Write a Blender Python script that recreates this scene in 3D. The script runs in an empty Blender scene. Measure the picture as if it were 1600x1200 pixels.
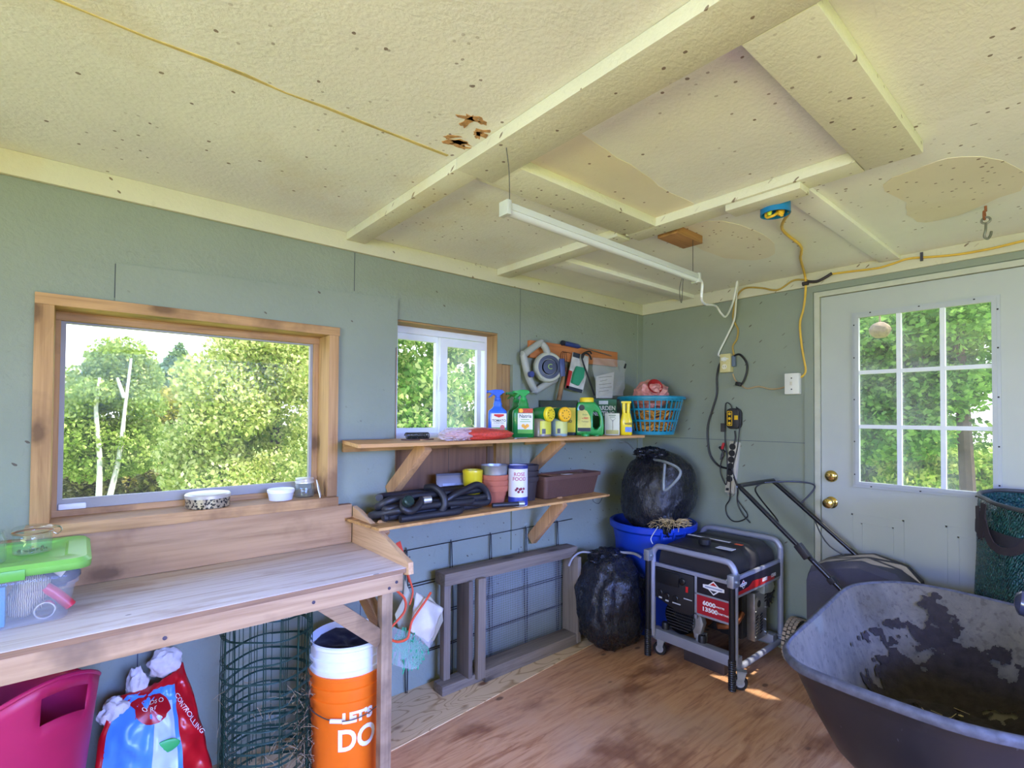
import bpy, bmesh, math, random
from mathutils import Vector, Matrix, noise
R = random.Random(7)
PI = math.pi
scene = bpy.context.scene
COL = scene.collection
sin, cos, rad = math.sin, math.cos, math.radians

# ------------------------------------------------------------------ camera model (measured from the photo)
CAM_H = 1.388
YAW, PITCH, ROLL, FPX, PX, PY = rad(40.38), rad(1.088), rad(0.3988), 796.7, 800.0, 634.5
_f = Vector((sin(YAW) * cos(PITCH), cos(YAW) * cos(PITCH), sin(PITCH)))
_r0 = Vector((cos(YAW), -sin(YAW), 0))
_u0 = _r0.cross(_f)
_r = _r0 * cos(ROLL) + _u0 * sin(ROLL)
_u = _r.cross(_f)
def _ray(x, y): return _f + _r * ((x - PX) / FPX) - _u * ((y - PY) / FPX)
def onX(x, y, X):
    d = _ray(x, y); p = d * (X / d.x); return Vector((p.x, p.y, p.z + CAM_H))
def onY(x, y, Y):
    d = _ray(x, y); p = d * (Y / d.y); return Vector((p.x, p.y, p.z + CAM_H))
def onZ(x, y, Z):
    d = _ray(x, y); p = d * ((Z - CAM_H) / d.z); return Vector((p.x, p.y, p.z + CAM_H))
DA, DB, ZC = 2.305, 3.25, 2.233        # window wall, door wall, ceiling

# ------------------------------------------------------------------ node helpers
def srgb(h):
    if isinstance(h, str):
        h = h.lstrip('#'); c = [int(h[i:i + 2], 16) / 255 for i in (0, 2, 4)]
    else: c = [v / 255 for v in h]
    return tuple((v / 12.92 if v <= .04045 else ((v + .055) / 1.055) ** 2.4) for v in c) + (1,)
class NT:
    def __init__(s, name):
        m = bpy.data.materials.new(name); m.use_nodes = True
        s.m, s.t = m, m.node_tree
        s.b = next(n for n in s.t.nodes if n.type == 'BSDF_PRINCIPLED')
        s.out = next(n for n in s.t.nodes if n.type == 'OUTPUT_MATERIAL')
        s._tc = None
    def n(s, typ, **kw):
        nd = s.t.nodes.new(typ)
        for k, v in kw.items(): setattr(nd, k, v)
        return nd
    def l(s, a, b): s.t.links.new(a, b)
    def co(s, scale=(1, 1, 1), rot=(0, 0, 0), src='Object'):
        if s._tc is None: s._tc = s.n('ShaderNodeTexCoord')
        mp = s.n('ShaderNodeMapping'); s.l(s._tc.outputs[src], mp.inputs[0])
        mp.inputs['Scale'].default_value = scale; mp.inputs['Rotation'].default_value = rot
        return mp.outputs[0]
    def noise(s, scale=5, detail=4, rough=.55, vec=None, dist=0):
        nd = s.n('ShaderNodeTexNoise'); nd.inputs['Scale'].default_value = scale
        nd.inputs['Detail'].default_value = detail; nd.inputs['Roughness'].default_value = rough
        nd.inputs['Distortion'].default_value = dist
        s.l(vec if vec is not None else s.co(), nd.inputs['Vector']); return nd.outputs['Fac']
    def flat(s, axes):
        """planar coordinates: each of two outputs is a weighted sum of object x, y, z"""
        if s._tc is None: s._tc = s.n('ShaderNodeTexCoord')
        cb = s.n('ShaderNodeCombineXYZ')
        for i, wts in enumerate(axes):
            dp = s.n('ShaderNodeVectorMath', operation='DOT_PRODUCT'); s.l(s._tc.outputs['Object'], dp.inputs[0]); dp.inputs[1].default_value = wts; s.l(dp.outputs['Value'], cb.inputs[i])
        return cb.outputs[0]
    def cells(s, axes):
        """2-D cell distance and a random number per cell"""
        v = s.n('ShaderNodeTexVoronoi', voronoi_dimensions='2D'); s.l(s.flat(axes), v.inputs['Vector']); v.inputs['Scale'].default_value = 1
        r_ = s.n('ShaderNodeSeparateColor'); s.l(v.outputs['Color'], r_.inputs[0]); return v.outputs['Distance'], r_.outputs[0]
    def ramp(s, fac, stops, interp='LINEAR'):
        nd = s.n('ShaderNodeValToRGB'); nd.color_ramp.interpolation = interp
        e = nd.color_ramp.elements
        while len(e) < len(stops): e.new(.5)
        for el, (p, c) in zip(e, stops):
            el.position = p; el.color = c if not isinstance(c, (int, float)) else (c, c, c, 1)
        s.l(fac, nd.inputs[0]); return nd.outputs[0]
    def mix(s, fac, a, b, blend='MIX'):
        nd = s.n('ShaderNodeMix', data_type='RGBA', blend_type=blend)
        for i, v in ((0, fac), (6, a), (7, b)):
            if hasattr(v, 'is_output'): s.l(v, nd.inputs[i])
            else: nd.inputs[i].default_value = v
        return nd.outputs[2]
    def math(s, op, a, b=0):
        nd = s.n('ShaderNodeMath', operation=op)
        for i, v in ((0, a), (1, b)):
            if hasattr(v, 'is_output'): s.l(v, nd.inputs[i])
            else: nd.inputs[i].default_value = v
        return nd.outputs[0]
    def bump(s, h, strength=.3, dist=.01):
        nd = s.n('ShaderNodeBump'); nd.inputs['Strength'].default_value = strength
        nd.inputs['Distance'].default_value = dist
        s.l(h, nd.inputs['Height']); s.l(nd.outputs[0], s.b.inputs['Normal'])
    def col(s, c):
        if hasattr(c, 'is_output'): s.l(c, s.b.inputs['Base Color'])
        else: s.b.inputs['Base Color'].default_value = c
    def set(s, **kw):
        for k, v in kw.items():
            i = s.b.inputs[k.replace('_', ' ')]
            if hasattr(v, 'is_output'): s.l(v, i)
            else: i.default_value = v
        return s
_mc = {}
def M(c, rough=.5, metal=0, var=.12, vs=12, bump=0, bs=60, name=None, coat=0, spec=.5):
    """plain surface with slight mottling and optional fine bump"""
    key = (str(c), rough, metal, var, vs, bump, bs, coat, spec)
    if key in _mc: return _mc[key]
    t = NT(name or 'surface'); base = srgb(c)
    if var:
        dk = tuple(v * (1 - var) for v in base[:3]) + (1,); lt = tuple(min(1, v * (1 + var)) for v in base[:3]) + (1,)
        t.col(t.ramp(t.noise(vs), [(.3, dk), (.7, lt)]))
    else: t.col(base)
    t.set(Roughness=rough, Metallic=metal)
    t.b.inputs['Specular IOR Level'].default_value = spec
    if coat: t.b.inputs['Coat Weight'].default_value = coat
    if bump: t.bump(t.noise(bs, 3), bump, .004)
    _mc[key] = t.m; return t.m
def wood(name, light, dark, axis=0, scale=1.0, rough=.65, stain=None, knots=True, ring=14):
    """lumber: grain stretched along an axis, a few knots and dark stains"""
    t = NT(name); L, D = srgb(light), srgb(dark)
    sc = [18 * scale] * 3; sc[axis] = 1.2 * scale
    g = t.noise(1.0, 6, .6, t.co(tuple(sc)), 1.2)
    sc2 = [120 * scale] * 3; sc2[axis] = 4 * scale
    fine = t.noise(1.0, 3, .5, t.co(tuple(sc2)))
    c = t.ramp(g, [(.3, D), (.48, L), (.72, tuple(min(1, v * 1.12) for v in L[:3]) + (1,))])
    c = t.mix(.35, c, t.ramp(fine, [(.35, D), (.6, L)]))
    if knots:
        u_, v_ = [0] * 3, [4.2 * scale] * 3; u_[axis] = 2.0 * scale; v_[axis] = 0
        dist, rnd = t.cells((u_, v_)); dist = t.math('ADD', dist, t.math('MULTIPLY', t.noise(40, 2), .05))
        k = t.math('MULTIPLY', t.ramp(dist, [(.07, 1), (.13, 0)]), t.math('GREATER_THAN', rnd, .45))
        c = t.mix(t.math('MULTIPLY', k, .85), c, tuple(v * .34 for v in D[:3]) + (1,))
        ring_ = t.math('MULTIPLY', t.ramp(dist, [(.12, 1), (.30, 0)]), t.math('GREATER_THAN', rnd, .45)); c = t.mix(t.math('MULTIPLY', ring_, .35), c, tuple(v * .75 for v in D[:3]) + (1,))
    if stain:
        f = t.ramp(t.noise(3 * scale, 5, .6), [(.52, 0), (.66, .75)])
        c = t.mix(f, c, srgb(stain))
    t.col(c); t.set(Roughness=rough); t.bump(g, .25, .004)
    return t.m
def glass_mat(name, tint=(1, 1, 1, 1), rough=0.0, ior=1.45, dirt=0):
    """clear sheet: mostly transparent with a Fresnel sheen"""
    t = NT(name); nt = t.t; nt.nodes.remove(t.b)
    tr = t.n('ShaderNodeBsdfTransparent'); tr.inputs[0].default_value = tint
    gl = t.n('ShaderNodeBsdfGlossy'); gl.inputs['Roughness'].default_value = rough
    lw = t.n('ShaderNodeLayerWeight'); lw.inputs[0].default_value = .5; f0 = ((ior - 1) / (ior + 1)) ** 2
    ff = t.math('ADD', t.math('MULTIPLY', t.math('POWER', lw.outputs['Facing'], 5), .7 * min(1, (ior - 1) * 2)), f0)
    mx = t.n('ShaderNodeMixShader'); t.l(ff, mx.inputs[0]); t.l(tr.outputs[0], mx.inputs[1]); t.l(gl.outputs[0], mx.inputs[2])
    last = mx.outputs[0]
    if dirt:
        df = t.n('ShaderNodeBsdfDiffuse'); df.inputs[0].default_value = (.85, .87, .9, 1)
        m2 = t.n('ShaderNodeMixShader'); t.l(last, m2.inputs[1]); t.l(df.outputs[0], m2.inputs[2])
        f = t.ramp(t.noise(6, 5), [(.35, dirt * .4), (.7, dirt)]); t.l(f, m2.inputs[0]); last = m2.outputs[0]
    t.l(last, t.out.inputs[0]); return t.m
def film(name, c, alpha=.35, rough=.15):
    """thin translucent plastic"""
    t = NT(name); t.col(srgb(c)); t.set(Roughness=rough, Alpha=alpha); return t.m

# ------------------------------------------------------------------ mesh helpers
def BM(): return bmesh.new()
def box(bm, x0, x1, y0, y1, z0, z1, bev=0):
    vs = [bm.verts.new((x, y, z)) for x in (x0, x1) for y in (y0, y1) for z in (z0, z1)]
    fs = [bm.faces.new([vs[i] for i in f]) for f in ((0, 1, 3, 2), (4, 6, 7, 5), (0, 4, 5, 1), (2, 3, 7, 6), (0, 2, 6, 4), (1, 5, 7, 3))]
    if bev:
        bmesh.ops.bevel(bm, geom=list({e for f in fs for e in f.edges}), offset=bev, segments=2, profile=.6, affect='EDGES')
    return vs
def obox(bm, c, s, rot=(0, 0, 0), bev=0):
    """box centred at c, size s, Euler rotation"""
    b2 = BM(); box(b2, -s[0] / 2, s[0] / 2, -s[1] / 2, s[1] / 2, -s[2] / 2, s[2] / 2, bev)
    from mathutils import Euler
    mt = Matrix.Translation(Vector(c)) @ Euler(rot).to_matrix().to_4x4()
    add(bm, b2, mt)
def add(bm, other, mt=None):
    """append another bmesh (and free it)"""
    if mt is not None: bmesh.ops.transform(other, matrix=mt, verts=other.verts[:])
    me = bpy.data.meshes.new('tmp'); other.to_mesh(me); other.free(); bm.from_mesh(me); bpy.data.meshes.remove(me)
def bar(bm, p, q, w, h, up=(0, 0, 1), bev=0):
    """rectangular bar from p to q; w across, h along 'up'"""
    p, q = Vector(p), Vector(q); d = (q - p); L = d.length; d.normalize()
    up = Vector(up); s = d.cross(up).normalized(); up = s.cross(d)
    b2 = BM(); box(b2, 0, L, -w / 2, w / 2, -h / 2, h / 2, bev)
    mt = Matrix((d, s, up)).transposed().to_4x4(); mt.translation = p
    add(bm, b2, mt)
def tube(bm, pts, r, n=8, closed=False, caps=True):
    """round section swept along a polyline; r number or list"""
    pts = [Vector(p) for p in pts]; N = len(pts)
    rs = r if isinstance(r, (list, tuple)) else [r] * N
    T = []
    for i in range(N):
        a = pts[(i - 1) % N] if (closed or i) else pts[0]
        b = pts[(i + 1) % N] if (closed or i < N - 1) else pts[-1]
        t = b - a; T.append(t.normalized() if t.length > 1e-9 else Vector((0, 0, 1)))
    u = T[0].orthogonal().normalized(); rings = []
    for i in range(N):
        u = (u - T[i] * u.dot(T[i])); u = u.normalized() if u.length > 1e-6 else T[i].orthogonal().normalized()
        v = T[i].cross(u)
        rings.append([bm.verts.new(pts[i] + (u * cos(2 * PI * k / n) + v * sin(2 * PI * k / n)) * rs[i]) for k in range(n)])
    for i in range(N if closed else N - 1):
        a, b = rings[i], rings[(i + 1) % N]
        off = 0
        if closed and i == N - 1:
            off = min(range(n), key=lambda o: (a[0].co - b[o].co).length)
        for k in range(n):
            bm.faces.new((a[k], a[(k + 1) % n], b[(k + 1 + off) % n], b[(k + off) % n]))
    if caps and not closed:
        bm.faces.new(rings[0][::-1]); bm.faces.new(rings[-1])
def spline(pts, n=8, closed=False):
    """Catmull-Rom through points"""
    P = [Vector(p) for p in pts]; N = len(P); out = []
    for i in range(N if closed else N - 1):
        p0 = P[(i - 1) % N] if (closed or i) else P[0]
        p1, p2 = P[i], P[(i + 1) % N]
        p3 = P[(i + 2) % N] if (closed or i < N - 2) else P[-1]
        for k in range(n):
            t = k / n
            out.append(.5 * ((2 * p1) + (p2 - p0) * t + (2 * p0 - 5 * p1 + 4 * p2 - p3) * t * t + (3 * p1 - p0 - 3 * p2 + p3) * t ** 3))
    if not closed: out.append(P[-1])
    return out
def lathe(bm, prof, n=32, c=(0, 0, 0), mt=None, sx=1, sy=1):
    """revolve (r,z) profile about z; profile ends at r=0 close themselves"""
    b2 = BM(); rings = []
    for r, z in prof:
        if r < 1e-6: rings.append([b2.verts.new((0, 0, z))])
        else: rings.append([b2.verts.new((r * cos(2 * PI * k / n) * sx, r * sin(2 * PI * k / n) * sy, z)) for k in range(n)])
    for a, b in zip(rings, rings[1:]):
        for k in range(n):
            if len(a) == 1 and len(b) == 1: continue
            if len(a) == 1: b2.faces.new((a[0], b[k], b[(k + 1) % n]))
            elif len(b) == 1: b2.faces.new((a[k], a[(k + 1) % n], b[0]))
            else: b2.faces.new((a[k], a[(k + 1) % n], b[(k + 1) % n], b[k]))
    m = Matrix.Translation(Vector(c))
    if mt is not None: m = m @ mt
    add(bm, b2, m)
def prism(bm, poly, t0, t1, plane='xz', bev=0):
    """extrude a 2-D polygon; plane 'xz' -> along y, 'yz' -> along x, 'xy' -> along z"""
    def mk(a, b, t): return {'xz': (a, t, b), 'yz': (t, a, b), 'xy': (a, b, t)}[plane]
    A = [bm.verts.new(mk(a, b, t0)) for a, b in poly]; B = [bm.verts.new(mk(a, b, t1)) for a, b in poly]
    n = len(poly); fs = [bm.faces.new(A[::-1]), bm.faces.new(B)]
    for k in range(n): fs.append(bm.faces.new((A[k], A[(k + 1) % n], B[(k + 1) % n], B[k])))
    if bev: bmesh.ops.bevel(bm, geom=list({e for f in fs[:2] for e in f.edges}), offset=bev, segments=2, profile=.6, affect='EDGES')
def grid(bm, fn, nu, nv, wrapu=False):
    """parametric surface fn(u,v) -> point"""
    g = [[bm.verts.new(fn(i / nu, j / nv)) for j in range(nv + 1)] for i in range(nu if wrapu else nu + 1)]
    for i in range(nu):
        for j in range(nv):
            a, b = g[i], g[(i + 1) % len(g)]
            bm.faces.new((a[j], b[j], b[j + 1], a[j + 1]))
    return g
def nz(p, s=1.0, seed=0):
    p = Vector(p); return noise.noise(Vector((p.x * s + seed * 3.7, p.y * s - seed * 1.3, p.z * s + seed * 5.1)))
def blob(bm, c, s, fn=None, sub=4, seed=0, amp=.12, freq=3):
    """lumpy ellipsoid"""
    b2 = BM(); bmesh.ops.create_icosphere(b2, subdivisions=sub, radius=1)
    for v in b2.verts:
        d = v.co.normalized(); k = 1 + amp * nz(d, freq, seed) + amp * .45 * nz(d, freq * 2.7, seed + 9)
        p = Vector((d.x * s[0] * k, d.y * s[1] * k, d.z * s[2] * k))
        if fn: p = fn(p, d)
        v.co = p + Vector(c)
    add(bm, b2)
def rrect(w, h, r, n=5):
    """rounded rectangle outline centred on the origin"""
    out = []
    for cx, cy, a0 in ((w / 2 - r, h / 2 - r, 0), (-w / 2 + r, h / 2 - r, 90), (-w / 2 + r, -h / 2 + r, 180), (w / 2 - r, -h / 2 + r, 270)):
        for k in range(n + 1):
            a = rad(a0 + 90 * k / n); out.append((cx + r * cos(a), cy + r * sin(a)))
    return out
def loft(bm, loops, cap0=True, cap1=True):
    """skin closed loops of equal length"""
    rs = [[bm.verts.new(p) for p in L] for L in loops]; n = len(rs[0])
    for a, b in zip(rs, rs[1:]):
        for k in range(n): bm.faces.new((a[k], a[(k + 1) % n], b[(k + 1) % n], b[k]))
    if cap0: bm.faces.new(rs[0][::-1])
    if cap1: bm.faces.new(rs[-1])

# ------------------------------------------------------------------ object helpers
def origin(o):
    p = Vector((0, 0, 0))
    while o is not None: p = p + o.location; o = o.parent
    return p
def obj(name, bm, mat, parent=None, smooth=40, local=False, thick=0):
    """link a bmesh (world coordinates unless local) as ONE object"""
    if not local and parent is not None:
        bmesh.ops.translate(bm, vec=-origin(parent), verts=bm.verts[:])
    if thick:
        pass
    bmesh.ops.recalc_face_normals(bm, faces=bm.faces[:])
    me = bpy.data.meshes.new(name); bm.to_mesh(me); bm.free()
    for m in (mat if isinstance(mat, (list, tuple)) else [mat]): me.materials.append(m)
    if smooth:
        me.shade_smooth(); me.set_sharp_from_angle(angle=rad(smooth))
    o = bpy.data.objects.new(name, me); COL.objects.link(o)
    if parent is not None: o.parent = parent
    if thick:
        md = o.modifiers.new('Solidify', 'SOLIDIFY'); md.thickness = thick; md.offset = 0
    return o
def tag(o, label, cat, group=None, kind=None):
    o['label'] = label; o['category'] = cat
    if group: o['group'] = group
    if kind: o['kind'] = kind
    return o
def thing(name, label, cat, loc, group=None):
    o = bpy.data.objects.new(name, None); COL.objects.link(o); o.location = loc
    o.empty_display_size = .05
    return tag(o, label, cat, group)
def struct(o, label=None, cat=None):
    o['kind'] = 'structure'
    if label: o['label'] = label
    if cat: o['category'] = cat
    return o
def rooted(bm, name, mat, label, cat, loc, group=None, smooth=40, thick=0):
    """single-mesh thing with its origin at its base"""
    bmesh.ops.translate(bm, vec=-Vector(loc), verts=bm.verts[:])
    o = obj(name, bm, mat, smooth=smooth, thick=thick); o.location = loc
    return tag(o, label, cat, group)
def dup(root, loc, rotz=0, label=None):
    """copy of a thing with its parts and sub-parts"""
    r = root.copy(); COL.objects.link(r); r.location = loc; r.rotation_euler = (0, 0, rotz)
    if label: r['label'] = label
    for ch in list(root.children):
        c = ch.copy(); COL.objects.link(c); c.parent = r
        for g in ch.children:
            d = g.copy(); COL.objects.link(d); d.parent = c
    return r
def text_bm(s, size, bold=.0, sx=1.0, align='CENTER'):
    """lettering outline as a flat mesh in the xy plane (x right, y up)"""
    cu = bpy.data.curves.new('lettering', 'FONT'); cu.body = s; cu.size = size; cu.align_x = align; cu.align_y = 'CENTER'
    cu.offset = bold; cu.resolution_u = 4; cu.space_line = .85
    o = bpy.data.objects.new('lettering', cu); COL.objects.link(o)
    dg = bpy.context.evaluated_depsgraph_get(); dg.update()
    me = bpy.data.meshes.new_from_object(o.evaluated_get(dg))
    bm = BM(); bm.from_mesh(me); bpy.data.meshes.remove(me)
    bpy.data.objects.remove(o); bpy.data.curves.remove(cu)
    for v in bm.verts: v.co.x *= sx
    return bm
def text(name, s, size, mat, parent, pos, right=(1, 0, 0), up=(0, 0, 1), bold=0, sx=1, align='CENTER'):
    """flat lettering standing at pos, reading along 'right'"""
    bm = text_bm(s, size, bold, sx, align)
    r, u = Vector(right).normalized(), Vector(up).normalized(); nrm = r.cross(u)
    mt = Matrix((r, u, nrm)).transposed().to_4x4(); mt.translation = Vector(pos)
    bmesh.ops.transform(bm, matrix=mt, verts=bm.verts[:])
    return obj(name, bm, mat, parent, smooth=0)
# ================================================================== camera
cd = bpy.data.cameras.new('camera'); cam = bpy.data.objects.new('camera', cd); COL.objects.link(cam)
cd.sensor_fit = 'HORIZONTAL'; cd.sensor_width = 36; cd.lens = 36 * FPX / 1600
cd.shift_x = 0; cd.shift_y = (PY - 600) / 1600; cd.clip_start = .05; cd.clip_end = 300
mw = Matrix((_r, _u, -_f)).transposed().to_4x4(); mw.translation = (0, 0, CAM_H)
cam.matrix_world = mw; scene.camera = cam
vs = scene.view_settings; vs.view_transform = 'Standard'; vs.look = 'None'; vs.exposure = 0.0; vs.gamma = 1.0; vs.use_curve_mapping = False
cy = scene.cycles
cy.use_denoising = True; cy.max_bounces = 10; cy.diffuse_bounces = 5; cy.glossy_bounces = 4; cy.transmission_bounces = 8
cy.transparent_max_bounces = 24; cy.sample_clamp_indirect = 6; cy.caustics_reflective = False; cy.caustics_refractive = False
cy.use_light_tree = True

# ================================================================== sky and lights
w = bpy.data.worlds.new('sky'); scene.world = w; w.use_nodes = True
nt = w.node_tree; bg = nt.nodes['Background']
tc = nt.nodes.new('ShaderNodeTexCoord'); sp = nt.nodes.new('ShaderNodeSeparateXYZ'); rp = nt.nodes.new('ShaderNodeValToRGB')
nt.links.new(tc.outputs['Generated'], sp.inputs[0]); nt.links.new(sp.outputs[2], rp.inputs[0]); nt.links.new(rp.outputs[0], bg.inputs[0])
e = rp.color_ramp.elements; e[0].position = 0; e[0].color = (.93, .95, 1, 1); e[1].position = .75; e[1].color = (.22, .42, 1, 1)
e2 = e.new(.35); e2.color = (.80, .88, 1, 1)
bg.inputs[1].default_value = 3.0
sun = bpy.data.lights.new('sun', 'SUN'); sun.energy = 10.0; sun.angle = rad(.8); sun.color = (1, .95, .84)
so = bpy.data.objects.new('sun', sun); COL.objects.link(so)
so.rotation_euler = Vector((-.42, .47, -1.18)).to_track_quat('-Z', 'Y').to_euler()
def area(name, loc, aim, sx, sy, power, color, spread=180):
    L = bpy.data.lights.new(name, 'AREA'); L.shape = 'RECTANGLE'; L.size, L.size_y = sx, sy; L.energy = power; L.color = color
    L.spread = rad(spread)
    o = bpy.data.objects.new(name, L); COL.objects.link(o); o.location = loc
    o.rotation_euler = (Vector(aim) - Vector(loc)).to_track_quat('-Z', 'Y').to_euler(); return o
# added fill lights for an assumed doorway behind: blue aimed down, yellow-green aimed up
area('fill_blue_front', (1.0, -2.75, 2.0), (1.25, .9, -1.2), 2.6, 1.2, 220, (.22, .32, 1), 96)
area('fill_yellow_front', (1.0, -2.75, .6), (1.0, .8, 3.4), 2.6, 1.0, 14, (.98, 1.0, .42), 112)
# more added fill lights, the last two outside the left window
area('fill_blue_low', (.9, -2.75, 1.70), (1.2, 2.3, .15), 2.4, .8, 19, (.13, .28, 1), 42)  # added narrow blue beam from the front, tinting the lower window wall
area('fill_yellow_left', (-2.66, -.2, 1.1), (.3, .5, 2.7), 2.0, .9, 74, (.98, 1.0, .42), 112)
area('fill_blue_left', (-2.66, -.2, 1.85), (2.4, .7, -.4), 2.0, .5, 62, (.17, .30, 1), 96)

# ================================================================== materials of the shell
def paint_mat(name, c, stain, speck=1.0, streak=None, bump=.35):
    t = NT(name); b = srgb(c)
    n1 = t.noise(2.2, 5, .6)
    col = t.ramp(n1, [(.3, tuple(v * .93 for v in b[:3]) + (1,)), (.7, tuple(min(1, v * 1.05) for v in b[:3]) + (1,))])
    # pressed-strand texture under the paint
    st = t.noise(1.0, 5, .65, t.co((26, 60, 26), (.3, .5, .8)), 1.8)
    col = t.mix(t.ramp(st, [(.62, 0), (.72, .30)]), col, tuple(v * .62 for v in b[:3]) + (1,))
    # sparse fly specks and rust dots
    d1_, r1_ = t.cells(((13, 0, 9), (0, 13, 13)))
    dots = t.math('MULTIPLY', t.math('LESS_THAN', t.math('ADD', d1_, t.math('MULTIPLY', t.noise(60, 2), .12)), .125), t.math('GREATER_THAN', r1_, 1 - .07 * speck))
    d2_, r2_ = t.cells(((37, 5, 25), (-5, 37, 37)))
    cl = t.ramp(t.noise(1.6, 2), [(.46, 0), (.62, 1)])
    dots = t.math('MAXIMUM', dots, t.math('MULTIPLY', cl, t.math('MULTIPLY', t.math('LESS_THAN', t.math('ADD', d2_, t.math('MULTIPLY', t.noise(90, 2), .2)), .26), t.math('GREATER_THAN', r2_, 1 - .045 * speck))))
    col = t.mix(t.math('MULTIPLY', dots, .8), col, srgb(stain))
    if streak:
        f = t.ramp(t.noise(1.3, 6, .62, t.co((1, 1, 1))), [(.56, 0), (.72, .55)])
        col = t.mix(f, col, srgb(streak))
    t.col(col); t.set(Roughness=.6)
    h = t.math('ADD', t.math('MULTIPLY', st, .8), t.noise(70, 4))
    t.bump(h, bump, .006); return t.m
M_WALL = paint_mat('wall_paint', (136, 145, 129), (70, 52, 38), .8)
M_WALLB = paint_mat('wall_paint_smooth', (136, 145, 129), (75, 58, 45), .5, bump=.12)
M_CEIL = paint_mat('ceiling_paint', (228, 228, 220), (92, 58, 30), 1.4, (206, 192, 156))
M_CEILR = paint_mat('ceiling_paint_pale', (232, 232, 226), (92, 58, 30), 1.2, None, .15)
M_BEAM = paint_mat('beam_paint', (214, 212, 188), (88, 52, 26), 3.2, (198, 180, 126), .3)
M_TRIMC = paint_mat('trim_paint', (204, 200, 174), (92, 58, 28), 2.6, (200, 178, 126), .15)
M_DOOR = M((178, 184, 178), .42, var=.04, vs=3, name='door_paint')
M_DOORF = M((176, 182, 184), .4, var=.03, name='door_lite_frame')
M_JAMB = M((188, 190, 172), .5, var=.08, name='jamb_paint')
M_VINYL = M((226, 231, 236), .35, var=.03, name='white_vinyl')
M_GREYAL = M((150, 148, 146), .45, var=.06, name='grey_sash')
M_PINE = wood('pine_x', (186, 146, 98), (140, 100, 60), 0, 1, stain=(122, 88, 58))
M_PINEZ = wood('pine_z', (186, 146, 98), (140, 100, 60), 2, 1, stain=(122, 88, 58))
M_PINEY = wood('pine_y', (186, 146, 98), (140, 100, 60), 1, 1)
M_RAWX = wood('raw_lumber_x', (160, 126, 78), (104, 76, 42), 0, 1)
M_RAWZ = wood('raw_lumber_z', (166, 130, 84), (112, 82, 48), 2, 1)
M_DKPLY = wood('dark_plywood', (128, 90, 58), (88, 58, 36), 2, .5, stain=(70, 48, 32))
M_GLASS = glass_mat('window_glass', dirt=.03, ior=1.10)
M_GLASSD = glass_mat('dusty_glass', dirt=.16, ior=1.12)
M_DARK = M((28, 26, 26), .7, var=.1)

def floor_mat():
    t = NT('floor_plywood'); L, D = srgb((200, 148, 104)), srgb((160, 106, 68))
    g = t.noise(1, 6, .65, t.co((3.2, 30, 10), (0, 0, -.12)), 1.6)
    c = t.ramp(g, [(.3, D), (.5, L), (.75, srgb((214, 166, 122)))])
    w_ = t.ramp(t.noise(1.1, 5, .6), [(.5, 0), (.68, .55)]); c = t.mix(w_, c, srgb((188, 158, 132)))
    s_ = t.ramp(t.noise(1.9, 4, .55, t.co((1, 1.8, 1))), [(.55, 0), (.66, .7)]); c = t.mix(s_, c, srgb((112, 62, 38)))
    v = t.n('ShaderNodeTexVoronoi'); t.l(t.co((5, 9, 5)), v.inputs['Vector']); v.inputs['Scale'].default_value = 1
    rn = t.n('ShaderNodeSeparateColor'); t.l(v.outputs['Color'], rn.inputs[0])
    k = t.math('MULTIPLY', t.ramp(v.outputs['Distance'], [(.08, 1), (.14, 0)]), t.math('GREATER_THAN', rn.outputs[0], .62))
    c = t.mix(t.math('MULTIPLY', k, .7), c, srgb((66, 36, 22)))
    t.col(c); t.set(Roughness=.5); t.bump(g, .2, .003); return t.m
def ply_strip_mat():
    t = NT('new_plywood'); L, D = srgb((216, 186, 140)), srgb((170, 132, 84))
    n1 = t.noise(1, 2, .4, t.co((2.0, 7, 3)), .6)
    bands = t.math('FRACT', t.math('MULTIPLY', n1, 13))
    c = t.ramp(bands, [(0, L), (.72, L), (.9, D), (1, L)])
    v = t.n('ShaderNodeTexVoronoi'); t.l(t.co((3.1, 6, 3)), v.inputs['Vector']); v.inputs['Scale'].default_value = 1
    c = t.mix(t.ramp(v.outputs['Distance'], [(.07, .9), (.13, 0)]), c, srgb((110, 66, 36)))
    t.col(c); t.set(Roughness=.55); return t.m

# ================================================================== floor, walls, ceiling
XL, YF = -2.5, -2.6          # far left wall and front wall (behind the camera)
b = BM(); box(b, XL - .12, DB + .12, YF - .12, DA + .12, -.1, 0); struct(obj('floor', b, floor_mat(), smooth=0))
b = BM()
pts = [(XL, DA), (XL, 1.66), (1.265, 1.959), (2.276, 2.049), (3.25, 2.135), (3.25, DA)]
prism(b, pts, 0, .004, 'xy'); struct(obj('trim_1', b, ply_strip_mat(), smooth=0), 'pale new plywood strip along the foot of the window wall', 'floor')

def holed(bm, lo, hi, zlo, zhi, t0, t1, holes, axis):
    us = sorted({lo, hi, *[h[0] for h in holes], *[h[1] for h in holes]}); zs = sorted({zlo, zhi, *[h[2] for h in holes], *[h[3] for h in holes]})
    for a, c in zip(us, us[1:]):
        for z0, z1 in zip(zs, zs[1:]):
            m, n = (a + c) / 2, (z0 + z1) / 2
            if any(h[0] < m < h[1] and h[2] < n < h[3] for h in holes): continue
            if axis == 'x': box(bm, a, c, t0, t1, z0, z1)
            else: box(bm, t0, t1, a, c, z0, z1)
W1 = (-.09, .880, .990, 1.765)      # opening of the large window
W2 = (1.200, 1.848, .86, 1.866)     # opening of the small window, boarded below
W2B = (1.848, 1.955, .86, 1.690)    # bare stud bay beside it
b = BM(); holed(b, XL - .12, DB, 0, ZC, DA, DA + .16, [W1, W2, W2B], 'x'); struct(obj('wall_back', b, M_WALL, smooth=0))
DOOR = (.150, 1.112, 0, 2.112)
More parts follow.
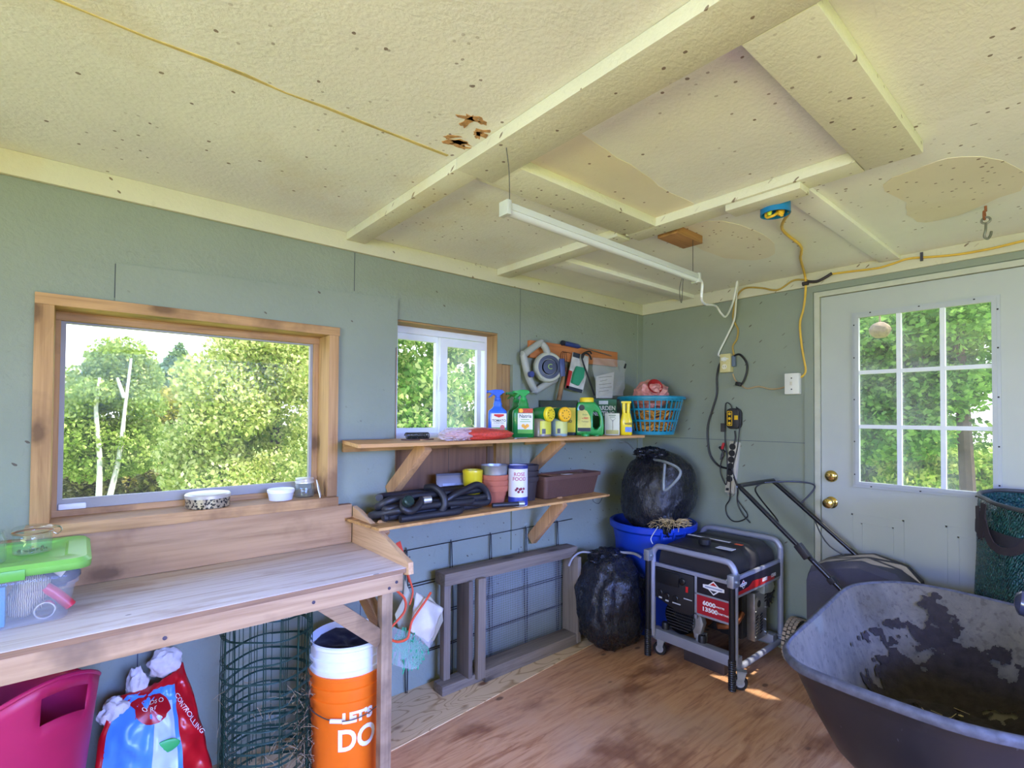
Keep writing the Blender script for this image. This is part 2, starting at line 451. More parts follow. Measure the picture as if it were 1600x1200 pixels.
b = BM(); holed(b, YF - .12, DA + .16, 0, ZC, DB, DB + .055, [DOOR], 'y'); struct(obj('wall_right', b, M_WALLB, smooth=0))
LW = (-.9, 1.0, 1.0, 2.08)
b = BM(); holed(b, YF, DA, 0, ZC + .1, XL - .12, XL, [LW], 'y'); struct(obj('wall_left', b, M_WALLB, smooth=0))
FD = (-.5, 2.5, 0, 2.1)  # unseen doorway, opened to let the front fill lights in
b = BM(); holed(b, XL, DB, 0, ZC + .1, YF - .12, YF, [FD], 'x'); struct(obj('wall_front', b, M_WALLB, smooth=0))
b = BM(); box(b, XL - .12, 1.85, YF - .12, DA + .16, ZC, ZC + .1); struct(obj('ceiling', b, M_CEIL, smooth=0))
b = BM(); box(b, 1.85, DB + .055, YF - .12, DA + .16, ZC, ZC + .1); struct(obj('ceiling', b, M_CEILR, smooth=0))
# door-height window frame of the left wall, and its pane
b = BM()
for y0, y1, z0, z1 in ((LW[0], LW[1], LW[2], LW[2] + .05), (LW[0], LW[1], LW[3] - .05, LW[3]), (LW[0], LW[0] + .05, LW[2], LW[3]), (LW[1] - .05, LW[1], LW[2], LW[3])):
    box(b, XL - .10, XL + .01, y0, y1, z0, z1)
struct(obj('window_3', b, M_VINYL, smooth=0))

# ---- ceiling boards
_tn = [6]
def tn():
    _tn[0] += 1; return 'trim_%d' % _tn[0]
def board(name, x0, x1, y0, y1, z0, z1, m=None, bev=.004):
    b = BM(); box(b, x0, x1, y0, y1, z0, z1, bev); return struct(obj(name, b, m or M_BEAM, smooth=30))
ZB = 2.195
board('trim_2', XL, DB - .02, DA - .020, DA, 2.152, ZC, M_TRIMC)
board('trim_3', DB - .020, DB, YF, DA, 2.152, ZC, M_TRIMC)
board(tn(), .930, 1.020, 1.385, DA - .02, ZB, ZC)
board(tn(), .930, 1.080, YF, 1.385, ZB - .002, ZC)
board(tn(), 1.080, 1.850, 1.243, 1.385, ZB, ZC)
board(tn(), 1.020, 1.850, 1.385, 1.425, ZB + .012, ZC)
board(tn(), 1.850, 1.950, .515, 1.40, ZB, ZC)
board(tn(), 1.080, 1.940, .362, .512, ZB - .002, ZC)
board(tn(), 1.950, 3.230, .700, .790, ZB + .018, ZC, M_CEILR)
board(tn(), 1.822, 1.915, 1.425, DA - .02, ZB, ZC)
board(tn(), 1.915, 3.230, 1.860, 1.965, ZB + .012, ZC, M_CEILR)
b = BM(); box(b, 1.862, 1.946, .68, .945, ZB - .024, ZB, .003); rooted(b, 'wood_block', M_BEAM, 'cream painted short board nailed under the ceiling board, beside the blue junction box', 'board', (1.9, .81, ZB), None, 30)
b = BM(); box(b, 1.985, 2.20, 1.225, 1.325, ZB + .0, ZC, .003); rooted(b, 'wood_block', wood('bare_block', (170, 124, 78), (120, 82, 48), 0, 2), 'bare unpainted wood block on the ceiling above the white tube lamp', 'wood block', (2.09, 1.27, ZC), None, 30)
# bare tan patches left on the ceiling boards where old fittings hung, and the raw sheet joint
def patch(x0, y0, pts, m):
    sp = spline([(x, y, 0) for x, y in pts], 3, True); sp = [(q.x + .018 * nz(q, 9, 4) + .008 * nz(q, 30, 2), q.y + .018 * nz(q, 9, 8) + .008 * nz(q, 30, 6)) for q in sp]
    b = BM(); prism(b, [(x0 + px, y0 + py) for px, py in sp], ZC - .0015, ZC, 'xy'); return struct(obj(tn(), b, m, smooth=0))
M_TAN = paint_mat('bare_board', (226, 218, 196), (96, 52, 28), 3.6, (212, 196, 160), .1)
patch(0, 0, [(2.20, .53), (2.14, .40), (2.16, .30), (2.35, .20), (2.6, .2), (2.67, .27), (2.74, .36), (2.76, .50), (2.6, .55), (2.45, .52)], M_TAN)
patch(0, 0, [(1.10, 1.25), (1.4, 1.25), (1.7, 1.25), (1.86, 1.25), (1.86, 1.15), (1.84, 1.075), (1.6, 1.06), (1.4, 1.04), (1.2, 1.02), (1.10, 1.02), (1.085, 1.1)], M_TAN)
patch(0, 0, [(2.05, 1.22), (2.2, 1.30), (2.5, 1.33), (2.74, 1.24), (2.72, 1.12), (2.45, 1.03), (2.1, 1.08)], paint_mat('faded_board', (232, 225, 210), (120, 66, 40), 2.8, (222, 204, 182), .1))
M_CRACK = M((196, 176, 112), .8, var=.25, vs=20)
b = BM(); R.seed(3)
top = [( -.6 + .1 * i, 1.394 + .006 * R.random()) for i in range(16)]
prism(b, top + [(x, y - .004 - .010 * R.random()) for x, y in top[::-1]], ZC - .002, ZC, 'xy'); struct(obj(tn(), b, M_CRACK, smooth=0))
# flaked paint round the joint of the beams
b = BM()
for k in range(11):
    cx, cy2 = .80 + .12 * R.random(), 1.16 + .16 * R.random(); s = .01 + .018 * R.random(); a0 = R.random() * 6
    rq = [R.uniform(.45, 1.5) for _ in range(12)]; prism(b, [(cx + s * rq[i] * (cos(a0) * cos(i * PI / 6) * 1.3 - sin(a0) * sin(i * PI / 6) * .6), cy2 + s * rq[i] * (sin(a0) * cos(i * PI / 6) * 1.3 + cos(a0) * sin(i * PI / 6) * .6)) for i in range(12)], ZC - .0012, ZC, 'xy')
struct(obj(tn(), b, M((178, 134, 86), .8, var=.35, vs=60), smooth=0))

# ---- wall boards on the window wall
xl, zt = onY(181, 412, DA).x, onY(181, 412, DA).z
xr = onY(620, 468, DA).x
b = BM(); prism(b, [(.897, 1.275), (xr - .012, 1.275), (xr - .012, 1.72), (xr, 1.72), (xr, onY(620, 468, DA).z), (xl, zt), (xl, 1.78), (.897, 1.78)], DA - .012, DA, 'xz'); struct(obj('trim_4', b, M_WALLB, smooth=0))
b = BM(); box(b, 1.955, 2.016, DA - .012, DA, .60, 1.690); struct(obj('trim_5', b, M_WALLB, smooth=0))
b = BM(); box(b, 3.19, 3.25, DA - .010, DA, .0, 2.152); struct(obj('trim_6', b, M_WALLB, smooth=0))
# hairline sheet joints
b = BM()
for x, z0, z1 in ((.98, 1.97, 2.152), (2.02, 1.6, 2.152), (.18, 0, .72), (1.03, 0, .90), (2.02, .0, .9), (1.285, 0, .4), (1.78, .25, .45), (xl - .001, 1.80, zt), (xr + .001, 1.72, 1.95)): box(b, x - .0015, x + .0015, DA - .0008, DA, z0, z1)
prism(b, [(xl, zt + .002), (xl, zt - .001), (xr, onY(620, 468, DA).z - .001), (xr, onY(620, 468, DA).z + .002)], DA - .0008, DA, 'xz')
struct(obj(tn(), b, M((70, 74, 84), .9, var=0), smooth=0))
b = BM(); box(b, DB - .0008, DB, 1.16, DA, 1.238, 1.2415); struct(obj(tn(), b, M((90, 96, 104), .9, var=0), smooth=0))

# ================================================================== window 1 : fixed sash in a lumber box
w1 = bpy.data.objects.new('window_1', None); COL.objects.link(w1); w1.location = (.39, DA, .98); struct(w1)
yo = DA - .028
b = BM(); box(b, -.115, -.066, yo, DA + .16, 1.02, 1.746, .002); obj('casing', b, M_PINEZ, w1, 30)
b = BM(); box(b, .855, .900, yo, DA + .16, 1.02, 1.746, .002); obj('casing', b, M_PINEZ, w1, 30)
b = BM(); box(b, -.115, .904, yo, DA + .16, 1.746, 1.784, .002); obj('casing', b, M_PINE, w1, 30)
b = BM(); box(b, -.125, .895, DA - .058, DA + .16, .980, 1.020, .002); obj('sill', b, M_PINE, w1, 30)
b = BM(); box(b, -.066, .855, DA + .105, DA + .128, 1.020, 1.042); obj('stop', b, M_PINE, w1, 0)
b = BM(); box(b, -.066, .855, DA + .100, DA + .128, 1.716, 1.746); obj('stop', b, M_PINE, w1, 0)
b = BM(); box(b, .834, .855, DA + .105, DA + .128, 1.042, 1.716); obj('stop', b, M_PINEZ, w1, 0)
b = BM(); box(b, -.066, -.052, DA + .105, DA + .128, 1.042, 1.716); obj('stop', b, M_PINEZ, w1, 0)
b = BM()
box(b, -.052, .836, DA + .118, DA + .142, 1.042, 1.079); box(b, -.052, .836, DA + .120, DA + .142, 1.709, 1.718)
box(b, -.052, -.038, DA + .120, DA + .142, 1.079, 1.709); box(b, .822, .836, DA + .120, DA + .142, 1.079, 1.709); obj('sash', b, M_GREYAL, w1, 0)
b = BM(); box(b, -.038, .822, DA + .129, DA + .132, 1.079, 1.709); obj('pane', b, M_GLASS, w1, 0)
b = BM(); box(b, -.048, .028, DA + .100, DA + .118, 1.043, 1.064, .004); obj('sash_lock', b, M_VINYL, w1, 30)

# ================================================================== window 2 : white slider, raw opening, boarded foot
w2 = bpy.data.objects.new('window_2', None); COL.objects.link(w2); w2.location = (1.52, DA, .86); struct(w2)
Y2 = DA + .100
b = BM()
box(b, 1.200, 1.846, Y2, Y2 + .05, 1.822, 1.862); box(b, 1.200, 1.846, Y2, Y2 + .05, 1.255, 1.292)
box(b, 1.200, 1.262, Y2, Y2 + .05, 1.292, 1.822); box(b, 1.830, 1.846, Y2, Y2 + .05, 1.292, 1.822); obj('frame', b, M_VINYL, w2, 0)
xm = 1.525
b = BM()
box(b, 1.262, xm + .012, Y2 + .022, Y2 + .045, 1.790, 1.822); box(b, 1.262, xm + .012, Y2 + .022, Y2 + .045, 1.292, 1.319); box(b, xm - .020, xm + .012, Y2 + .018, Y2 + .045, 1.319, 1.790); obj('sash', b, M_VINYL, w2, 0)
b = BM()
box(b, xm - .006, 1.830, Y2 - .004, Y2 + .018, 1.772, 1.818); box(b, xm - .006, 1.830, Y2 - .004, Y2 + .018, 1.292, 1.319); box(b, xm - .006, xm + .040, Y2 - .006, Y2 + .018, 1.319, 1.772); box(b, 1.772, 1.800, Y2 - .004, Y2 + .018, 1.319, 1.772)
s2 = obj('sash', b, M_VINYL, w2, 0)
b = BM(); box(b, xm - .020, xm - .008, Y2 - .016, Y2 - .004, 1.52, 1.60, .004); obj('latch', b, M_VINYL, w2, 30)
b = BM(); box(b, 1.262, xm, Y2 + .032, Y2 + .035, 1.319, 1.790); obj('pane', b, M_GLASS, w2, 0)
b = BM(); box(b, xm + .04, 1.772, Y2 + .006, Y2 + .009, 1.319, 1.772); obj('pane', b, M_GLASSD, w2, 0)
b = BM(); box(b, 1.8455, 1.884, DA + .004, DA + .155, .862, 1.864); obj('jamb', b, M_RAWZ, w2, 0)
b = BM(); box(b, 1.884, 1.953, DA + .012, DA + .115, .862, 1.688); obj('stud', b, M_RAWZ, w2, 0)
b = BM(); box(b, 1.202, 1.8455, DA + .002, DA + .155, 1.856, 1.8645); obj('head', b, M_RAWX, w2, 0)
b = BM(); box(b, 1.196, 1.207, DA + .004, DA + .155, .862, 1.78); obj('jamb', b, M_RAWZ, w2, 0)
b = BM(); box(b, 1.206, 1.846, DA + .040, DA + .055, .86, 1.255); obj('board', b, M_DKPLY, w2, 0)
b = BM(); box(b, 1.206, 1.846, DA + .028, DA + .060, 1.215, 1.255); box(b, 1.80, 1.846, DA + .028, DA + .060, .86, 1.215); box(b, 1.540, 1.544, DA + .037, DA + .040, .86, 1.215); obj('board_frame', b, wood('grey_brown', (118, 92, 68), (82, 60, 42), 2, .8), w2, 0)

# ================================================================== door with a nine-lite window
d1 = bpy.data.objects.new('door_1', None); COL.objects.link(d1); d1.location = (DB, .63, 0); struct(d1)
DX = DB + .012                     # room face of the slab
b = BM()
box(b, DB - .004, DB + .055, 1.086, 1.113, 0, 2.086); box(b, DB - .004, DB + .055, .150, .168, 0, 2.086); box(b, DB - .004, DB + .055, .149, 1.113, 2.086, 2.113); obj('door_frame', b, M_JAMB, d1, 0)
b = BM(); box(b, DB - .008, DB, 1.118, 1.165, 0, 2.152); obj('casing', b, M_WALLB, d1, 0)
b = BM(); box(b, DB - .008, DB, -.3, 1.118, 2.118, 2.152); obj('casing', b, M_WALLB, d1, 0)
GY0, GY1, GZ0, GZ1 = .352, .902, 1.035, 1.945        # glass
b = BM(); holed(b, .170, 1.083, .03, 2.083, DX, DX + .04, [(GY0, GY1, GZ0, GZ1)], 'y'); obj('slab', b, M_DOOR, d1, 0)
FY0, FY1, FZ0, FZ1 = .330, .924, 1.012, 1.968
b = BM()
for i, (o0, o1, xx) in enumerate(((0, .012, .010), (.012, .030, .016))):
    a0, a1, c0, c1 = FY0 + o0, FY1 - o0, FZ0 + o0, FZ1 - o0; q = o1 - o0
    box(b, DX - xx, DX + .005, a0, a1, c0, c0 + q); box(b, DX - xx, DX + .005, a0, a1, c1 - q, c1)
    box(b, DX - xx, DX + .005, a0, a0 + q, c0 + q, c1 - q); box(b, DX - xx, DX + .005, a1 - q, a1, c0 + q, c1 - q)
lf = obj('glass_frame', b, M_DOORF, d1, 0)
b = BM()
for yy in (FY0 + .009, FY1 - .009):
    for zz in (1.08, 1.26, 1.49, 1.72, 1.90): obox(b, (DX - .011, yy, zz), (.004, .007, .007))
for zz in (FZ0 + .009, FZ1 - .009):
    for yy in (.42, .63, .84): obox(b, (DX - .011, yy, zz), (.004, .007, .007))
obj('screw', b, M_DARK, lf, 0)
b = BM(); mz = [GZ0 + .012 + (GZ1 - GZ0 - .024) * k / 3 for k in range(4)]; my = [GY0 + .010 + (GY1 - GY0 - .020) * k / 3 for k in range(4)]
for k in (1, 2): box(b, DX - .010, DX + .012, GY0, GY1, mz[k] - .010, mz[k] + .010); box(b, DX - .012, DX + .012, my[k] - .010, my[k] + .010, GZ0, GZ1)
obj('muntin', b, M_VINYL, d1, 0)
b = BM(); box(b, DX + .016, DX + .019, GY0, GY1, GZ0, GZ1); obj('pane', b, glass_mat('door_glass', dirt=.10), d1, 0)
b = BM()
for y0, y1 in ((.70, .935), (.30, .535)):
    for o, t in ((0, .007), (.045, .006)):
        a0, a1, c0, c1 = y0 + o, y1 - o, .18 + o, .862 - o
        box(b, DX - .003, DX + .001, a0, a1, c1 - t, c1); box(b, DX - .003, DX + .001, a0, a1, c0, c0 + t); box(b, DX - .003, DX + .001, a0, a0 + t, c0, c1); box(b, DX - .003, DX + .001, a1 - t, a1, c0, c1)
obj('panel_moulding', b, M_DOOR, d1, 0)
BR = M((216, 190, 118), .18, 1, var=.08, name='brass')
rx = Matrix.Rotation(-PI / 2, 4, 'Y')
kb = onX(1299, 744, DX); b = BM(); lathe(b, [(0.0335, 0), (.0335, .006), (.028, .014), (.018, .018), (0, .018)], 28, kb, rx); obox(b, kb + Vector((-.022, 0, 0)), (.012, .034, .008), (0, 0, 0), .002); obj('deadbolt', b, BR, d1)
kb = onX(1299, 785, DX); b = BM(); lathe(b, [(.033, 0), (.033, .004), (.026, .010), (.013, .014), (.013, .030), (.024, .038), (.029, .050), (.026, .062), (.012, .068), (0, .068)], 28, kb, rx); obj('door_knob', b, BR, d1)
b = BM(); box(b, DB - .004, DB + .055, .168, 1.086, 0, .03); obj('threshold', b, M((120, 112, 100), .4, .6), d1, 0)
# ================================================================== local-frame helpers
def part(name, bm, mat, parent, smooth=40, thick=0): return obj(name, bm, mat, parent, smooth, True, thick)
def ltext(name, s, size, mat, parent, pos, right=(1, 0, 0), up=(0, 0, 1), bold=0, sx=1, align='CENTER'):
    bm = text_bm(s, size, bold, sx, align); r, u = Vector(right).normalized(), Vector(up).normalized()
    mt = Matrix((r, u, r.cross(u))).transposed().to_4x4(); mt.translation = Vector(pos)
    bmesh.ops.transform(bm, matrix=mt, verts=bm.verts[:]); return obj(name, bm, mat, parent, 0, True)
def facing(o, extra=0): o.rotation_euler = (0, 0, -math.atan2(o.location.x, o.location.y) + extra)
GLASSJ = glass_mat('jar_glass', (.93, .97, .95, 1), .02, dirt=.05)
BLACKP = M((24, 24, 27), .45, var=.15, name='black_plastic')
STEEL = M((168, 170, 172), .3, 1, var=.08, name='steel')
ZINC = M((176, 182, 186), .42, .8, var=.12, vs=25, name='zinc')

# ================================================================== workbench
BZ = .803
wb = thing('workbench', 'plywood potting bench with raised back and side boards under the large window', 'workbench', (.3, 2.0, 0))
def bench_ply():
    t = NT('bench_plywood'); L, D = srgb((214, 204, 198)), srgb((178, 154, 134))
    g = t.noise(1, 6, .6, t.co((1.6, 26, 8)), 1.4)
    c = t.ramp(g, [(.3, D), (.5, L), (.8, srgb((226, 220, 220)))])
    s_ = t.ramp(t.noise(2.6, 5, .65, t.co((1, 2.4, 1))), [(.56, 0), (.70, .45)]); c = t.mix(s_, c, srgb((160, 116, 82)))
    v = t.n('ShaderNodeTexVoronoi'); t.l(t.co((7, 16, 7)), v.inputs['Vector']); v.inputs['Scale'].default_value = 1
    rn = t.n('ShaderNodeSeparateColor'); t.l(v.outputs['Color'], rn.inputs[0])
    k = t.math('MULTIPLY', t.math('LESS_THAN', v.outputs['Distance'], .10), t.math('GREATER_THAN', rn.outputs[0], .70))
    c = t.mix(t.math('MULTIPLY', k, .75), c, srgb((62, 46, 40)))
    t.col(c); t.set(Roughness=.55); t.bump(g, .15, .002); return t.m
b = BM(); box(b, -1.0, .968, 1.757, 2.265, BZ - .018, BZ, .001); obj('worktop', b, bench_ply(), wb, 30)
b = BM(); box(b, -1.0, .968, 1.7555, 1.7575, BZ - .0175, BZ - .0015); obj('ply_edge', b, wood('ply_edge', (150, 118, 90), (108, 80, 60), 0, 2, knots=False), wb, 0)
b = BM(); box(b, -1.0, .958, 1.762, 1.800, BZ - .085, BZ - .018, .003); obj('apron', b, wood('apron_wood', (196, 164, 128), (158, 124, 90), 0, .8, stain=(112, 92, 76)), wb, 30)
b = BM(); box(b, -1.0, .966, 2.265, 2.303, BZ, .978, .003); obj('back_board', b, wood('back_board_wood', (180, 144, 104), (140, 104, 68), 0, .7, stain=(122, 84, 54), ring=9), wb, 30)
b = BM(); prism(b, [(2.265, BZ - .05), (2.265, .968), (2.20, .955), (1.742, .824), (1.738, .78), (1.80, .765)], .968, .990, 'yz', .002); obj('side_board', b, wood('side_board_wood', (212, 176, 136), (172, 132, 92), 1, .8), wb, 30)
lw = wood('leg_wood', (166, 140, 110), (122, 98, 76), 2, 1, stain=(96, 78, 62))
b = BM(); box(b, .873, .917, 1.765, 1.803, 0, BZ - .085, .003); obj('leg', b, lw, wb, 30)
b = BM(); box(b, .873, .917, 2.22, 2.262, 0, BZ - .02, .003); obj('leg', b, lw, wb, 30)
b = BM(); box(b, -.92, -.875, 1.765, 1.803, 0, BZ - .085, .003); obj('leg', b, lw, wb, 30)
b = BM(); bar(b, (.648, 1.788, .745), (.880, 1.788, .545), .022, .060, (0, 1, 0) and (.65, 0, .75), .002); obj('brace', b, wood('brace_wood', (160, 132, 100), (118, 92, 66), 0, 1, stain=(90, 70, 52)), wb, 30)
b = BM(); bar(b, (.892, 2.16, .775), (.892, 1.80, .58), .036, .060, (0, -.5, .8), .002); obj('brace', b, M_PINEY, wb, 30)
for x, z in ((.93, .755), (.90, .738), (.62, .750), (.2, .745)): b = BM(); lathe(b, [(.006, 0), (.006, .002), (0, .003)], 8, (x, 1.762, z), Matrix.Rotation(PI / 2, 4, 'X')); obj('nail', b, M((80, 74, 90), .5, .6), wb)

# ================================================================== things on the sill
p = onZ(323, 790, 1.020); p.y = 2.325; p.x = .398; p.z = 1.020
t = thing('tin', 'round patterned tin with a pale lid on the window sill, nearest the sill front', 'tin', p)
def tin_mat():
    q = NT('damask_tin'); v = q.n('ShaderNodeTexVoronoi'); q.l(q.co((105, 105, 105)), v.inputs['Vector']); v.inputs['Scale'].default_value = 1
    n1 = q.noise(150, 2); f = q.math('ADD', v.outputs['Distance'], q.math('MULTIPLY', n1, .5))
    q.col(q.ramp(f, [(.66, srgb((26, 24, 30))), (.76, srgb((170, 158, 134)))])); q.set(Roughness=.3, Metallic=.2); return q.m
b = BM(); lathe(b, [(0, 0), (.074, 0), (.077, .003), (.077, .040), (0, .040)], 40); part('body', b, tin_mat(), t)
b = BM(); lathe(b, [(.079, .038), (.0800, .050), (.076, .055), (.066, .053), (0, .0545)], 40); part('lid', b, M((206, 206, 204), .3, .5, var=.06), t)
p = Vector((.672, 2.325, 1.020)); t = thing('plastic_tub', 'small white translucent tub with a snap lid on the sill', 'tub', p)
b = BM(); lathe(b, [(0, 0), (.046, 0), (.053, .036), (.051, .036), (.044, .002)], 36); part('body', b, film('frost', (232, 236, 246), .75, .3), t)
b = BM(); lathe(b, [(.054, .032), (.055, .043), (.052, .047), (.046, .044), (0, .044)], 36); part('lid', b, M((236, 238, 244), .35, var=.02), t)
p = Vector((.778, 2.345, 1.020)); t = thing('mason_jar', 'small clear jar with a zinc screw lid at the right end of the sill', 'jar', p)
b = BM(); lathe(b, [(0, 0), (.038, 0), (.042, .005), (.042, .052), (.036, .060), (.035, .068), (.033, .068), (.034, .059), (.040, .051), (.040, .006), (0, .005)], 36); part('body', b, GLASSJ, t)
b = BM(); lathe(b, [(.040, .062), (.040, .068), (.038, .070), (.039, .081), (.036, .084), (0, .084)], 36); part('lid', b, M((214, 214, 210), .3, .6, var=.05), t)
b = BM(); prism(b, [(.022, 0), (.022, .045), (0, .078), (-.022, .045), (-.022, 0)], -.002, .002, 'xz', .0008)
bmesh.ops.rotate(b, verts=b.verts[:], matrix=Matrix.Rotation(rad(-14), 3, 'Y') @ Matrix.Rotation(rad(65), 3, 'Z')); 
zm = min(v.co.z for v in b.verts); bmesh.ops.translate(b, vec=Vector((.828, 2.285, 1.0205 - zm)), verts=b.verts[:])
rooted(b, 'plant_marker', M((226, 228, 222), .5, var=.05), 'pale pointed plant marker leaning on the right window jamb', 'plant marker', (.828, 2.285, 1.0205))

# ================================================================== storage tote with a green lid
TX0, TX1, TY0, TY1, TZ = -.60, .030, 1.888, 2.240, .972
t = thing('storage_tote', 'clear plastic storage box with a bright green lid on the bench', 'storage box', (-.3, 2.06, BZ))
def tote_loop(z, o, r=.035): return [Vector(((TX0 + TX1) / 2 + a, (TY0 + TY1) / 2 + c, z)) for a, c in rrect(TX1 - TX0 - 2 * o, TY1 - TY0 - 2 * o, r)]
b = BM(); loft(b, [tote_loop(BZ + .001, .044), tote_loop(BZ + .10, .026), tote_loop(BZ + .101, .020), tote_loop(TZ - .012, .012)], True, False)
obj('body', b, film('clear_plastic', (206, 214, 232), .13, .12), t, 50, thick=.002)
GREEN = M((126, 196, 92), .38, var=.05, name='lime_plastic')
b = BM(); loft(b, [tote_loop(TZ - .022, -.004), tote_loop(TZ - .004, -.006), tote_loop(TZ + .006, .004), tote_loop(TZ + .006, .045), tote_loop(TZ, .052)], False, True)
obj('lid', b, GREEN, t, 35, thick=.003)
b = BM(); box(b, -.42, -.10, TY0 - .010, TY0 + .004, TZ - .030, TZ - .002, .002); obj('latch', b, M((96, 176, 66), .35, var=.05), t, 30)
# what can be seen inside it
gl = BM(); gc = onY(44, 912, 2.0); blob(gl, (gc.x, 2.00, BZ + .066), (.044, .036, .060), lambda p, d: Vector((p.x + .012 * d.z, p.y, p.z)), 4, 5, .14, 2); blob(gl, (gc.x + .012, 1.99, BZ + .098), (.036, .032, .026), None, 3, 6, .1, 2)
tk = NT('knit'); wv = tk.n('ShaderNodeTexWave'); wv.bands_direction = 'X'; wv.inputs['Scale'].default_value = 70; wv.inputs['Distortion'].default_value = 3; tk.l(tk.co(), wv.inputs[0])
tk.col(tk.ramp(wv.outputs['Fac'], [(.3, srgb((122, 106, 90))), (.7, srgb((214, 198, 172)))])); tk.bump(wv.outputs['Fac'], .6, .004); tk.set(Roughness=.95)
rooted(gl, 'work_glove', tk.m, 'bunched beige knit work glove inside the clear box', 'glove', (gc.x, 2.0, BZ + .005))
bx = onY(8, 930, 1.946).x; b = BM(); box(b, bx - .10, bx, 1.946, 1.985, BZ + .004, BZ + .112, .002); rooted(b, 'seed_box', M((46, 138, 190), .45, var=.08), 'bright blue carton inside the clear box, at its left', 'carton', (bx - .05, 1.965, BZ + .004))
b = BM(); tube(b, spline([(-.075, 1.985, BZ + .094), (-.045, 1.982, BZ + .068), (-.018, 1.978, BZ + .036), (-.006, 1.976, BZ + .020)], 6), [.010] + [.0145] * 17 + [.012], 12)
rooted(b, 'tool_grip', M((206, 52, 78), .35, var=.08), 'pinkish red tool grip slanting inside the clear box', 'tool grip', (-.03, 1.98, BZ + .01))
b = BM(); lathe(b, [(.020, -.012), (.023, -.012), (.024, 0), (.023, .012), (.020, .012), (.019, 0), (.020, -.012)], 32, (-.062, 1.955, BZ + .030), Matrix.Rotation(PI / 2, 4, 'X'))
rooted(b, 'steel_ring', M((206, 206, 208), .25, .9, var=.05), 'shiny steel ring at the bottom of the clear box', 'ring', (-.062, 1.955, BZ + .006))
b = BM(); blob(b, (-.05, 2.06, BZ + .105), (.06, .05, .045), None, 3, 8, .25, 3); rooted(b, 'dark_cloth', M((34, 36, 48), .9, var=.2), 'dark crumpled cloth near the top inside the clear box', 'cloth', (-.05, 2.06, BZ + .06))
b = BM(); tube(b, [(-.062, 1.99, BZ + .155), (-.018, 1.985, BZ + .125)], [.012, .022], 14); rooted(b, 'nozzle', M((212, 206, 198), .5, var=.05), 'pale plastic nozzle under the green lid inside the clear box', 'nozzle', (-.04, 1.99, BZ + .12))
# jars on the lid
LZ = TZ + .0085
pj = Vector((-.096, 2.065, TZ + .0025)); t = thing('clamp_jar', 'wide clear jar with a wire-clamp glass lid standing on the green lid', 'jar', pj)
b = BM(); lathe(b, [(0, 0), (.038, 0), (.043, .004), (.0445, .050), (.042, .058), (.040, .060), (.041, .052), (.042, .006), (0, .005)], 40); part('body', b, GLASSJ, t)
b = BM(); lathe(b, [(.044, .064), (.046, .068), (.045, .074), (.040, .078), (.030, .080), (0, .080)], 40); part('lid', b, GLASSJ, t)
b = BM(); lathe(b, [(.0415, .059), (.0455, .060), (.0455, .064), (.0415, .064)], 36); part('gasket', b, M((196, 132, 84), .6, var=.05), t)
b = BM(); tube(b, [(.046 * cos(a * PI / 16), .046 * sin(a * PI / 16), .0625) for a in range(32)], .0013, 6, True); tube(b, spline([(.046, .01, .066), (.058, .008, .068), (.064, 0, .060), (.056, -.008, .050), (.046, -.01, .056)], 5), .0014, 6); tube(b, spline([(.046, 0, .075), (.060, .004, .070), (.066, .006, .058)], 5), .0014, 6); part('wire_bail', b, STEEL, t)
b = BM(); 
for k in range(26):
    a, r_ = R.random() * 6.28, .034 * math.sqrt(R.random()); obox(b, (r_ * cos(a), r_ * sin(a), .009 + .004 * R.random()), (.005, .004, .003), (R.random(), R.random(), R.random()))
t2 = thing('seeds', 'few green seeds scattered in the bottom of the clamp jar', 'seeds', pj); o = part('seed', b, M((92, 118, 44), .7, var=.3, vs=60), t2, 0); o['kind'] = 'stuff'
pj = Vector((-.185, 1.985, TZ + .0025)); t = thing('glass_jar', 'tall square-shouldered clear glass jar at the left edge, beside the clamp jar', 'jar', pj)
b = BM(); lathe(b, [(0, 0), (.036, 0), (.040, .004), (.041, .062), (.036, .072), (.034, .080), (.036, .082), (.036, .088), (.033, .088), (.032, .074), (.038, .062), (.037, .007), (0, .006)], 40); part('body', b, GLASSJ, t)

# ================================================================== under the bench
PINK = M((178, 30, 84), .42, var=.06, name='pink_plastic')
pt = Vector((-.135, 2.005, 0)); t = thing('trug_tub', 'flexible magenta pink tub with looped handles under the bench at far left', 'tub', pt)
def trug(u, v):
    a = 2 * PI * u; rim = .61 + .055 * (cos(2 * (a - rad(-60)))) ; z = .01 + v * rim; r_ = .135 + .062 * v
    return Vector((r_ * cos(a), r_ * sin(a), z))
b = BM(); g = grid(b, trug, 64, 18, True)
ha = rad(-50)
kill = []
for f in b.faces:
    c = f.calc_center_median(); a = math.atan2(c.y, c.x); hh = .61 + .055 * cos(2 * (a - rad(-60)))
    for h0 in (ha, ha + PI):
        da = (a - h0 + PI) % (2 * PI) - PI
        if abs(da) < .34 and hh * .865 < c.z < hh * .945: kill.append(f)
bmesh.ops.delete(b, geom=kill, context='FACES')
b.faces.new([r_[0] for r_ in g][::-1]); o = part('body', b, PINK, t, 60, .005)
b = BM(); tube(b, [trug(k / 64, 1) for k in range(64)], .006, 8, True); part('rim', b, PINK, t)

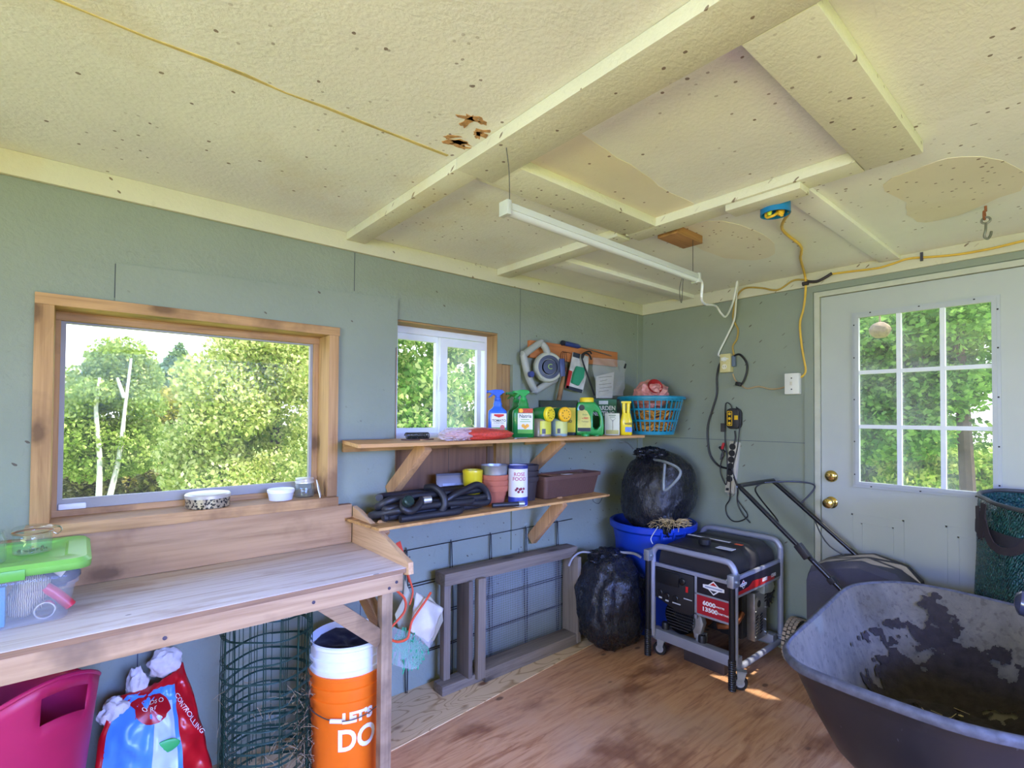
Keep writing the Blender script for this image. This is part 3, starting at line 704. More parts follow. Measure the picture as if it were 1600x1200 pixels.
# cat-litter-style bag slumped on the wall, white liner spilling out
t = thing('litter_bag', 'torn red and blue printed bag slumped against the wall, white lining hanging out', 'bag', (.24, 2.19, 0))
_L = [Vector((.055, 2.09, .012)), onY(160, 1138, 2.11), onY(216, 1080, 2.20)]; _Rr = [Vector((.40, 2.09, .012)), onY(316, 1138, 2.13), onY(285, 1036, 2.21)]
def _q(P, v): return P[0] * ((1 - v) * (1 - 2 * v)) + P[1] * (4 * v * (1 - v)) + P[2] * (v * (2 * v - 1))
def sack(u, v):
    # u across, v up; slumped on the wall
    p_ = _q(_L, v).lerp(_q(_Rr, v), u)
    return p_ + Vector((.006 * nz((u * 5, v * 6, 2), 1.2, 9), -.070 * sin(PI * min(1, max(0, u))) * (1 - .6 * v) + .020 * nz((u * 4, v * 5, 0), 1.6, 3) + .010 * nz((u * 9, v * 11, 0), 1.6, 5), .004 * nz((u * 7, v * 3, 0), 1.5, 1)))
b = BM(); grid(b, sack, 30, 40); obj('front', b, M((186, 18, 32), .28, var=.08, name='red_film'), t, 60, thick=.004)
def sub(u0, u1, v0, v1, fn, off, nu=14, nv=18):
    b = BM(); grid(b, lambda u, v: fn(u0 + (u1 - u0) * u, v0 + (v1 - v0) * v) + Vector((0, -off, 0)), nu, nv); return b
obj('blue_panel', sub(.05, .74, .20, .90, sack, .004, 24, 28), M((76, 142, 220), .3, var=.06), t, 60)
obj('pale_panel', sub(.46, .69, .30, .76, sack, .006, 16, 24), M((184, 206, 240), .3, var=.04), t, 60)
b = BM(); c0 = (.42, .70); pl = [(c0[0] + .25 * cos(q) * (1 - .25 * (sin(q) < 0)), c0[1] + .135 * sin(q)) for q in [k * 2 * PI / 28 for k in range(28)]]
vv = [b.verts.new(sack(*q) + Vector((0, -.008, 0))) for q in pl]; vc = b.verts.new(sack(*c0) + Vector((0, -.012, 0)))
for k in range(28): b.faces.new((vv[k], vv[(k + 1) % 28], vc))
obj('cartouche', b, M((164, 16, 30), .3, var=.08), t, 60)
WHITE = M((236, 236, 238), .5, var=.02, name='white_print')
def on_sack(name, s, size, u, v, rot, mat, off=.016):
    b = text_bm(s, size, .0); c, sn = cos(rad(rot)), sin(rad(rot))
    for q in b.verts:
        x_, y_ = q.co.x * c - q.co.y * sn, q.co.x * sn + q.co.y * c
        q.co = sack(u + x_ / .28, v + y_ / .48) + Vector((0, -off, 0))
    return obj(name, b, mat, t, 0)
on_sack('lettering', 'LITTER', .022, .30, .945, 22, WHITE, .006); on_sack('lettering', 'CONTROLLING', .024, .87, .64, -66, WHITE, .006)
on_sack('lettering', 'DS O', .026, .47, .770, 2, M((200, 206, 190), .5, var=.02), .017); on_sack('lettering', 'O RE', .024, .40, .700, 12, WHITE, .017)
b = BM(); blob(b, sack(.58, .44) + Vector((0, -.008, 0)), (.040, .005, .022), None, 3, 4, .1, 2); obj('green_print', b, M((52, 168, 92), .4, var=.05), t)
b = BM(); q1, q2, q3 = onY(258, 1036, 2.2), onY(214, 1072, 2.19), onY(178, 1114, 2.14); blob(b, q1, (.050, .030, .050), None, 4, 21, .28, 1.7); blob(b, q2, (.030, .028, .060), None, 4, 22, .3, 2); blob(b, q3, (.040, .035, .048), None, 4, 23, .35, 2)
obj('liner', b, M((206, 202, 200), .75, var=.15, vs=30, bump=.5, bs=30), t)

# rolled green wire fencing
pw = Vector((.565, 2.075, 0)); t = thing('wire_fencing', 'roll of dark green wire garden fencing standing under the bench', 'wire roll', pw)
GW = M((22, 62, 50), .5, .2, var=.15, name='green_wire')
zs = [.02, .05, .08, .11, .14, .17, .20, .235, .27, .31, .35, .39, .44, .50, .58, .66, .72]
rr_ = lambda th, z: .160 - .0048 * th / (2 * PI) + .004 * sin(3 * th + z * 9)
b = BM(); R.seed(5)
for z in zs:
    tl = .010 * R.uniform(-1, 1); ph = R.random() * 6
    tube(b, [((rr_(th, z)) * cos(th), rr_(th, z) * sin(th), z + tl * sin(th + ph) + .003 * sin(5 * th)) for th in [k * 2 * PI / 40 for k in range(40 * 3 + 9)]], .0014, 5)
part('horizontal_wire', b, GW, t, 60)
b = BM()
for k in range(46):
    th = k * 2 * PI * 3.1 / 46 + R.uniform(-.05, .05); r_ = rr_(th, 0)
    tube(b, [((r_ + .004 * R.uniform(-1, 1)) * cos(th + .02 * R.uniform(-1, 1)), r_ * sin(th), z) for z in (.005, .2, .4, .6, .745)], .0014, 5)
part('vertical_wire', b, GW, t, 60)
b = BM(); R.seed(8)
for k in range(260):
    th = R.uniform(-1.9, .4) if R.random() < .6 else R.uniform(-PI, PI); r_ = .155 + R.uniform(-.02, .012); z = .03 + .36 * R.random() ** 1.4
    p0 = Vector((pw.x + r_ * cos(th), pw.y + r_ * sin(th), z)); q = Vector((R.gauss(0, 1), R.gauss(0, 1), R.gauss(0, 1))).normalized() * R.uniform(.01, .035)
    tube(b, [p0 - q, p0 + q * .2 + Vector((0, 0, .004)), p0 + q], .0008, 4)
o = rooted(b, 'dry_grass', M((156, 138, 108), .9, var=.3, vs=40), 'dry grass and dead stems tangled in the green wire roll', 'dry grass', (pw.x, pw.y, .03)); o['kind'] = 'stuff'

# buckets: a white one nested in an orange one
pb = Vector((.846, 2.000, 0)); rot_b = -math.atan2(pb.x, pb.y)
t = thing('bucket', 'orange bucket with white lettering under the bench, a white bucket set in it', 'bucket', pb)
ORG = M((236, 108, 20), .38, var=.05, name='orange_plastic')
b = BM(); lathe(b, [(0, .004), (.128, .004), (.131, 0), (.1335, .02), (.1425, .29), (.1485, .292), (.1485, .305), (.1435, .308), (.1440, .335), (.1500, .337), (.1500, .352), (.1445, .355), (.146, .385), (.151, .388), (.151, .398), (.143, .400), (.130, .02), (0, .015)], 56); part('body', b, ORG, t, 30)
b = BM(); tube(b, spline([(.150, -.02, .33), (.142, -.09, .29), (.09, -.135, .262), (.03, -.160, .252), (-.03, -.160, .252), (-.09, -.135, .262), (-.142, -.09, .29), (-.150, -.02, .33)], 6), .0022, 6)
part('bail', b, M((120, 120, 124), .35, .9, var=.05), t)
b = BM(); tube(b, [(-.062, -.152, .2535), (-.020, -.163, .252)], .008, 12); part('grip', b, M((232, 230, 228), .4, var=.03), t)
def wrap(name, s, size, z, a0, mat, r_=.142, bold=.003, sx=1, sl=0.0):
    b = text_bm(s, size, bold, sx); bmesh.ops.subdivide_edges(b, edges=[e for e in b.edges if e.calc_length() > .012], cuts=2)
    for q in b.verts:
        a = a0 + q.co.x / r_; rr2 = .1335 + (z + q.co.y - .02) * (.009 / .27) + .0012
        q.co = Vector((rr2 * sin(a), -rr2 * cos(a), z + q.co.y))
    return part(name, b, mat, t, 0)
wrap('lettering', "LET'S", .052, .246, .27, WHITE, sx=1.0); wrap('lettering', 'DO', .112, .160, .27, WHITE, sx=.88)
b = BM()
t.rotation_euler = (0, 0, rot_b)
t = thing('bucket', 'white bucket nested in the top of the orange bucket', 'bucket', pb + Vector((0, 0, .106)))
WP = M((224, 228, 238), .35, var=.05, name='white_pail')
b = BM(); lathe(b, [(0, .004), (.124, .004), (.128, .03), (.141, .285), (.1475, .297), (.1475, .312), (.142, .315), (.1425, .335), (.148, .337), (.148, .350), (.143, .353), (.144, .385), (.150, .390), (.150, .400), (.143, .405), (.1415, .40), (.126, .03), (0, .012)], 56); part('body', b, WP, t, 30)
t.rotation_euler = (0, 0, rot_b)
b = BM(); g = grid(b, lambda u, v: Vector((pb.x + .134 * v * cos(2 * PI * u), pb.y + .134 * v * sin(2 * PI * u), .455 + .012 * nz((v * cos(2 * PI * u) * 3, v * sin(2 * PI * u) * 3, 0), 1.5, 4) + .03 * v * sin(2 * PI * u))), 36, 10, True)
rooted(b, 'bin_liner', M((30, 34, 54), .45, var=.2, vs=20, bump=.5, bs=30), 'dark navy plastic liner filling the white bucket', 'plastic liner', (pb.x, pb.y, .44))

# mesh bag hanging from the bench corner
pm = Vector((1.02, 1.98, .80)); t = thing('mesh_bag', 'pale canvas and mesh clothespin bag with orange piping hanging at the bench corner', 'bag', pm)
CANV = M((206, 200, 184), .9, var=.08, vs=14, bump=.3, bs=160, name='canvas'); PIPE = M((222, 84, 48), .7, var=.1, name='orange_piping')
mb = lambda px, py, y: onY(px, py, y)
# canvas front, folded flap
def flap(u, v):
    a = mb(650, 925, 1.97).lerp(mb(692, 950, 1.99), u); c = mb(640, 985, 1.93).lerp(mb(670, 1012, 1.96), u)
    p_ = a.lerp(c, v); return p_ + Vector((0, -.045 * sin(PI * u) * sin(PI * v) + .010 * nz((u * 3, v * 4, 1), 1.2, 6), 0))
b = BM(); grid(b, flap, 16, 18); obj('canvas', b, CANV, t, 60, thick=.003)
b = BM(); pl = [(632, 905), (640, 925), (650, 940), (672, 932), (691, 955), (692, 970), (678, 1000), (655, 1020), (640, 1000), (622, 980), (617, 960), (630, 935)]
vv = [b.verts.new(mb(px, py, 2.02)) for px, py in pl]; b.faces.new(vv); bmesh.ops.triangulate(b, faces=b.faces[:]); obj('canvas', b, M((190, 184, 158), .9, var=.1, bump=.3, bs=160), t, 60, thick=.004)
tm = NT('mesh_net'); wv = tm.n('ShaderNodeTexChecker'); wv.inputs['Scale'].default_value = 330; tm.l(tm.co(), wv.inputs[0]); tm.col(srgb((196, 202, 206))); tm.set(Roughness=.8); tm.l(tm.math('ADD', tm.math('MULTIPLY', wv.outputs['Fac'], .35), .12), tm.b.inputs['Alpha'])
def net(u, v):
    a = mb(612, 978, 1.93).lerp(mb(678, 1002, 1.96), u); c = mb(613, 1038, 1.93).lerp(mb(660, 1030, 1.95), u); p_ = a.lerp(c, v)
    return p_ + Vector((0, -.05 * sin(PI * u) * (.4 + .6 * v), -.012 * sin(PI * u) * v))
b = BM(); grid(b, net, 16, 14); obj('net', b, tm.m, t, 60)
b = BM(); tube(b, spline([mb(605, 895, 1.90), mb(612, 915, 1.90), mb(632, 935, 1.90), mb(632, 955, 1.90), mb(616, 975, 1.89), mb(606, 985, 1.88)], 5), .005, 7)
tube(b, spline([mb(673, 926, 1.95), mb(664, 940, 1.93), mb(645, 968, 1.905), mb(640, 985, 1.90), mb(636, 998, 1.895), mb(622, 1003, 1.89), mb(608, 998, 1.88)], 5), .005, 7)
tube(b, spline([mb(634, 886, 1.94), mb(640, 905, 1.93), mb(645, 925, 1.92), mb(640, 945, 1.91)], 5), .004, 7); obj('piping', b, PIPE, t)
b = BM(); q0 = onY(622, 847, 2.06); bar(b, q0, q0 + Vector((.012, -.01, -.05)), .004, .022, (1, 0, 0)); tube(b, spline([q0 + Vector((.012, -.01, -.05)), mb(632, 885, 1.98), mb(640, 910, 1.95)], 4), .004, 6); obj('strap', b, M((206, 66, 40), .8, var=.1), t)
b = BM(); R.seed(4)
for k in range(170):
    u, v = R.random(), .1 + .85 * R.random(); p_ = net(u, v) + Vector((0, .006 + .03 * R.random(), 0)); d = Vector((R.gauss(0, .4), R.gauss(0, .3), R.choice((-1, 1)))).normalized() * R.uniform(.02, .035)
    tube(b, [p_ - d, p_ + d], .0022, 5)
obj('clip', b, M((30, 176, 120), .4, var=.15, vs=40), t)['kind'] = 'stuff'
# ================================================================== shelves
OSB = wood('shelf_board', (198, 152, 98), (150, 104, 62), 0, 1.1)
SU, SL = 1.270, .918
YU = 1.930
t = thing('wall_shelf', 'upper plywood shelf across the small window, holding sprayers and garden bottles', 'shelf', (1.8, DA, SU))
b = BM(); prism(b, [(.930, DA - .001), (.848, YU + .01), (.856, YU), (2.755, YU), (2.755, DA - .001)], SU - .015, SU, 'xy'); obj('board', b, OSB, t, 0)
b = BM(); box(b, .93, 1.80, DA - .022, DA - .001, SU - .055, SU - .015, .002); obj('cleat', b, M_PINE, t, 30)
b = BM(); box(b, 2.05, 2.74, DA - .022, DA - .013, SU - .055, SU - .015, .002); obj('cleat', b, M_PINE, t, 30)
def diag(px0, py0, px1, py1, y0, y1, wd, th, parent, m):
    a, c = onY(px0, py0, y0), onY(px1, py1, y1); b = BM(); bar(b, a, c, wd, th, Vector((0, 1, 1)), .002); obj('bracket', b, m, parent, 30)
BRK = wood('bracket_wood', (196, 152, 104), (152, 110, 72), 2, 1)
b = BM(); bar(b, (1.170, DA - .018, 1.012), (1.225, YU + .12, SU - .018), .040, .065, (0, 1, 1), .002); obj('bracket', b, BRK, t, 30)
b = BM(); bar(b, (2.12, DA - .018, 1.075), (2.12, YU + .12, SU - .018), .036, .060, (0, 1, 1), .002); obj('bracket', b, BRK, t, 30)
t = thing('wall_shelf', 'lower strand-board shelf with a coiled black hose and clay pots', 'shelf', (1.7, DA, SL))
b = BM(); prism(b, [(.93, DA - .001), (.955, 1.968), (2.452, 1.968), (2.46, DA - .001)], SL - .012, SL, 'xy'); obj('board', b, wood('strand_board', (206, 160, 98), (142, 94, 52), 0, 2.2, stain=(120, 76, 44)), t, 0)
b = BM(); bar(b, (2.11, DA - .016, .640), (2.11, 2.03, SL - .014), .036, .065, (0, 1, 1), .002); obj('bracket', b, BRK, t, 30)
b = BM(); bar(b, (1.02, DA - .016, .70), (1.02, 2.05, SL - .014), .036, .065, (0, 1, 1), .002); obj('bracket', b, BRK, t, 30)
b = BM(); tube(b, spline([(2.36, 2.02, SL - .012), (2.365, 2.02, SL - .040), (2.41, 2.02, SL - .058), (2.455, 2.03, SL - .035), (2.46, 2.03, SL - .012)], 6), .0016, 6); obj('wire_loop', b, M((30, 34, 44), .5), t)

# ================================================================== on the upper shelf
def at_shelf(px, y, z): p = onY(px, 680, y); return Vector((p.x, y, z))
LAB = M((222, 222, 210), .45, var=.03, name='label_paper')
INK = M((40, 48, 60), .6, var=0, name='ink'); INKR = M((196, 36, 34), .5, var=0, name='red_ink'); INKG = M((92, 168, 62), .5, var=.04, name='green_ink')
def spray_bottle(pos, label, body_c, head_c, w_, d_, h_, extra=0):
    """body, shoulder neck, trigger head"""
    t = thing('spray_bottle', label, 'spray bottle', pos)
    m = M(body_c, .3, var=.05, coat=.3); hm = M(head_c, .35, var=.05)
    b = BM(); L = []
    for z, k in ((0, .93), (.004, 1), (h_ * .50, 1), (h_ * .56, .95), (h_ * .61, .62), (h_ * .66, .44), (h_ * .70, .48), (h_ * .73, .40), (h_ * .80, .36)):
        L.append([Vector((a, c, z)) for a, c in rrect(w_ * k, d_ * (k if k < .9 else 1) if k < .9 else d_ * k, min(.016, w_ * k * .3))])
    loft(b, L); part('body', b, m, t, 50)
    b = BM(); lathe(b, [(.016, h_ * .76), (.018, h_ * .77), (.018, h_ * .82), (.014, h_ * .83), (.013, h_ * .87), (0, h_ * .88)], 20)
    prism(b, [(-.050, h_ * .975), (-.046, h_ * .925), (-.026, h_ * .92), (-.014, h_ * .86), (.014, h_ * .86), (.018, h_ * .91), (.030, h_ * .915), (.036, h_ * .95), (.026, h_ * .99), (-.010, h_ * 1.0)], -.012, .012, 'xz', .004)
    part('spray_head', b, hm, t, 45)
    b = BM(); prism(b, [(-.030, h_ * .925), (-.018, h_ * .92), (-.028, h_ * .865), (-.044, h_ * .825), (-.052, h_ * .83), (-.040, h_ * .87)], -.007, .007, 'xz', .002); part('trigger', b, hm, t, 45)
    b = BM(); tube(b, [(-.049, 0, h_ * .95), (-.058, 0, h_ * .95)], .008, 12); part('nozzle', b, hm, t)
    return t
y0 = 2.12
pb1 = Vector((1.702, y0, SU)); s1 = spray_bottle(pb1, 'blue trigger spray bottle on the shelf beside the small window', (44, 104, 204), (40, 92, 200), .100, .060, .258)
b = BM(); box(b, -.032, .047, -.0318, -.0302, .030, .130); part('label', b, LAB, s1, 0)
b = BM(); prism(b, [(-.018, .126), (.034, .126), (.034, .117), (.008, .108), (-.018, .117)], -.0328, -.0316, 'xz'); part('emblem', b, INKR, s1, 0)
ltext('lettering', 'TOMATO', .017, INK, s1, (.008, -.0322, .092), bold=.0004); ltext('lettering', '& VEGETABLE', .009, INK, s1, (.008, -.0322, .080))
b = BM(); box(b, -.032, .047, -.0324, -.0314, .030, .056); part('label_band', b, INKG, s1, 0); b = BM(); blob(b, (.026, -.0322, .052), (.013, .0012, .018), None, 3, 2, .05, 2); part('tomato_print', b, M((206, 96, 84), .5, var=.1), s1)
facing(s1)
pb2 = Vector((1.868, y0 - .02, SU)); s2 = spray_bottle(pb2, 'green trigger spray bottle with a cream fruit label, second from the window', (16, 128, 54), (20, 150, 66), .120, .064, .262)
b = BM(); box(b, -.030, .052, -.0335, -.0322, .022, .132); part('label', b, LAB, s2, 0)
b = BM(); box(b, -.030, .052, -.0342, -.0333, .022, .044); part('label_band', b, INKG, s2, 0)
b = BM(); box(b, -.026, .052, -.0342, -.0322, .134, .158); part('label_photo', b, M((190, 62, 34), .5, var=.45, vs=120), s2, 0)
b = BM(); lathe(b, [(0, .001), (.011, .001), (.011, 0)], 20, (-.012, -.0345, .146), Matrix.Rotation(PI / 2, 4, 'X')); part('orange_print', b, M((240, 176, 40), .5, var=.1), s2)
ltext('lettering', 'Natria', .026, INK, s2, (.011, -.0338, .116), bold=.0003)
b = BM(); box(b, -.012, .034, -.0342, -.0333, .096, .099); box(b, -.018, .040, -.0342, -.0333, .085, .088); part('fine_print', b, INKG, s2, 0)
b = BM()
for q in ((.0, .064), (.022, .064), (.011, .056)): lathe(b, [(0, .001), (.010, .001), (.010, 0)], 18, (q[0], -.034, q[1]), Matrix.Rotation(PI / 2, 4, 'X'))
part('fruit_print', b, M((244, 178, 60), .5, var=.1), s2); facing(s2)
pb3 = Vector((onY(806, 650, y0 + .085).x, y0 + .085, SU)); s3 = spray_bottle(pb3, 'green trigger spray bottle half hidden behind the one with the fruit label', (14, 112, 48), (18, 138, 60), .100, .060, .258); facing(s3)

# hose-end feeders: jar with a green head and a yellow dial facing the room
def feeder(pos, label, jar_c, lab_c, dial_c, w_, rot):
    t = thing('hose_end_feeder', label, 'feeder', pos, 'hose-end feeders on the upper shelf')
    b = BM(); lathe(b, [(0, 0), (w_ * .46, 0), (w_ * .5, .005), (w_ * .5, .080), (w_ * .44, .096), (w_ * .36, .104), (0, .104)], 32); part('jar', b, M(jar_c, .25, var=.08, coat=.3), t)
    b = BM(); grid(b, lambda u, v: Vector((w_ * .506 * sin(-.9 + 1.7 * u), -w_ * .506 * cos(-.9 + 1.7 * u), .016 + .074 * v)), 16, 2); lb = part('label', b, M(lab_c, .45, var=.05), t, 60)
    b = BM(); grid(b, lambda u, v: Vector((w_ * .512 * sin(-.72 + .34 * u), -w_ * .512 * cos(-.72 + .34 * u), .018 + .028 * v)), 4, 2); part('barcode', b, M((90, 92, 96), .6, var=.5, vs=300), t, 60)
    rx_ = Matrix.Rotation(PI / 2, 4, 'X')
    b = BM(); lathe(b, [(0, -.075), (.022, -.072), (.034, -.05), (.040, -.01), (.042, .05), (.040, .062), (0, .062)], 28, (0, 0, .128), rx_); lathe(b, [(.030, 0), (.033, .004), (.030, .025), (0, .025)], 24, (0, 0, .094)); part('head', b, M((18, 118, 52), .35, var=.06), t)
    b = BM(); lathe(b, [(.0405, .056), (.0425, .058), (.0425, .072), (.036, .078), (.014, .076), (0, .078)], 32, (0, 0, .128), rx_); dl = part('dial', b, M(dial_c, .4, var=.05), t)
    b = BM(); R.seed(2)
    for k in range(9): a = k * .7; lathe(b, [(0, .0005), (.0035, .0005), (.0035, 0)], 8, (.024 * cos(a), -.079, .128 + .024 * sin(a)), rx_)
    part('spray_hole', b, M((70, 64, 20), .6, var=0), dl); t.rotation_euler = (0, 0, rot); return t
feeder(Vector((2.005, 2.11, SU)), 'hose-end feeder with a yellow dial on a greyish brown jar with a yellow label', (150, 136, 112), (206, 204, 66), (238, 214, 40), .125, rad(8))
feeder(Vector((2.160, 2.115, SU)), 'hose-end feeder with an orange-yellow dial on a pale blue jar', (158, 186, 184), (204, 208, 122), (246, 186, 30), .105, rad(-12))
# plant food bag behind them
pq = Vector((2.26, 2.215, SU)); t = thing('plant_food_bag', 'black and yellow plant food bag behind the hose-end feeders', 'bag', pq)
b = BM(); L = []
for z, w_, d_ in ((0, .225, .05), (.05, .23, .062), (.12, .23, .05), (.185, .235, .022), (.215, .24, .006)): L.append([Vector((a, c, z)) for a, c in rrect(w_, d_, d_ * .45)])
loft(b, L); part('body', b, M((34, 52, 44), .35, var=.3, vs=30), t, 60)
b = BM(); grid(b, lambda u, v: Vector((-.075 + .18 * u, -.034 + .016 * abs(v - .35) - .0, .02 + .15 * v)), 4, 8); part('label', b, M((222, 200, 48), .45, var=.05), t, 60)
for s_, z, sz in (('AC', .142, .026), ('OTE', .108, .026), ('FOOD', .086, .022)): ltext('lettering', s_, sz, INK, t, (.052, -.0385, z), bold=.0006)
facing(t)
# green jug
pj = Vector((2.405, 2.09, SU)); t = thing('fertilizer_jug', 'big green plastic jug with a yellow cap and hand hole on the upper shelf', 'jug', pj)
GJ = M((22, 140, 60), .32, var=.06, coat=.25, name='green_jug')
outer = [(-.078, .004), (-.074, 0), (.078, 0), (.086, .010), (.088, .060), (.082, .115), (.066, .170), (.040, .196), (.034, .205), (-.066, .205), (-.072, .196), (-.080, .16), (-.080, .02)]
hole = [(.046, .040), (.062, .060), (.062, .110), (.048, .142), (.030, .152), (.022, .140), (.022, .055), (.032, .040)]
b = BM(); vo = [b.verts.new((x, -.048, z)) for x, z in outer]; vh = [b.verts.new((x, -.048, z)) for x, z in hole]
eo = [b.edges.new((vo[k], vo[(k + 1) % len(vo)])) for k in range(len(vo))]; eh = [b.edges.new((vh[k], vh[(k + 1) % len(vh)])) for k in range(len(vh))]
bmesh.ops.triangle_fill(b, edges=eo + eh, use_beauty=True)
fs = [f for f in b.faces]; ex = bmesh.ops.extrude_face_region(b, geom=fs); bmesh.ops.translate(b, vec=(0, .096, 0), verts=[g for g in ex['geom'] if isinstance(g, bmesh.types.BMVert)])
bmesh.ops.recalc_face_normals(b, faces=b.faces[:]); bmesh.ops.bevel(b, geom=[e for e in b.edges if e.is_manifold and e.calc_face_angle(0) > 1.2], offset=.009, segments=3, profile=.5, affect='EDGES')
part('body', b, GJ, t, 50)
b = BM(); lathe(b, [(.040, .203), (.043, .206), (.043, .228), (.039, .233), (0, .233)], 36, (-.016, 0, 0)); part('cap', b, M((240, 208, 40), .4, var=.05), t)
b = BM(); prism(b, [(-.070, .026), (.008, .026), (.010, .075), (.004, .118), (-.014, .150), (-.044, .165), (-.070, .150)], -.0500, -.0482, 'xz'); part('label', b, M((206, 196, 104), .45, var=.12, vs=30), t, 0)
b = BM(); box(b, -.070, .008, -.0506, -.0490, .026, .048); part('label_band', b, INK, t, 0)
b = BM(); lathe(b, [(0, .001), (.018, .001), (.018, 0)], 24, (-.046, -.0502, .170), Matrix.Rotation(PI / 2, 4, 'X')); part('emblem', b, M((26, 34, 30), .5, var=0), t)
ltext('lettering', 'Shake', .014, M((40, 120, 60), .5, var=0), t, (-.026, -.0506, .128)); ltext('lettering', 'n FEED', .013, INKR, t, (-.024, -.0506, .106), bold=.0005); ltext('lettering', 'Tomato', .013, INK, t, (-.026, -.0506, .086)); facing(t)
# netting carton, white seed box, yellow bottle
pn = Vector((2.680, 2.205, SU)); t = thing('netting_carton', 'dark green garden netting carton behind the green jug', 'carton', pn)
b = BM(); box(b, -.095, .085, -.028, .028, 0, .232, .002); part('body', b, M((28, 92, 52), .5, var=.12), t, 30)
ltext('lettering', 'GARDEN', .040, LAB, t, (.01, -.0286, .172), bold=.001, sx=.85); ltext('lettering', 'NETTING', .040, LAB, t, (.0, -.0286, .135), bold=.001, sx=.85)
b = BM(); box(b, -.03, .03, -.0288, -.0278, .198, .222); part('label', b, M((200, 206, 196), .5, var=.05), t, 0); facing(t)
pn = Vector((2.590, 2.06, SU)); t = thing('seed_carton', 'small white carton with a slender tree drawing, between the jug and the yellow bottle', 'carton', pn)
b = BM(); box(b, -.046, .046, -.022, .022, 0, .138, .0015); part('body', b, M((208, 208, 186), .5, var=.05), t, 30)
b = BM(); box(b, -.040, .040, -.0226, -.0218, .006, .032); part('label_band', b, M((178, 172, 96), .5, var=.1), t, 0)
b = BM(); tube(b, [(.004, -.0226, .030), (.004, -.0226, .096)], .0010, 5); tube(b, [(.004, -.0226, .088), (-.014, -.0226, .108)], .0008, 5); tube(b, [(.004, -.0226, .088), (.022, -.0226, .108)], .0008, 5); part('tree_print', b, M((70, 74, 60), .6, var=0), t)
b = BM(); box(b, -.022, .022, -.0226, -.0218, .122, .128); box(b, -.016, .018, -.0226, -.0218, .112, .116); part('fine_print', b, M((120, 136, 104), .6, var=0), t, 0); facing(t)
pn = Vector((2.668, 2.01, SU)); t = thing('squeeze_bottle', 'tall yellow weed killer bottle with a split neck, beside the blue basket', 'bottle', pn)
YEL = M((236, 210, 28), .35, var=.05, coat=.2, name='yellow_plastic')
b = BM(); L = [[Vector((a, c, z)) for a, c in rrect(w_, d_, min(w_, d_) * .4)] for z, w_, d_ in ((0, .068, .044), (.004, .074, .05), (.09, .074, .05), (.115, .062, .045), (.140, .050, .036))]
loft(b, L); part('body', b, YEL, t, 50)
b = BM(); tube(b, [(-.014, 0, .135), (-.016, 0, .205)], [.011, .012], 14); tube(b, [(.012, 0, .135), (.014, 0, .205)], [.011, .012], 14); part('neck', b, YEL, t)
b = BM(); box(b, -.031, .031, -.014, .014, .203, .216, .003); part('cap', b, YEL, t, 30)
b = BM(); box(b, -.006, .036, -.0262, -.0248, .020, .052); part('label', b, M((96, 136, 212), .45, var=.15, vs=60), t, 0); ltext('lettering', 'WEED', .017, INK, t, (.014, -.0258, .072), bold=.0006); facing(t)
# red granule bag, scissors tips, coil, green lids
b = BM(); blob(b, (1.50, 2.005, SU + .026), (.195, .075, .034), lambda p, d: Vector((p.x, p.y, max(-.0255, p.z))), 5, 31, .08, 2)
bmesh.ops.rotate(b, cent=(1.5, 2.0, SU), verts=b.verts[:], matrix=Matrix.Rotation(rad(-3), 3, 'Z'))
t = thing('granule_bag', 'clear bag of red granules lying flat on the upper shelf', 'bag', (1.5, 2.0, SU))
obj('granules', b, M((196, 62, 48), .45, var=.3, vs=110, bump=.6, bs=220, coat=.5), t)
b = BM(); blob(b, (1.36, 2.0, SU + .026), (.090, .068, .034), lambda p, d: Vector((p.x, p.y, max(-.0255, p.z))), 5, 33, .2, 3); obj('wrapper', b, film('clear_film', (226, 214, 222), .5, .12), t)
b = BM(); prism(b, [(1.690, 1.970), (1.760, 1.985), (1.765, 1.980), (1.700, 1.960)], SU + .001, SU + .004, 'xy'); prism(b, [(1.690, 1.975), (1.770, 1.960), (1.768, 1.954), (1.690, 1.964)], SU + .004, SU + .007, 'xy'); rooted(b, 'scissors', STEEL, 'steel scissor blades poking out beside the red bag', 'scissors', (1.72, 1.97, SU + .001), None, 20)
t = thing('coil_spring', 'dark ribbed coil on a brown base on the shelf at the window corner', 'coil', (1.225, 2.13, SU))
b = BM(); box(b, -.075, .078, -.022, .022, 0, .006, .002); part('base', b, M((96, 70, 54), .6, var=.1), t, 30)
b = BM(); tube(b, [(-.06 + .12 * k / 150, .014 * cos(k * 2 * PI / 10), .021 + .014 * sin(k * 2 * PI / 10)) for k in range(151)], .0026, 6); part('coil', b, M((62, 64, 68), .35, .8, var=.2), t)
b = BM(); lathe(b, [(.024, 0), (.024, .012), (.020, .018), (0, .020)], 24, (2.300, 2.03, SU)); rooted(b, 'screw_cap', M((24, 150, 62), .4, var=.05), 'bright green screw cap lying in front of the plant food bag', 'cap', (2.30, 2.03, SU))
b = BM(); lathe(b, [(.018, 0), (.018, .006), (.015, .009), (0, .010)], 24, (2.372, 2.005, SU)); rooted(b, 'screw_cap', M((30, 140, 60), .4, var=.05), 'flatter green cap lying before the green jug', 'cap', (2.372, 2.005, SU))

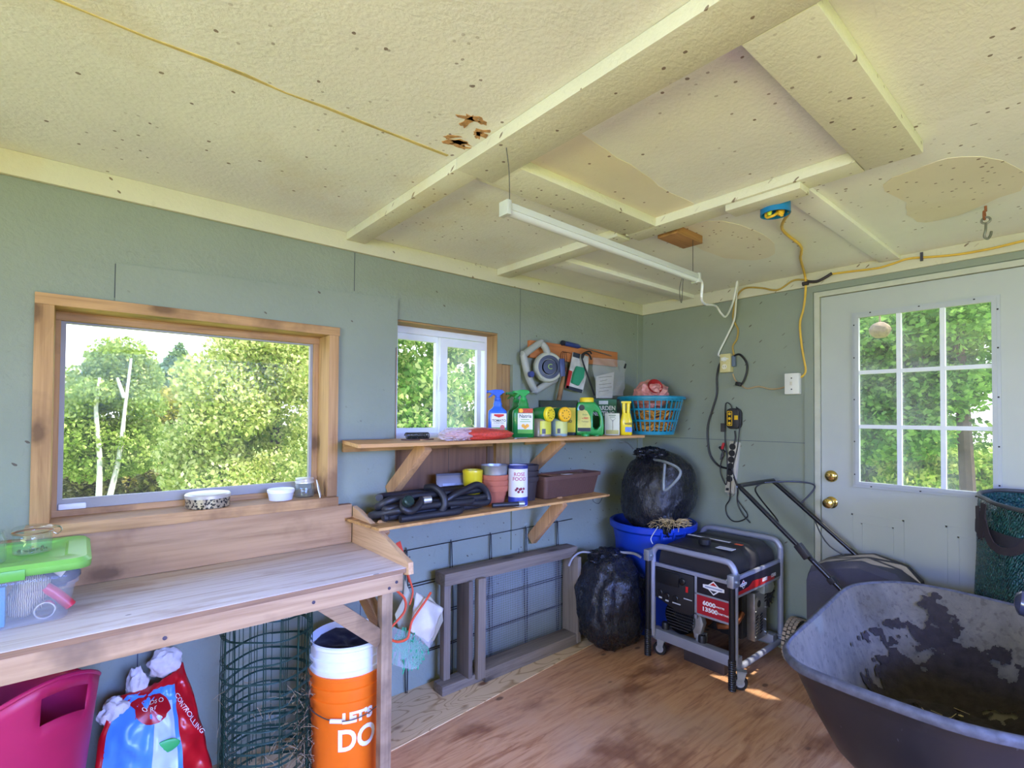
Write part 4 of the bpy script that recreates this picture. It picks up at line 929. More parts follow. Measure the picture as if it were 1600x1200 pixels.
# turquoise basket with twine
pk = Vector((2.975, 2.035, SU)); t = thing('basket', 'round turquoise lattice basket of orange twine at the right end of the shelf', 'basket', pk)
TQ = M((22, 132, 160), .38, var=.05, name='turquoise_plastic')
rb = lambda z: .150 + .062 * z / .245
b = BM()
for z0, z1 in ((.0, .022), (.085, .098), (.160, .173), (.222, .236)):
    for th in (0,):
        lathe(b, [(rb(z0), z0), (rb(z1), z1), (rb(z1) - .004, z1), (rb(z0) - .004, z0), (rb(z0), z0)], 56)
lathe(b, [(0, 0), (rb(0), 0), (rb(0), .003), (0, .003)], 40)
for k in range(34):
    a = k * 2 * PI / 34; bar(b, (rb(0) * cos(a), rb(0) * sin(a), .01), (rb(.235) * cos(a), rb(.235) * sin(a), .235), .007, .004, (cos(a), sin(a), 0))
part('body', b, TQ, t, 30)
b = BM(); lathe(b, [(rb(.236) - .006, .236), (rb(.236) + .016, .234), (rb(.236) + .018, .248), (rb(.236) + .010, .254), (rb(.236) - .006, .252), (rb(.236) - .006, .236)], 56); part('rim', b, TQ, t, 40)
TWI = M((212, 152, 66), .85, var=.25, vs=40, name='twine'); TWR = M((176, 70, 44), .85, var=.25, vs=40, name='red_twine')
def coil(b, c, r_, n, ax, rr2=.0035, th=.02, seed=1):
    q = random.Random(seed); pts = []
    ax = Vector(ax).normalized(); u_ = ax.orthogonal().normalized(); v_ = ax.cross(u_)
    for k in range(n * 18): a = k * 2 * PI / 18; pts.append(Vector(c) + (u_ * cos(a) + v_ * sin(a) * 1.25) * (r_ + .006 * sin(a * .37 + seed)) + ax * (th * sin(a * .21)))
    tube(b, pts, rr2, 5)
R.seed(12)
for lab, m, spots in (('orange twine hanks coiled in the front of the turquoise basket', TWI, [((-.10, -.045), 1), ((-.045, -.09), 2), ((.015, -.11), 3), ((-.07, .03), 4)]), ('rust red twine hanks coiled at the right of the turquoise basket', TWR, [((.075, -.075), 5), ((.105, -.02), 6), ((.05, -.095), 7)])):
    b = BM()
    for (dx, dy), s_ in spots: coil(b, (pk.x + dx, pk.y + dy, SU + .062), .036, 7, (dx, dy, .1), .0034, .02, s_); coil(b, (pk.x + dx * .98, pk.y + dy * .98, SU + .130), .032, 6, (dx, dy, -.1), .0034, .018, s_ + 20)
    rooted(b, 'twine', m, lab, 'twine', (pk.x + spots[0][0][0], pk.y + spots[0][0][1], SU + .01), None, 60)
b = BM(); blob(b, (pk.x + .01, pk.y + .01, SU + .262), (.125, .115, .100), None, 5, 14, .28, 2.2); rooted(b, 'net_bag', M((200, 132, 122), .4, var=.25, vs=18, bump=.5, bs=45, coat=.4), 'pinkish plastic bag bulging out of the turquoise basket', 'bag', (pk.x - .02, pk.y - .02, SU + .15))
b = BM(); lathe(b, [(.045, -.01), (.052, 0), (.050, .012), (.030, -.02), (0, -.028)], 24, (pk.x - .045, pk.y - .062, SU + .320), Matrix.Rotation(rad(62), 4, 'X') @ Matrix.Rotation(rad(-25), 4, 'Y')); rooted(b, 'red_spool', M((150, 26, 26), .6, var=.3, vs=60, bump=.6, bs=100), 'round red netting end showing at the front of the pink bag', 'netting', (pk.x - .05, pk.y - .06, SU + .28))

# ================================================================== on the lower shelf
HOSE = M((33, 35, 42), .45, var=.12, bump=.2, bs=160, name='hose_rubber')
t = thing('garden_hose', 'fat black garden hose folded in a flat bundle on the lower shelf', 'hose', (1.25, 2.08, SL))
b = BM(); hr = .0165; zk = 1.28; z0 = SL + hr
def loop(xa, xb, yc, hw, z, dz=0, sk=0):
    return [(xa + hw, yc - hw + sk, z), ((xa + xb) / 2, yc - hw, z + dz), (xb - hw, yc - hw + sk, z), (xb, yc, z + .006), (xb - hw, yc + hw, z), ((xa + xb) / 2, yc + hw, z + dz), (xa + hw, yc + hw, z), (xa, yc, z + .004)]
P_ = []
P_ += loop(1.03, 1.42, 2.055, .045, z0)
P_ += loop(1.00, 1.58, 2.115, .055, z0 + zk * .004, .004)
P_ += loop(1.035, 1.50, 2.075, .048, z0 + zk * .028, .004)
P_ += loop(1.02, 1.60, 2.10, .05, z0 + zk * .034, .006)
P_ += loop(1.03, 1.585, 2.12, .05, z0 + zk * .062, .002)
tube(b, spline(P_, 6), hr, 10)
# raised right-hand coil
tube(b, spline([(1.30, 2.05, z0 + zk * .02), (1.36, 2.03, z0 + zk * .055), (1.45, 2.04, z0 + zk * .075), (1.52, 2.05, z0 + zk * .085), (1.575, 2.055, z0 + zk * .06), (1.59, 2.05, z0 + zk * .02), (1.54, 2.04, z0 + zk * .012), (1.44, 2.035, z0 + zk * .022), (1.34, 2.03, z0 + zk * .012)], 6), hr, 10)
tube(b, spline([(1.285, 2.02, z0 + zk * .0), (1.30, 2.005, z0 + zk * .03), (1.298, 2.02, z0 + zk * .065), (1.28, 2.06, z0 + zk * .09), (1.27, 2.12, z0 + zk * .085)], 6), hr, 10)
tube(b, spline([(1.10, 2.03, z0 + zk * .058), (1.085, 2.0, z0 + zk * .038), (1.11, 1.99, z0 + zk * .026), (1.15, 2.0, z0 + zk * .034), (1.19, 2.02, z0 + zk * .058)], 6), hr * .95, 10)
obj('tube', b, HOSE, t)
b = BM(); lathe(b, [(0, 0), (.020, 0), (.024, .006), (.024, .030), (.018, .036), (0, .036)], 24, (1.098, 1.998, z0 + .070), Matrix.Rotation(rad(60), 4, 'X')); obj('dial_nozzle', b, M((34, 58, 54), .35, .3, var=.2), t)
b = BM(); tube(b, [(1.19, 2.012, z0 + .070), (1.225, 2.004, z0 + .072)], .017, 14); obj('fitting', b, ZINC, t)
b = BM(); tube(b, [(1.60, 2.03, z0), (1.735, 1.985, z0)], .012, 12); obj('hose_end', b, HOSE, t)
b = BM(); tube(b, [(1.735, 1.985, z0), (1.765, 1.975, z0)], .014, 14); obj('fitting', b, ZINC, t)
pq = Vector((1.475, 2.205, SL)); t = thing('zip_pouch', 'grey zip pouch with a printed card leaning behind the hose', 'pouch', pq)
b = BM(); L = [[Vector((a, c + .0 + z * .12, z)) for a, c in rrect(.165, d_, d_ * .4)] for z, d_ in ((0, .022), (.03, .03), (.12, .022), (.168, .006))]; loft(b, L); part('body', b, M((84, 76, 74), .3, var=.12, coat=.4), t, 60)
b = BM(); grid(b, lambda u, v: Vector((-.05 + .115 * u, -.0175 + .018 * v, .02 + .10 * v)), 2, 2); part('card', b, M((128, 130, 136), .4, var=.25, vs=40), t, 0)
b = BM(); box(b, -.082, .082, .012, .026, .160, .170); part('zip', b, M((44, 42, 60), .5), t, 0); facing(t, rad(14))
b = BM(); lathe(b, [(0, 0), (.042, 0), (.044, .004), (.052, .172), (.054, .180), (.052, .188), (.049, .188), (.041, .008), (0, .006)], 36, (1.568, 2.155, SL)); rooted(b, 'plastic_cup', M((212, 190, 30), .4, var=.06, coat=.2), 'tall yellow plastic cup between the pouch and the clay pots', 'cup', (1.568, 2.155, SL))
CLAY = M((172, 98, 74), .85, var=.12, vs=18, name='terracotta')
px_, py_ = 1.690, 2.125
def pot_bm():
    b = BM(); lathe(b, [(0, 0), (.048, 0), (.066, .072), (.074, .074), (.080, .104), (.076, .105), (.070, .077), (.062, .073), (.044, .010), (0, .008)], 40); return b
pot0 = None
for k, lab in enumerate(('terracotta pot standing on the shelf, lowest of the nested stack', 'terracotta pot second from the bottom of the nested stack', 'terracotta pot directly under the galvanized pail')):
    z = SL + .028 * k
    if pot0 is None:
        o = obj('clay_pot', pot_bm(), CLAY); pot0 = o
    else: o = pot0.copy(); COL.objects.link(o)
    o.location = (px_, py_, z); o['label'] = lab; o['category'] = 'flower pot'; o['group'] = 'nested clay pots on the lower shelf'
b = BM(); lathe(b, [(0, 0), (.055, 0), (.058, .004), (.066, .045), (.069, .047), (.069, .052), (.068, .053), (.073, .094), (.076, .098), (.074, .102), (.071, .100), (.055, .008), (0, .006)], 40, (px_, py_, SL + .108)); rooted(b, 'pail', ZINC, 'small galvanized pail set on top of the clay pots', 'pail', (px_, py_, SL + .108))
pc = Vector((1.772, 2.03, SL)); t = thing('canister', 'white cardboard canister with red print and a blue foot band', 'canister', pc)
b = BM(); lathe(b, [(0, 0), (.050, 0), (.051, .003), (.051, .208), (.049, .210), (.047, .206), (0, .206)], 40); part('body', b, M((214, 216, 222), .4, var=.04), t)
b = BM(); lathe(b, [(.0515, .004), (.0515, .048)], 40); part('foot_band', b, M((44, 62, 150), .4, var=.08), t)
b = BM(); lathe(b, [(.0515, .194), (.0525, .210), (.049, .212), (.048, .196)], 40); part('rim', b, M((40, 52, 120), .4, var=.1), t)
def wrapc(s, size, z, a0, mat, r_=.0516):
    b = text_bm(s, size, .0005)
    for q in b.verts: a = a0 + q.co.x / r_; q.co = Vector((r_ * sin(a), -r_ * cos(a), z + q.co.y))
    return part('lettering', b, mat, t, 0)
wrapc('ROSE', .026, .166, .15, M((176, 70, 90), .5, var=0)); wrapc('FOOD', .026, .142, .15, M((176, 70, 90), .5, var=0))
b = BM()
for k in range(7): a = -.2 + .13 * k; z = .086 + .010 * sin(k * 2.2); blob(b, (.0515 * sin(a), -.0515 * cos(a), z), (.007, .002, .007), None, 2, k, .1, 2)
part('rose_print', b, M((120, 34, 52), .5, var=.4, vs=150), t); facing(t)
DKP = M((58, 50, 50), .6, var=.1, name='dark_pot'); pot0 = None
for k, lab in enumerate(('dark brown plastic pot standing on the shelf behind the white canister, lowest of three', 'dark brown plastic pot in the middle of three nested behind the white canister', 'dark brown plastic pot at the top of three, open rim behind the white canister')):
    if pot0 is None:
        b = BM(); lathe(b, [(0, 0), (.044, 0), (.046, .004), (.058, .105), (.064, .107), (.068, .132), (.064, .133), (.060, .110), (.055, .106), (.042, .010), (0, .008)], 40); o = obj('plastic_pot', b, DKP); pot0 = o
    else: o = pot0.copy(); COL.objects.link(o)
    o.location = (1.925, 2.130, SL + .032 * k); o['label'] = lab; o['category'] = 'flower pot'; o['group'] = 'nested dark pots on the lower shelf'
pp = Vector((2.225, 2.125, SL)); t = thing('planter_box', 'long brown ribbed plastic window box at the right of the lower shelf', 'planter', pp)
def pl_loop(z, o_): return [Vector((a, c, z)) for a, c in rrect(.50 - o_, .17 - o_, .02)]
BRP = M((96, 68, 58), .6, var=.08, name='brown_planter')
b = BM(); loft(b, [pl_loop(0, .07), pl_loop(.004, .062), pl_loop(.108, .022), pl_loop(.110, .004), pl_loop(.130, 0), pl_loop(.131, .012), pl_loop(.112, .030), pl_loop(.012, .075)], True, True); part('body', b, BRP, t, 30)
b = BM()
for k in range(46):
    x = -.21 + .42 * k / 45; bar(b, (x * .97, -.0545, .006), (x, -.0735, .106), .003, .0022, (0, -1, 0))
part('ribs', b, M((84, 58, 50), .6, var=.08), t, 0)
b = BM(); box(b, -.20, .16, -.055, .055, .112, .122, .002); obox(b, (-.1, -.01, .124), (.16, .09, .004), (.05, .1, .2)); part('cardboard_fill', b, M((150, 110, 78), .8, var=.15), t, 30)
b = BM(); obox(b, (-.02, -.035, .1275), (.085, .030, .002), (0, .05, .15)); part('tag', b, LAB, t, 0); t.rotation_euler = (0, 0, rad(1.5))

# ================================================================== hung on the wall
b = BM(); a0, a1 = onY(826, 545, DA - .012), onY(963, 562, DA - .012); bar(b, a0, a1, .022, .105, (0, 0, 1), .002)
rooted(b, 'hook_board', wood('orange_board', (196, 122, 66), (156, 90, 46), 0, .7), 'orange-stained board screwed on the wall as a tool rack above the shelf', 'board', (a0 + a1) / 2, None, 30)
# tape reel with a diamond handle
yr = 2.235; pr = onY(856, 574, yr); t = thing('tape_reel', 'open-frame long tape reel with a grey diamond handle and blue hub hung on the wall', 'tape reel', pr)
GRP = M((158, 160, 150), .5, var=.06, name='grey_plastic')
fp = [onY(x, y, yr + .02) for x, y in ((846, 537), (818, 556), (826, 590), (836, 610), (868, 592))]
b = BM(); tube(b, spline([fp[4], fp[3] + Vector((.01, 0, .0)), fp[3], fp[2], fp[1], fp[1] + Vector((.01, 0, .012)), fp[0] + Vector((-.012, 0, .004)), fp[0], onY(853, 545, yr), onY(858, 562, yr)], 5), .0215, 12); obj('frame', b, GRP, t)
ax = Matrix.Rotation(PI / 2, 4, 'X')
b = BM(); lathe(b, [(0, -.025), (.084, -.025), (.092, -.018), (.094, 0), (.092, .018), (.086, .024), (.078, .020), (.070, .022), (0, .020)], 44, (0, 0, 0), Matrix.Rotation(rad(-22), 4, 'Z') @ ax); part('reel', b, M((172, 174, 158), .5, var=.06), t)
mt_ = Matrix.Rotation(rad(-22), 4, 'Z') @ ax
b = BM(); lathe(b, [(.070, .021), (.072, .026), (.052, .030), (.050, .022)], 40, (0, 0, 0), mt_); part('dial_ring', b, M((58, 66, 88), .45, var=.15, vs=40), t)
b = BM(); lathe(b, [(0, .036), (.044, .035), (.048, .020)], 40, (0, 0, 0), mt_); part('hub', b, M((18, 22, 26), .4, var=.1), t)
nr = mt_ @ Vector((0, 0, 1)); ltext('lettering', 'C', .045, M((150, 180, 60), .5, var=0), t, nr * .0375, (cos(rad(-22)), sin(rad(-22)), 0)); 
b = BM(); obox(b, (.070, -.052, .0), (.034, .020, .110), (0, rad(-4), rad(-22)), .004); part('crank', b, M((42, 54, 96), .4, var=.1), t, 30)
b = BM(); lathe(b, [(0, .02), (.018, .02), (.018, 0)], 20, onY(828, 585, yr - .012) - pr, ax); part('blue_button', b, M((46, 60, 120), .4, var=.1), t)
# cultivator fork, pruner card, black cane, clear bag, screwdriver
pf = onY(878, 590, 2.255); t = thing('hand_cultivator', 'hand cultivator with a wooden handle and bent wire tines hung on the wall', 'garden tool', pf)
b = BM(); a_, c_ = onY(873, 626, 2.25), onY(882, 580, 2.255); tube(b, [a_, a_.lerp(c_, .5), c_], [.016, .014, .010], 12); obj('handle', b, wood('ash_handle', (150, 112, 70), (110, 80, 48), 2, 2), t)
b = BM(); obox(b, onY(882, 577, 2.25), (.030, .022, .026), (0, .1, 0), .003); 
for k in range(4): tube(b, spline([onY(880 + k * 1.5, 574, 2.25), onY(876 + 3.2 * k, 560, 2.24), onY(877 + 2.6 * k, 551, 2.225), onY(880 + 4 * k, 549 + k, 2.20)], 5), .0022, 6)
obj('tines', b, M((96, 62, 46), .7, .6, var=.25, vs=40), t)
pg = onY(903, 580, 2.25); t = thing('tool_card', 'slanted blister card with a green tool and red edge hung on the wall', 'packaged tool', pg)
def card(pts, y0, y1): 
    b = BM(); A = [onY(x, y, 2.25) for x, y in pts]; prism(b, [(q.x, q.z) for q in A], y0, y1, 'xz'); return b
obj('card', card([(898, 550), (922, 557), (921, 578), (912, 614), (886, 607), (892, 578)], 2.262, 2.268), M((200, 200, 192), .45, var=.2, vs=20), t, 0)
obj('red_strip', card([(891, 578), (896, 580), (890, 607), (886, 606)], 2.259, 2.264), M((186, 44, 42), .45), t, 0)
obj('foot_strip', card([(887, 602), (912, 609), (911, 614), (886, 607)], 2.259, 2.264), INK, t, 0); obj('head_strip', card([(898, 550), (908, 553), (907, 560), (897, 557)], 2.259, 2.264), INK, t, 0)
b = card([(901, 572), (914, 575), (912, 590), (904, 603), (893, 598), (896, 584)], 2.244, 2.262); bmesh.ops.bevel(b, geom=b.edges[:], offset=.004, segments=2, affect='EDGES'); obj('tool', b, M((44, 142, 104), .4, var=.08), t, 50)
b = BM(); tube(b, spline([onY(924, 553, 2.24), onY(921, 549, 2.24), onY(912, 552, 2.24), onY(909, 558, 2.24), onY(914, 575, 2.24), onY(922, 597, 2.24), onY(929, 618, 2.24)], 6), .0055, 8); tube(b, spline([onY(910, 560, 2.236), onY(914, 552, 2.236), onY(921, 555, 2.236), onY(924, 562, 2.236)], 5), .006, 8)
rooted(b, 'hanging_hook', M((22, 22, 24), .5), 'long black steel plant hanger hooked over the board', 'plant hanger', onY(918, 580, 2.24))
pbg = onY(950, 590, 2.23); t = thing('plastic_bag', 'clear plastic bag with a folded white leaflet hung at the end of the rack', 'bag', pbg)
def cb(u, v):
    p_ = onY(926 + 52 * u, 558 + 6 * u, 2.23).lerp(onY(930 + 44 * u, 618, 2.19), v); return p_ + Vector((0, -.03 * sin(PI * u) * sin(PI * v) + .02 * nz((u * 4, v * 4, 0), 1.3, 8), 0))
b = BM(); grid(b, cb, 18, 18); obj('film', b, film('poly_film', (196, 196, 190), .34, .1), t, 60)
b = BM(); A = [onY(x, y, 2.215) for x, y in ((933, 588), (961, 581), (958, 622), (933, 622))]; prism(b, [(q.x, q.z) for q in A], 2.222, 2.225, 'xz'); lf = obj('leaflet', b, M((196, 194, 182), .6, var=.05), t, 0)
b = BM()
for k, (x0, x1) in enumerate(((937, 957), (939, 950), (937, 956), (938, 957), (937, 952))):
    q0, q1 = onY(x0, 592 + 5.5 * k - 2, 2.215), onY(x1, 590 + 5.5 * k - 2, 2.215); bar(b, (q0.x, 2.2215, q0.z), (q1.x, 2.2215, q1.z), .001, .004, (0, 0, 1))
obj('leaflet_print', b, M((110, 110, 104), .7, var=.2), t, 0)
b = BM(); q0 = onY(977, 572, 2.21); obox(b, q0, (.012, .008, .035), (0, .4, 0), .002); obj('clip', b, BLACKP, t, 30)
ps = onY(880, 537, 2.272); t = thing('screwdriver', 'long-shaft screwdriver with a blue handle lying along the top of the board', 'screwdriver', ps)
s0, s1_, s2_ = onY(880, 536, 2.272), onY(906, 542, 2.272), onY(955, 556, 2.272)
b = BM(); tube(b, [s0, s0.lerp(s1_, .15), s0.lerp(s1_, .85), s1_], [.010, .016, .016, .009], 10); obj('handle', b, M((34, 54, 112), .3, var=.1, coat=.4), t)
b = BM(); tube(b, [s1_, s2_], .004, 8); obj('shaft', b, STEEL, t)
b = BM(); lathe(b, [(0, -.012), (.017, -.010), (.017, .006), (0, .010)], 14, s0, Matrix.Rotation(PI / 2, 4, 'Y')); obj('end_cap', b, M((26, 30, 42), .4), t)

# ================================================================== welded wire panel leaning on the wall, sieve frame
WIR = M((26, 28, 34), .5, .5, var=.15, name='black_wire')
t = thing('mesh_fence', 'black welded wire panel standing against the wall behind the wooden sieve', 'wire panel', (1.8, DA - .02, .004))
b = BM()
for z, off, x1 in ((.714, 0, 2.474), (.540, .004, 2.42), (.525, 0, 2.42), (.366, .004, 2.42), (.352, 0, 2.42), (.188, .004, 2.42), (.176, 0, 2.42)): tube(b, [(1.250, DA - .012 - off, z - .004), (1.9, DA - .014 - off, z), (x1, DA - .012 - off, z + .002)], .0026, 6)
obj('cross_wire', b, WIR, t)
b = BM()
for x in (1.258, 1.524, 1.790, 2.058, 2.326): tube(b, [(x, DA - .018, .726), (x - .010, DA - .020, .352), (x + .006, DA - .018, .006)], .0026, 6); tube(b, [(x + .003, DA - .022, .716), (x + .016, DA - .022, .352), (x + .012, DA - .022, .006)], .0026, 6)
obj('upright_wire', b, WIR, t)
GREYW = wood('weathered_x', (128, 116, 100), (88, 78, 68), 0, 1, .85); GREYZ = wood('weathered_z', (128, 116, 100), (88, 78, 68), 2, 1, .85)
t = thing('garden_sieve', 'weathered grey wooden soil sieve frame standing on edge against the wall', 'sieve', (1.9, 2.2, .004))
b = BM(); bar(b, (1.395, 2.190, .568), (2.360, 2.190, .556), .092, .062, (0, 0, 1), .006); obj('top_rail', b, GREYW, t, 30)
b = BM(); bar(b, (1.63, 2.170, .036), (2.34, 2.170, .036), .11, .064, (0, 0, 1), .005); obj('bottom_rail', b, GREYW, t, 30)
b = BM(); bar(b, (1.440, 2.205, .052), (1.440, 2.205, .540), .040, .040, (0, 1, 0), .004); obj('leg', b, GREYZ, t, 30)
b = BM(); box(b, 1.385, 1.63, 2.14, 2.225, .004, .052, .006); obj('foot', b, GREYW, t, 30)
b = BM(); box(b, 1.530, 1.556, 2.125, 2.235, .050, .540, .004); obj('side_board', b, wood('dark_weathered', (106, 96, 86), (70, 63, 58), 2, 1, .85), t, 30)
b = BM(); box(b, 1.583, 1.632, 2.115, 2.150, .030, .545, .004); obj('side_board', b, GREYZ, t, 30)
b = BM(); box(b, 2.325, 2.355, 2.105, 2.235, .015, .530, .004); obj('side_board', b, GREYZ, t, 30)
b = BM()
for k in range(56): x = 1.60 + .0130 * k; box(b, x - .0007, x + .0007, 2.2400, 2.2412, .03, .535)
for k in range(39): z = .035 + .0130 * k; box(b, 1.585, 2.345, 2.2408, 2.2416, z - .0007, z + .0007)
obj('wire_mesh', b, M((170, 176, 186), .4, .5, var=.05), t, 0)
# ================================================================== black bags, blue bin
def bagmat(name, spark=.6):
    t = NT(name); n1 = t.noise(9, 6, .65); w_ = t.noise(1, 3, .6, t.co((60, 60, 24)), 1)
    t.col(t.ramp(n1, [(.35, srgb((14, 15, 18))), (.7, srgb((36, 38, 44)))])); t.set(Roughness=t.ramp(w_, [(.4, .16), (.65, .42)])); t.bump(t.math('ADD', t.math('MULTIPLY', n1, 1.5), t.math('MULTIPLY', w_, .35)), .6, .022); return t.m
BAG = bagmat('black_bag')
def crease(amp, n, sd):
    def f(p, d):
        a = math.atan2(d.y, d.x); k = amp * (sin(n * a + 4 * d.z + sd) * .6 + sin(2.3 * n * a - 6 * d.z + sd * 2) * .4) * (1 - d.z ** 2 * .3)
        return Vector((p.x * (1 + k), p.y * (1 + k), p.z))
    return f
t = thing('garbage_bag', 'full black plastic bag standing on the floor beside the sieve', 'bag', (2.495, 1.985, .004))
b = BM(); f0 = crease(.035, 9, 1)
SQ = lambda d, e: Vector([math.copysign(abs(c) ** e, c) for c in d])
def low_bag(p, d):
    q = f0(p, d); s_ = SQ(d, .72); k = p.length / max(1e-6, Vector((d.x * .245, d.y * .205, d.z * .285)).length)
    return Vector((q.x * .35 + s_.x * .232 * .60 * k, q.y * .35 + s_.y * .190 * .58 * k, max(-.252, s_.z * .27 * k)))
blob(b, (2.495, 1.985, .258), (.245, .205, .285), low_bag, 5, 51, .12, 2.4); obj('body', b, BAG, t, 60)
b = BM(); blob(b, (2.475, 2.02, .535), (.12, .085, .045), crease(.16, 11, 3), 4, 52, .3, 4); obj('gathered_neck', b, BAG, t, 60)
b = BM(); tube(b, spline([(2.44, 2.05, .54), (2.36, 2.10, .56), (2.31, 2.13, .53), (2.28, 2.14, .48)], 5), .006, 6); obj('tie', b, M((150, 152, 160), .4, var=.15), t); b = BM(); tube(b, spline([(2.55, 1.98, .55), (2.62, 1.92, .545), (2.66, 1.89, .52)], 5), .008, 6); obj('tie', b, M((150, 152, 160), .4, var=.15), t)
pb = Vector((2.958, 2.008, 0)); t = thing('plastic_bin', 'round royal blue plastic bin in the corner behind the generator', 'bin', pb)
BLU = M((22, 62, 176), .4, var=.06, name='blue_plastic')
b = BM(); lathe(b, [(0, 0), (.212, 0), (.220, .006), (.247, .560), (.262, .640), (.282, .656), (.285, .690), (.277, .696), (.262, .692), (.240, .560), (.206, .02), (0, .012)], 64); part('body', b, BLU, t, 40)
b = BM(); aa = math.atan2(-2.0, -2.3) + .35
bar(b, (.272 * cos(aa - .28), .272 * sin(aa - .28), .625), (.272 * cos(aa + .28), .272 * sin(aa + .28), .625), .028, .012, (cos(aa), sin(aa), 0), .003)
for s_ in (-.28, .28, .0): bar(b, (.270 * cos(aa + s_), .270 * sin(aa + s_), .620), (.283 * cos(aa + s_), .283 * sin(aa + s_), .672), .012, .020, (cos(aa), sin(aa), 0), .002)
part('handle', b, BLU, t, 30)
t = thing('garbage_bag', 'big black plastic bag with a grey drawstring heaped in the blue bin', 'bag', (2.94, 1.99, .69)); f1 = crease(.04, 8, 2)
b = BM(); 
def top_bag(p, d):
    q = f1(p, d); s_ = SQ(d, .74); q = Vector((q.x * .4 + s_.x * .262 * .56, q.y * .4 + s_.y * .225 * .56, q.z * .5 + s_.z * .27 * .48)); return Vector((q.x + .05 * d.z, q.y, q.z)) if d.z < 0 else Vector((q.x + .0 * d.z, q.y, q.z * (1 - .15 * abs(d.x))))
blob(b, (2.940, 1.945, .905), (.262, .225, .270), top_bag, 5, 61, .12, 2.2); obj('body', b, BAG, t, 60)
b = BM(); blob(b, (2.86, 1.96, 1.150), (.11, .09, .040), crease(.2, 11, 5), 4, 62, .35, 4); obj('gathered_neck', b, BAG, t, 60); b = BM(); blob(b, (2.80, 1.80, .74), (.045, .04, .095), crease(.15, 9, 1), 4, 63, .2, 4); obj('bottom_corner', b, BAG, t, 60)
b = BM(); cam0 = Vector((0, 0, CAM_H))
def tow(px, py, X): return onX(px, py, X)
tube(b, spline([tow(1020, 718, 2.82), tow(1040, 722, 2.76), tow(1060, 732, 2.74), tow(1061, 745, 2.72), tow(1040, 766, 2.71), tow(1037, 755, 2.715), tow(1039, 725, 2.76)], 6), .0085, 6); obj('drawstring', b, M((132, 140, 142), .45, var=.15), t); b = BM()
tube(b, spline([tow(990, 702, 2.95), tow(978, 691, 3.0), tow(955, 690, 2.95), tow(945, 686, 2.9)], 6), .005, 6); obj('drawstring', b, M((132, 140, 142), .45, var=.15), t)
b = BM(); R.seed(6)
for k in range(110):
    p0 = tow(R.uniform(1015, 1075), R.uniform(812, 823), 2.74 + R.uniform(-.03, .03)); p0.z = max(p0.z, .69); d = Vector((R.gauss(0, 1), R.gauss(0, 1), R.gauss(.1, .35))).normalized() * R.uniform(.02, .05)
    tube(b, [p0 - d, p0 + Vector((0, 0, .006)), p0 + d], .0012, 4)
o = rooted(b, 'straw', M((196, 172, 124), .9, var=.25, vs=40), 'loose straw at the rim of the blue bin', 'straw', tow(1045, 818, 2.74)); o['kind'] = 'stuff'
b = BM(); tube(b, spline([tow(1022, 832, 2.69), tow(1017, 842, 2.68), tow(1020, 850, 2.68)], 5), .003, 6); tube(b, spline([tow(1022, 832, 2.69), tow(1028, 823, 2.69)], 4), .003, 6); rooted(b, 'string_loop', M((190, 192, 190), .5), 'pale loop of cord hanging over the rim of the blue bin', 'cord', tow(1020, 840, 2.69))

# ================================================================== generator
X0, X1, Y0, Y1 = 2.585, 3.140, 1.262, 1.752
t = thing('generator', 'grey-framed portable generator with a black tank standing on casters', 'generator', (2.86, 1.5, 0))
FR = M((150, 153, 166), .38, .25, var=.06, name='frame_paint')
b = BM(); ft = .0165
def hoop(x, top, y0, y1, zb): return spline([(x, y1, zb), (x, y1, top - .09), (x, y1, top - .05), (x, y1 - .018, top - .015), (x, y1 - .06, top), (x, (y0 + y1) / 2, top), (x, y0 + .06, top), (x, y0 + .018, top - .015), (x, y0, top - .05), (x, y0, top - .09), (x, y0, zb)], 5)
tube(b, hoop(X0, .636, Y0, Y1, .115), ft, 12)
obj('front_hoop', b, FR, t)
b = BM(); tube(b, hoop(X1, .672, Y0, Y1, .10), ft, 12); obj('rear_hoop', b, FR, t)
for y in (Y0, Y1): b = BM(); tube(b, spline([(X0, y, .15), (X0 + .004, y, .118), (X0 + .03, y, .098), (X0 + .08, y, .092), (X1, y, .092)], 5), ft, 12); obj('base_tube', b, FR, t)
b = BM()
box(b, X0 + .006, X0 + .060, Y0 - .01, Y1 + .01, .095, .152, .004); obj('base_rail', b, FR, t, 30)
b = BM(); box(b, X1 - .10, X1 - .05, Y0, Y1, .095, .145, .004); obj('base_rail', b, FR, t, 30)
b = BM(); box(b, X0 - .006, X0 + .012, Y0 + .012, Y1 - .012, .520, .540, .002); box(b, X0 - .004, X0 + .010, 1.472, 1.486, .29, .52, .002); box(b, X0 - .004, X0 + .010, Y0 + .01, 1.486, .312, .324, .002); box(b, X0 - .004, X0 + .010, Y0 + .01, 1.486, .424, .434, .002); obj('panel_frame', b, FR, t, 30)
b = BM(); box(b, X0 + .01, X1, Y0 - .005, Y0 + .010, .545, .565, .002); box(b, X0 + .01, X1, Y0 - .005, Y0 + .010, .455, .470, .002); obj('side_rail', b, FR, t, 30)
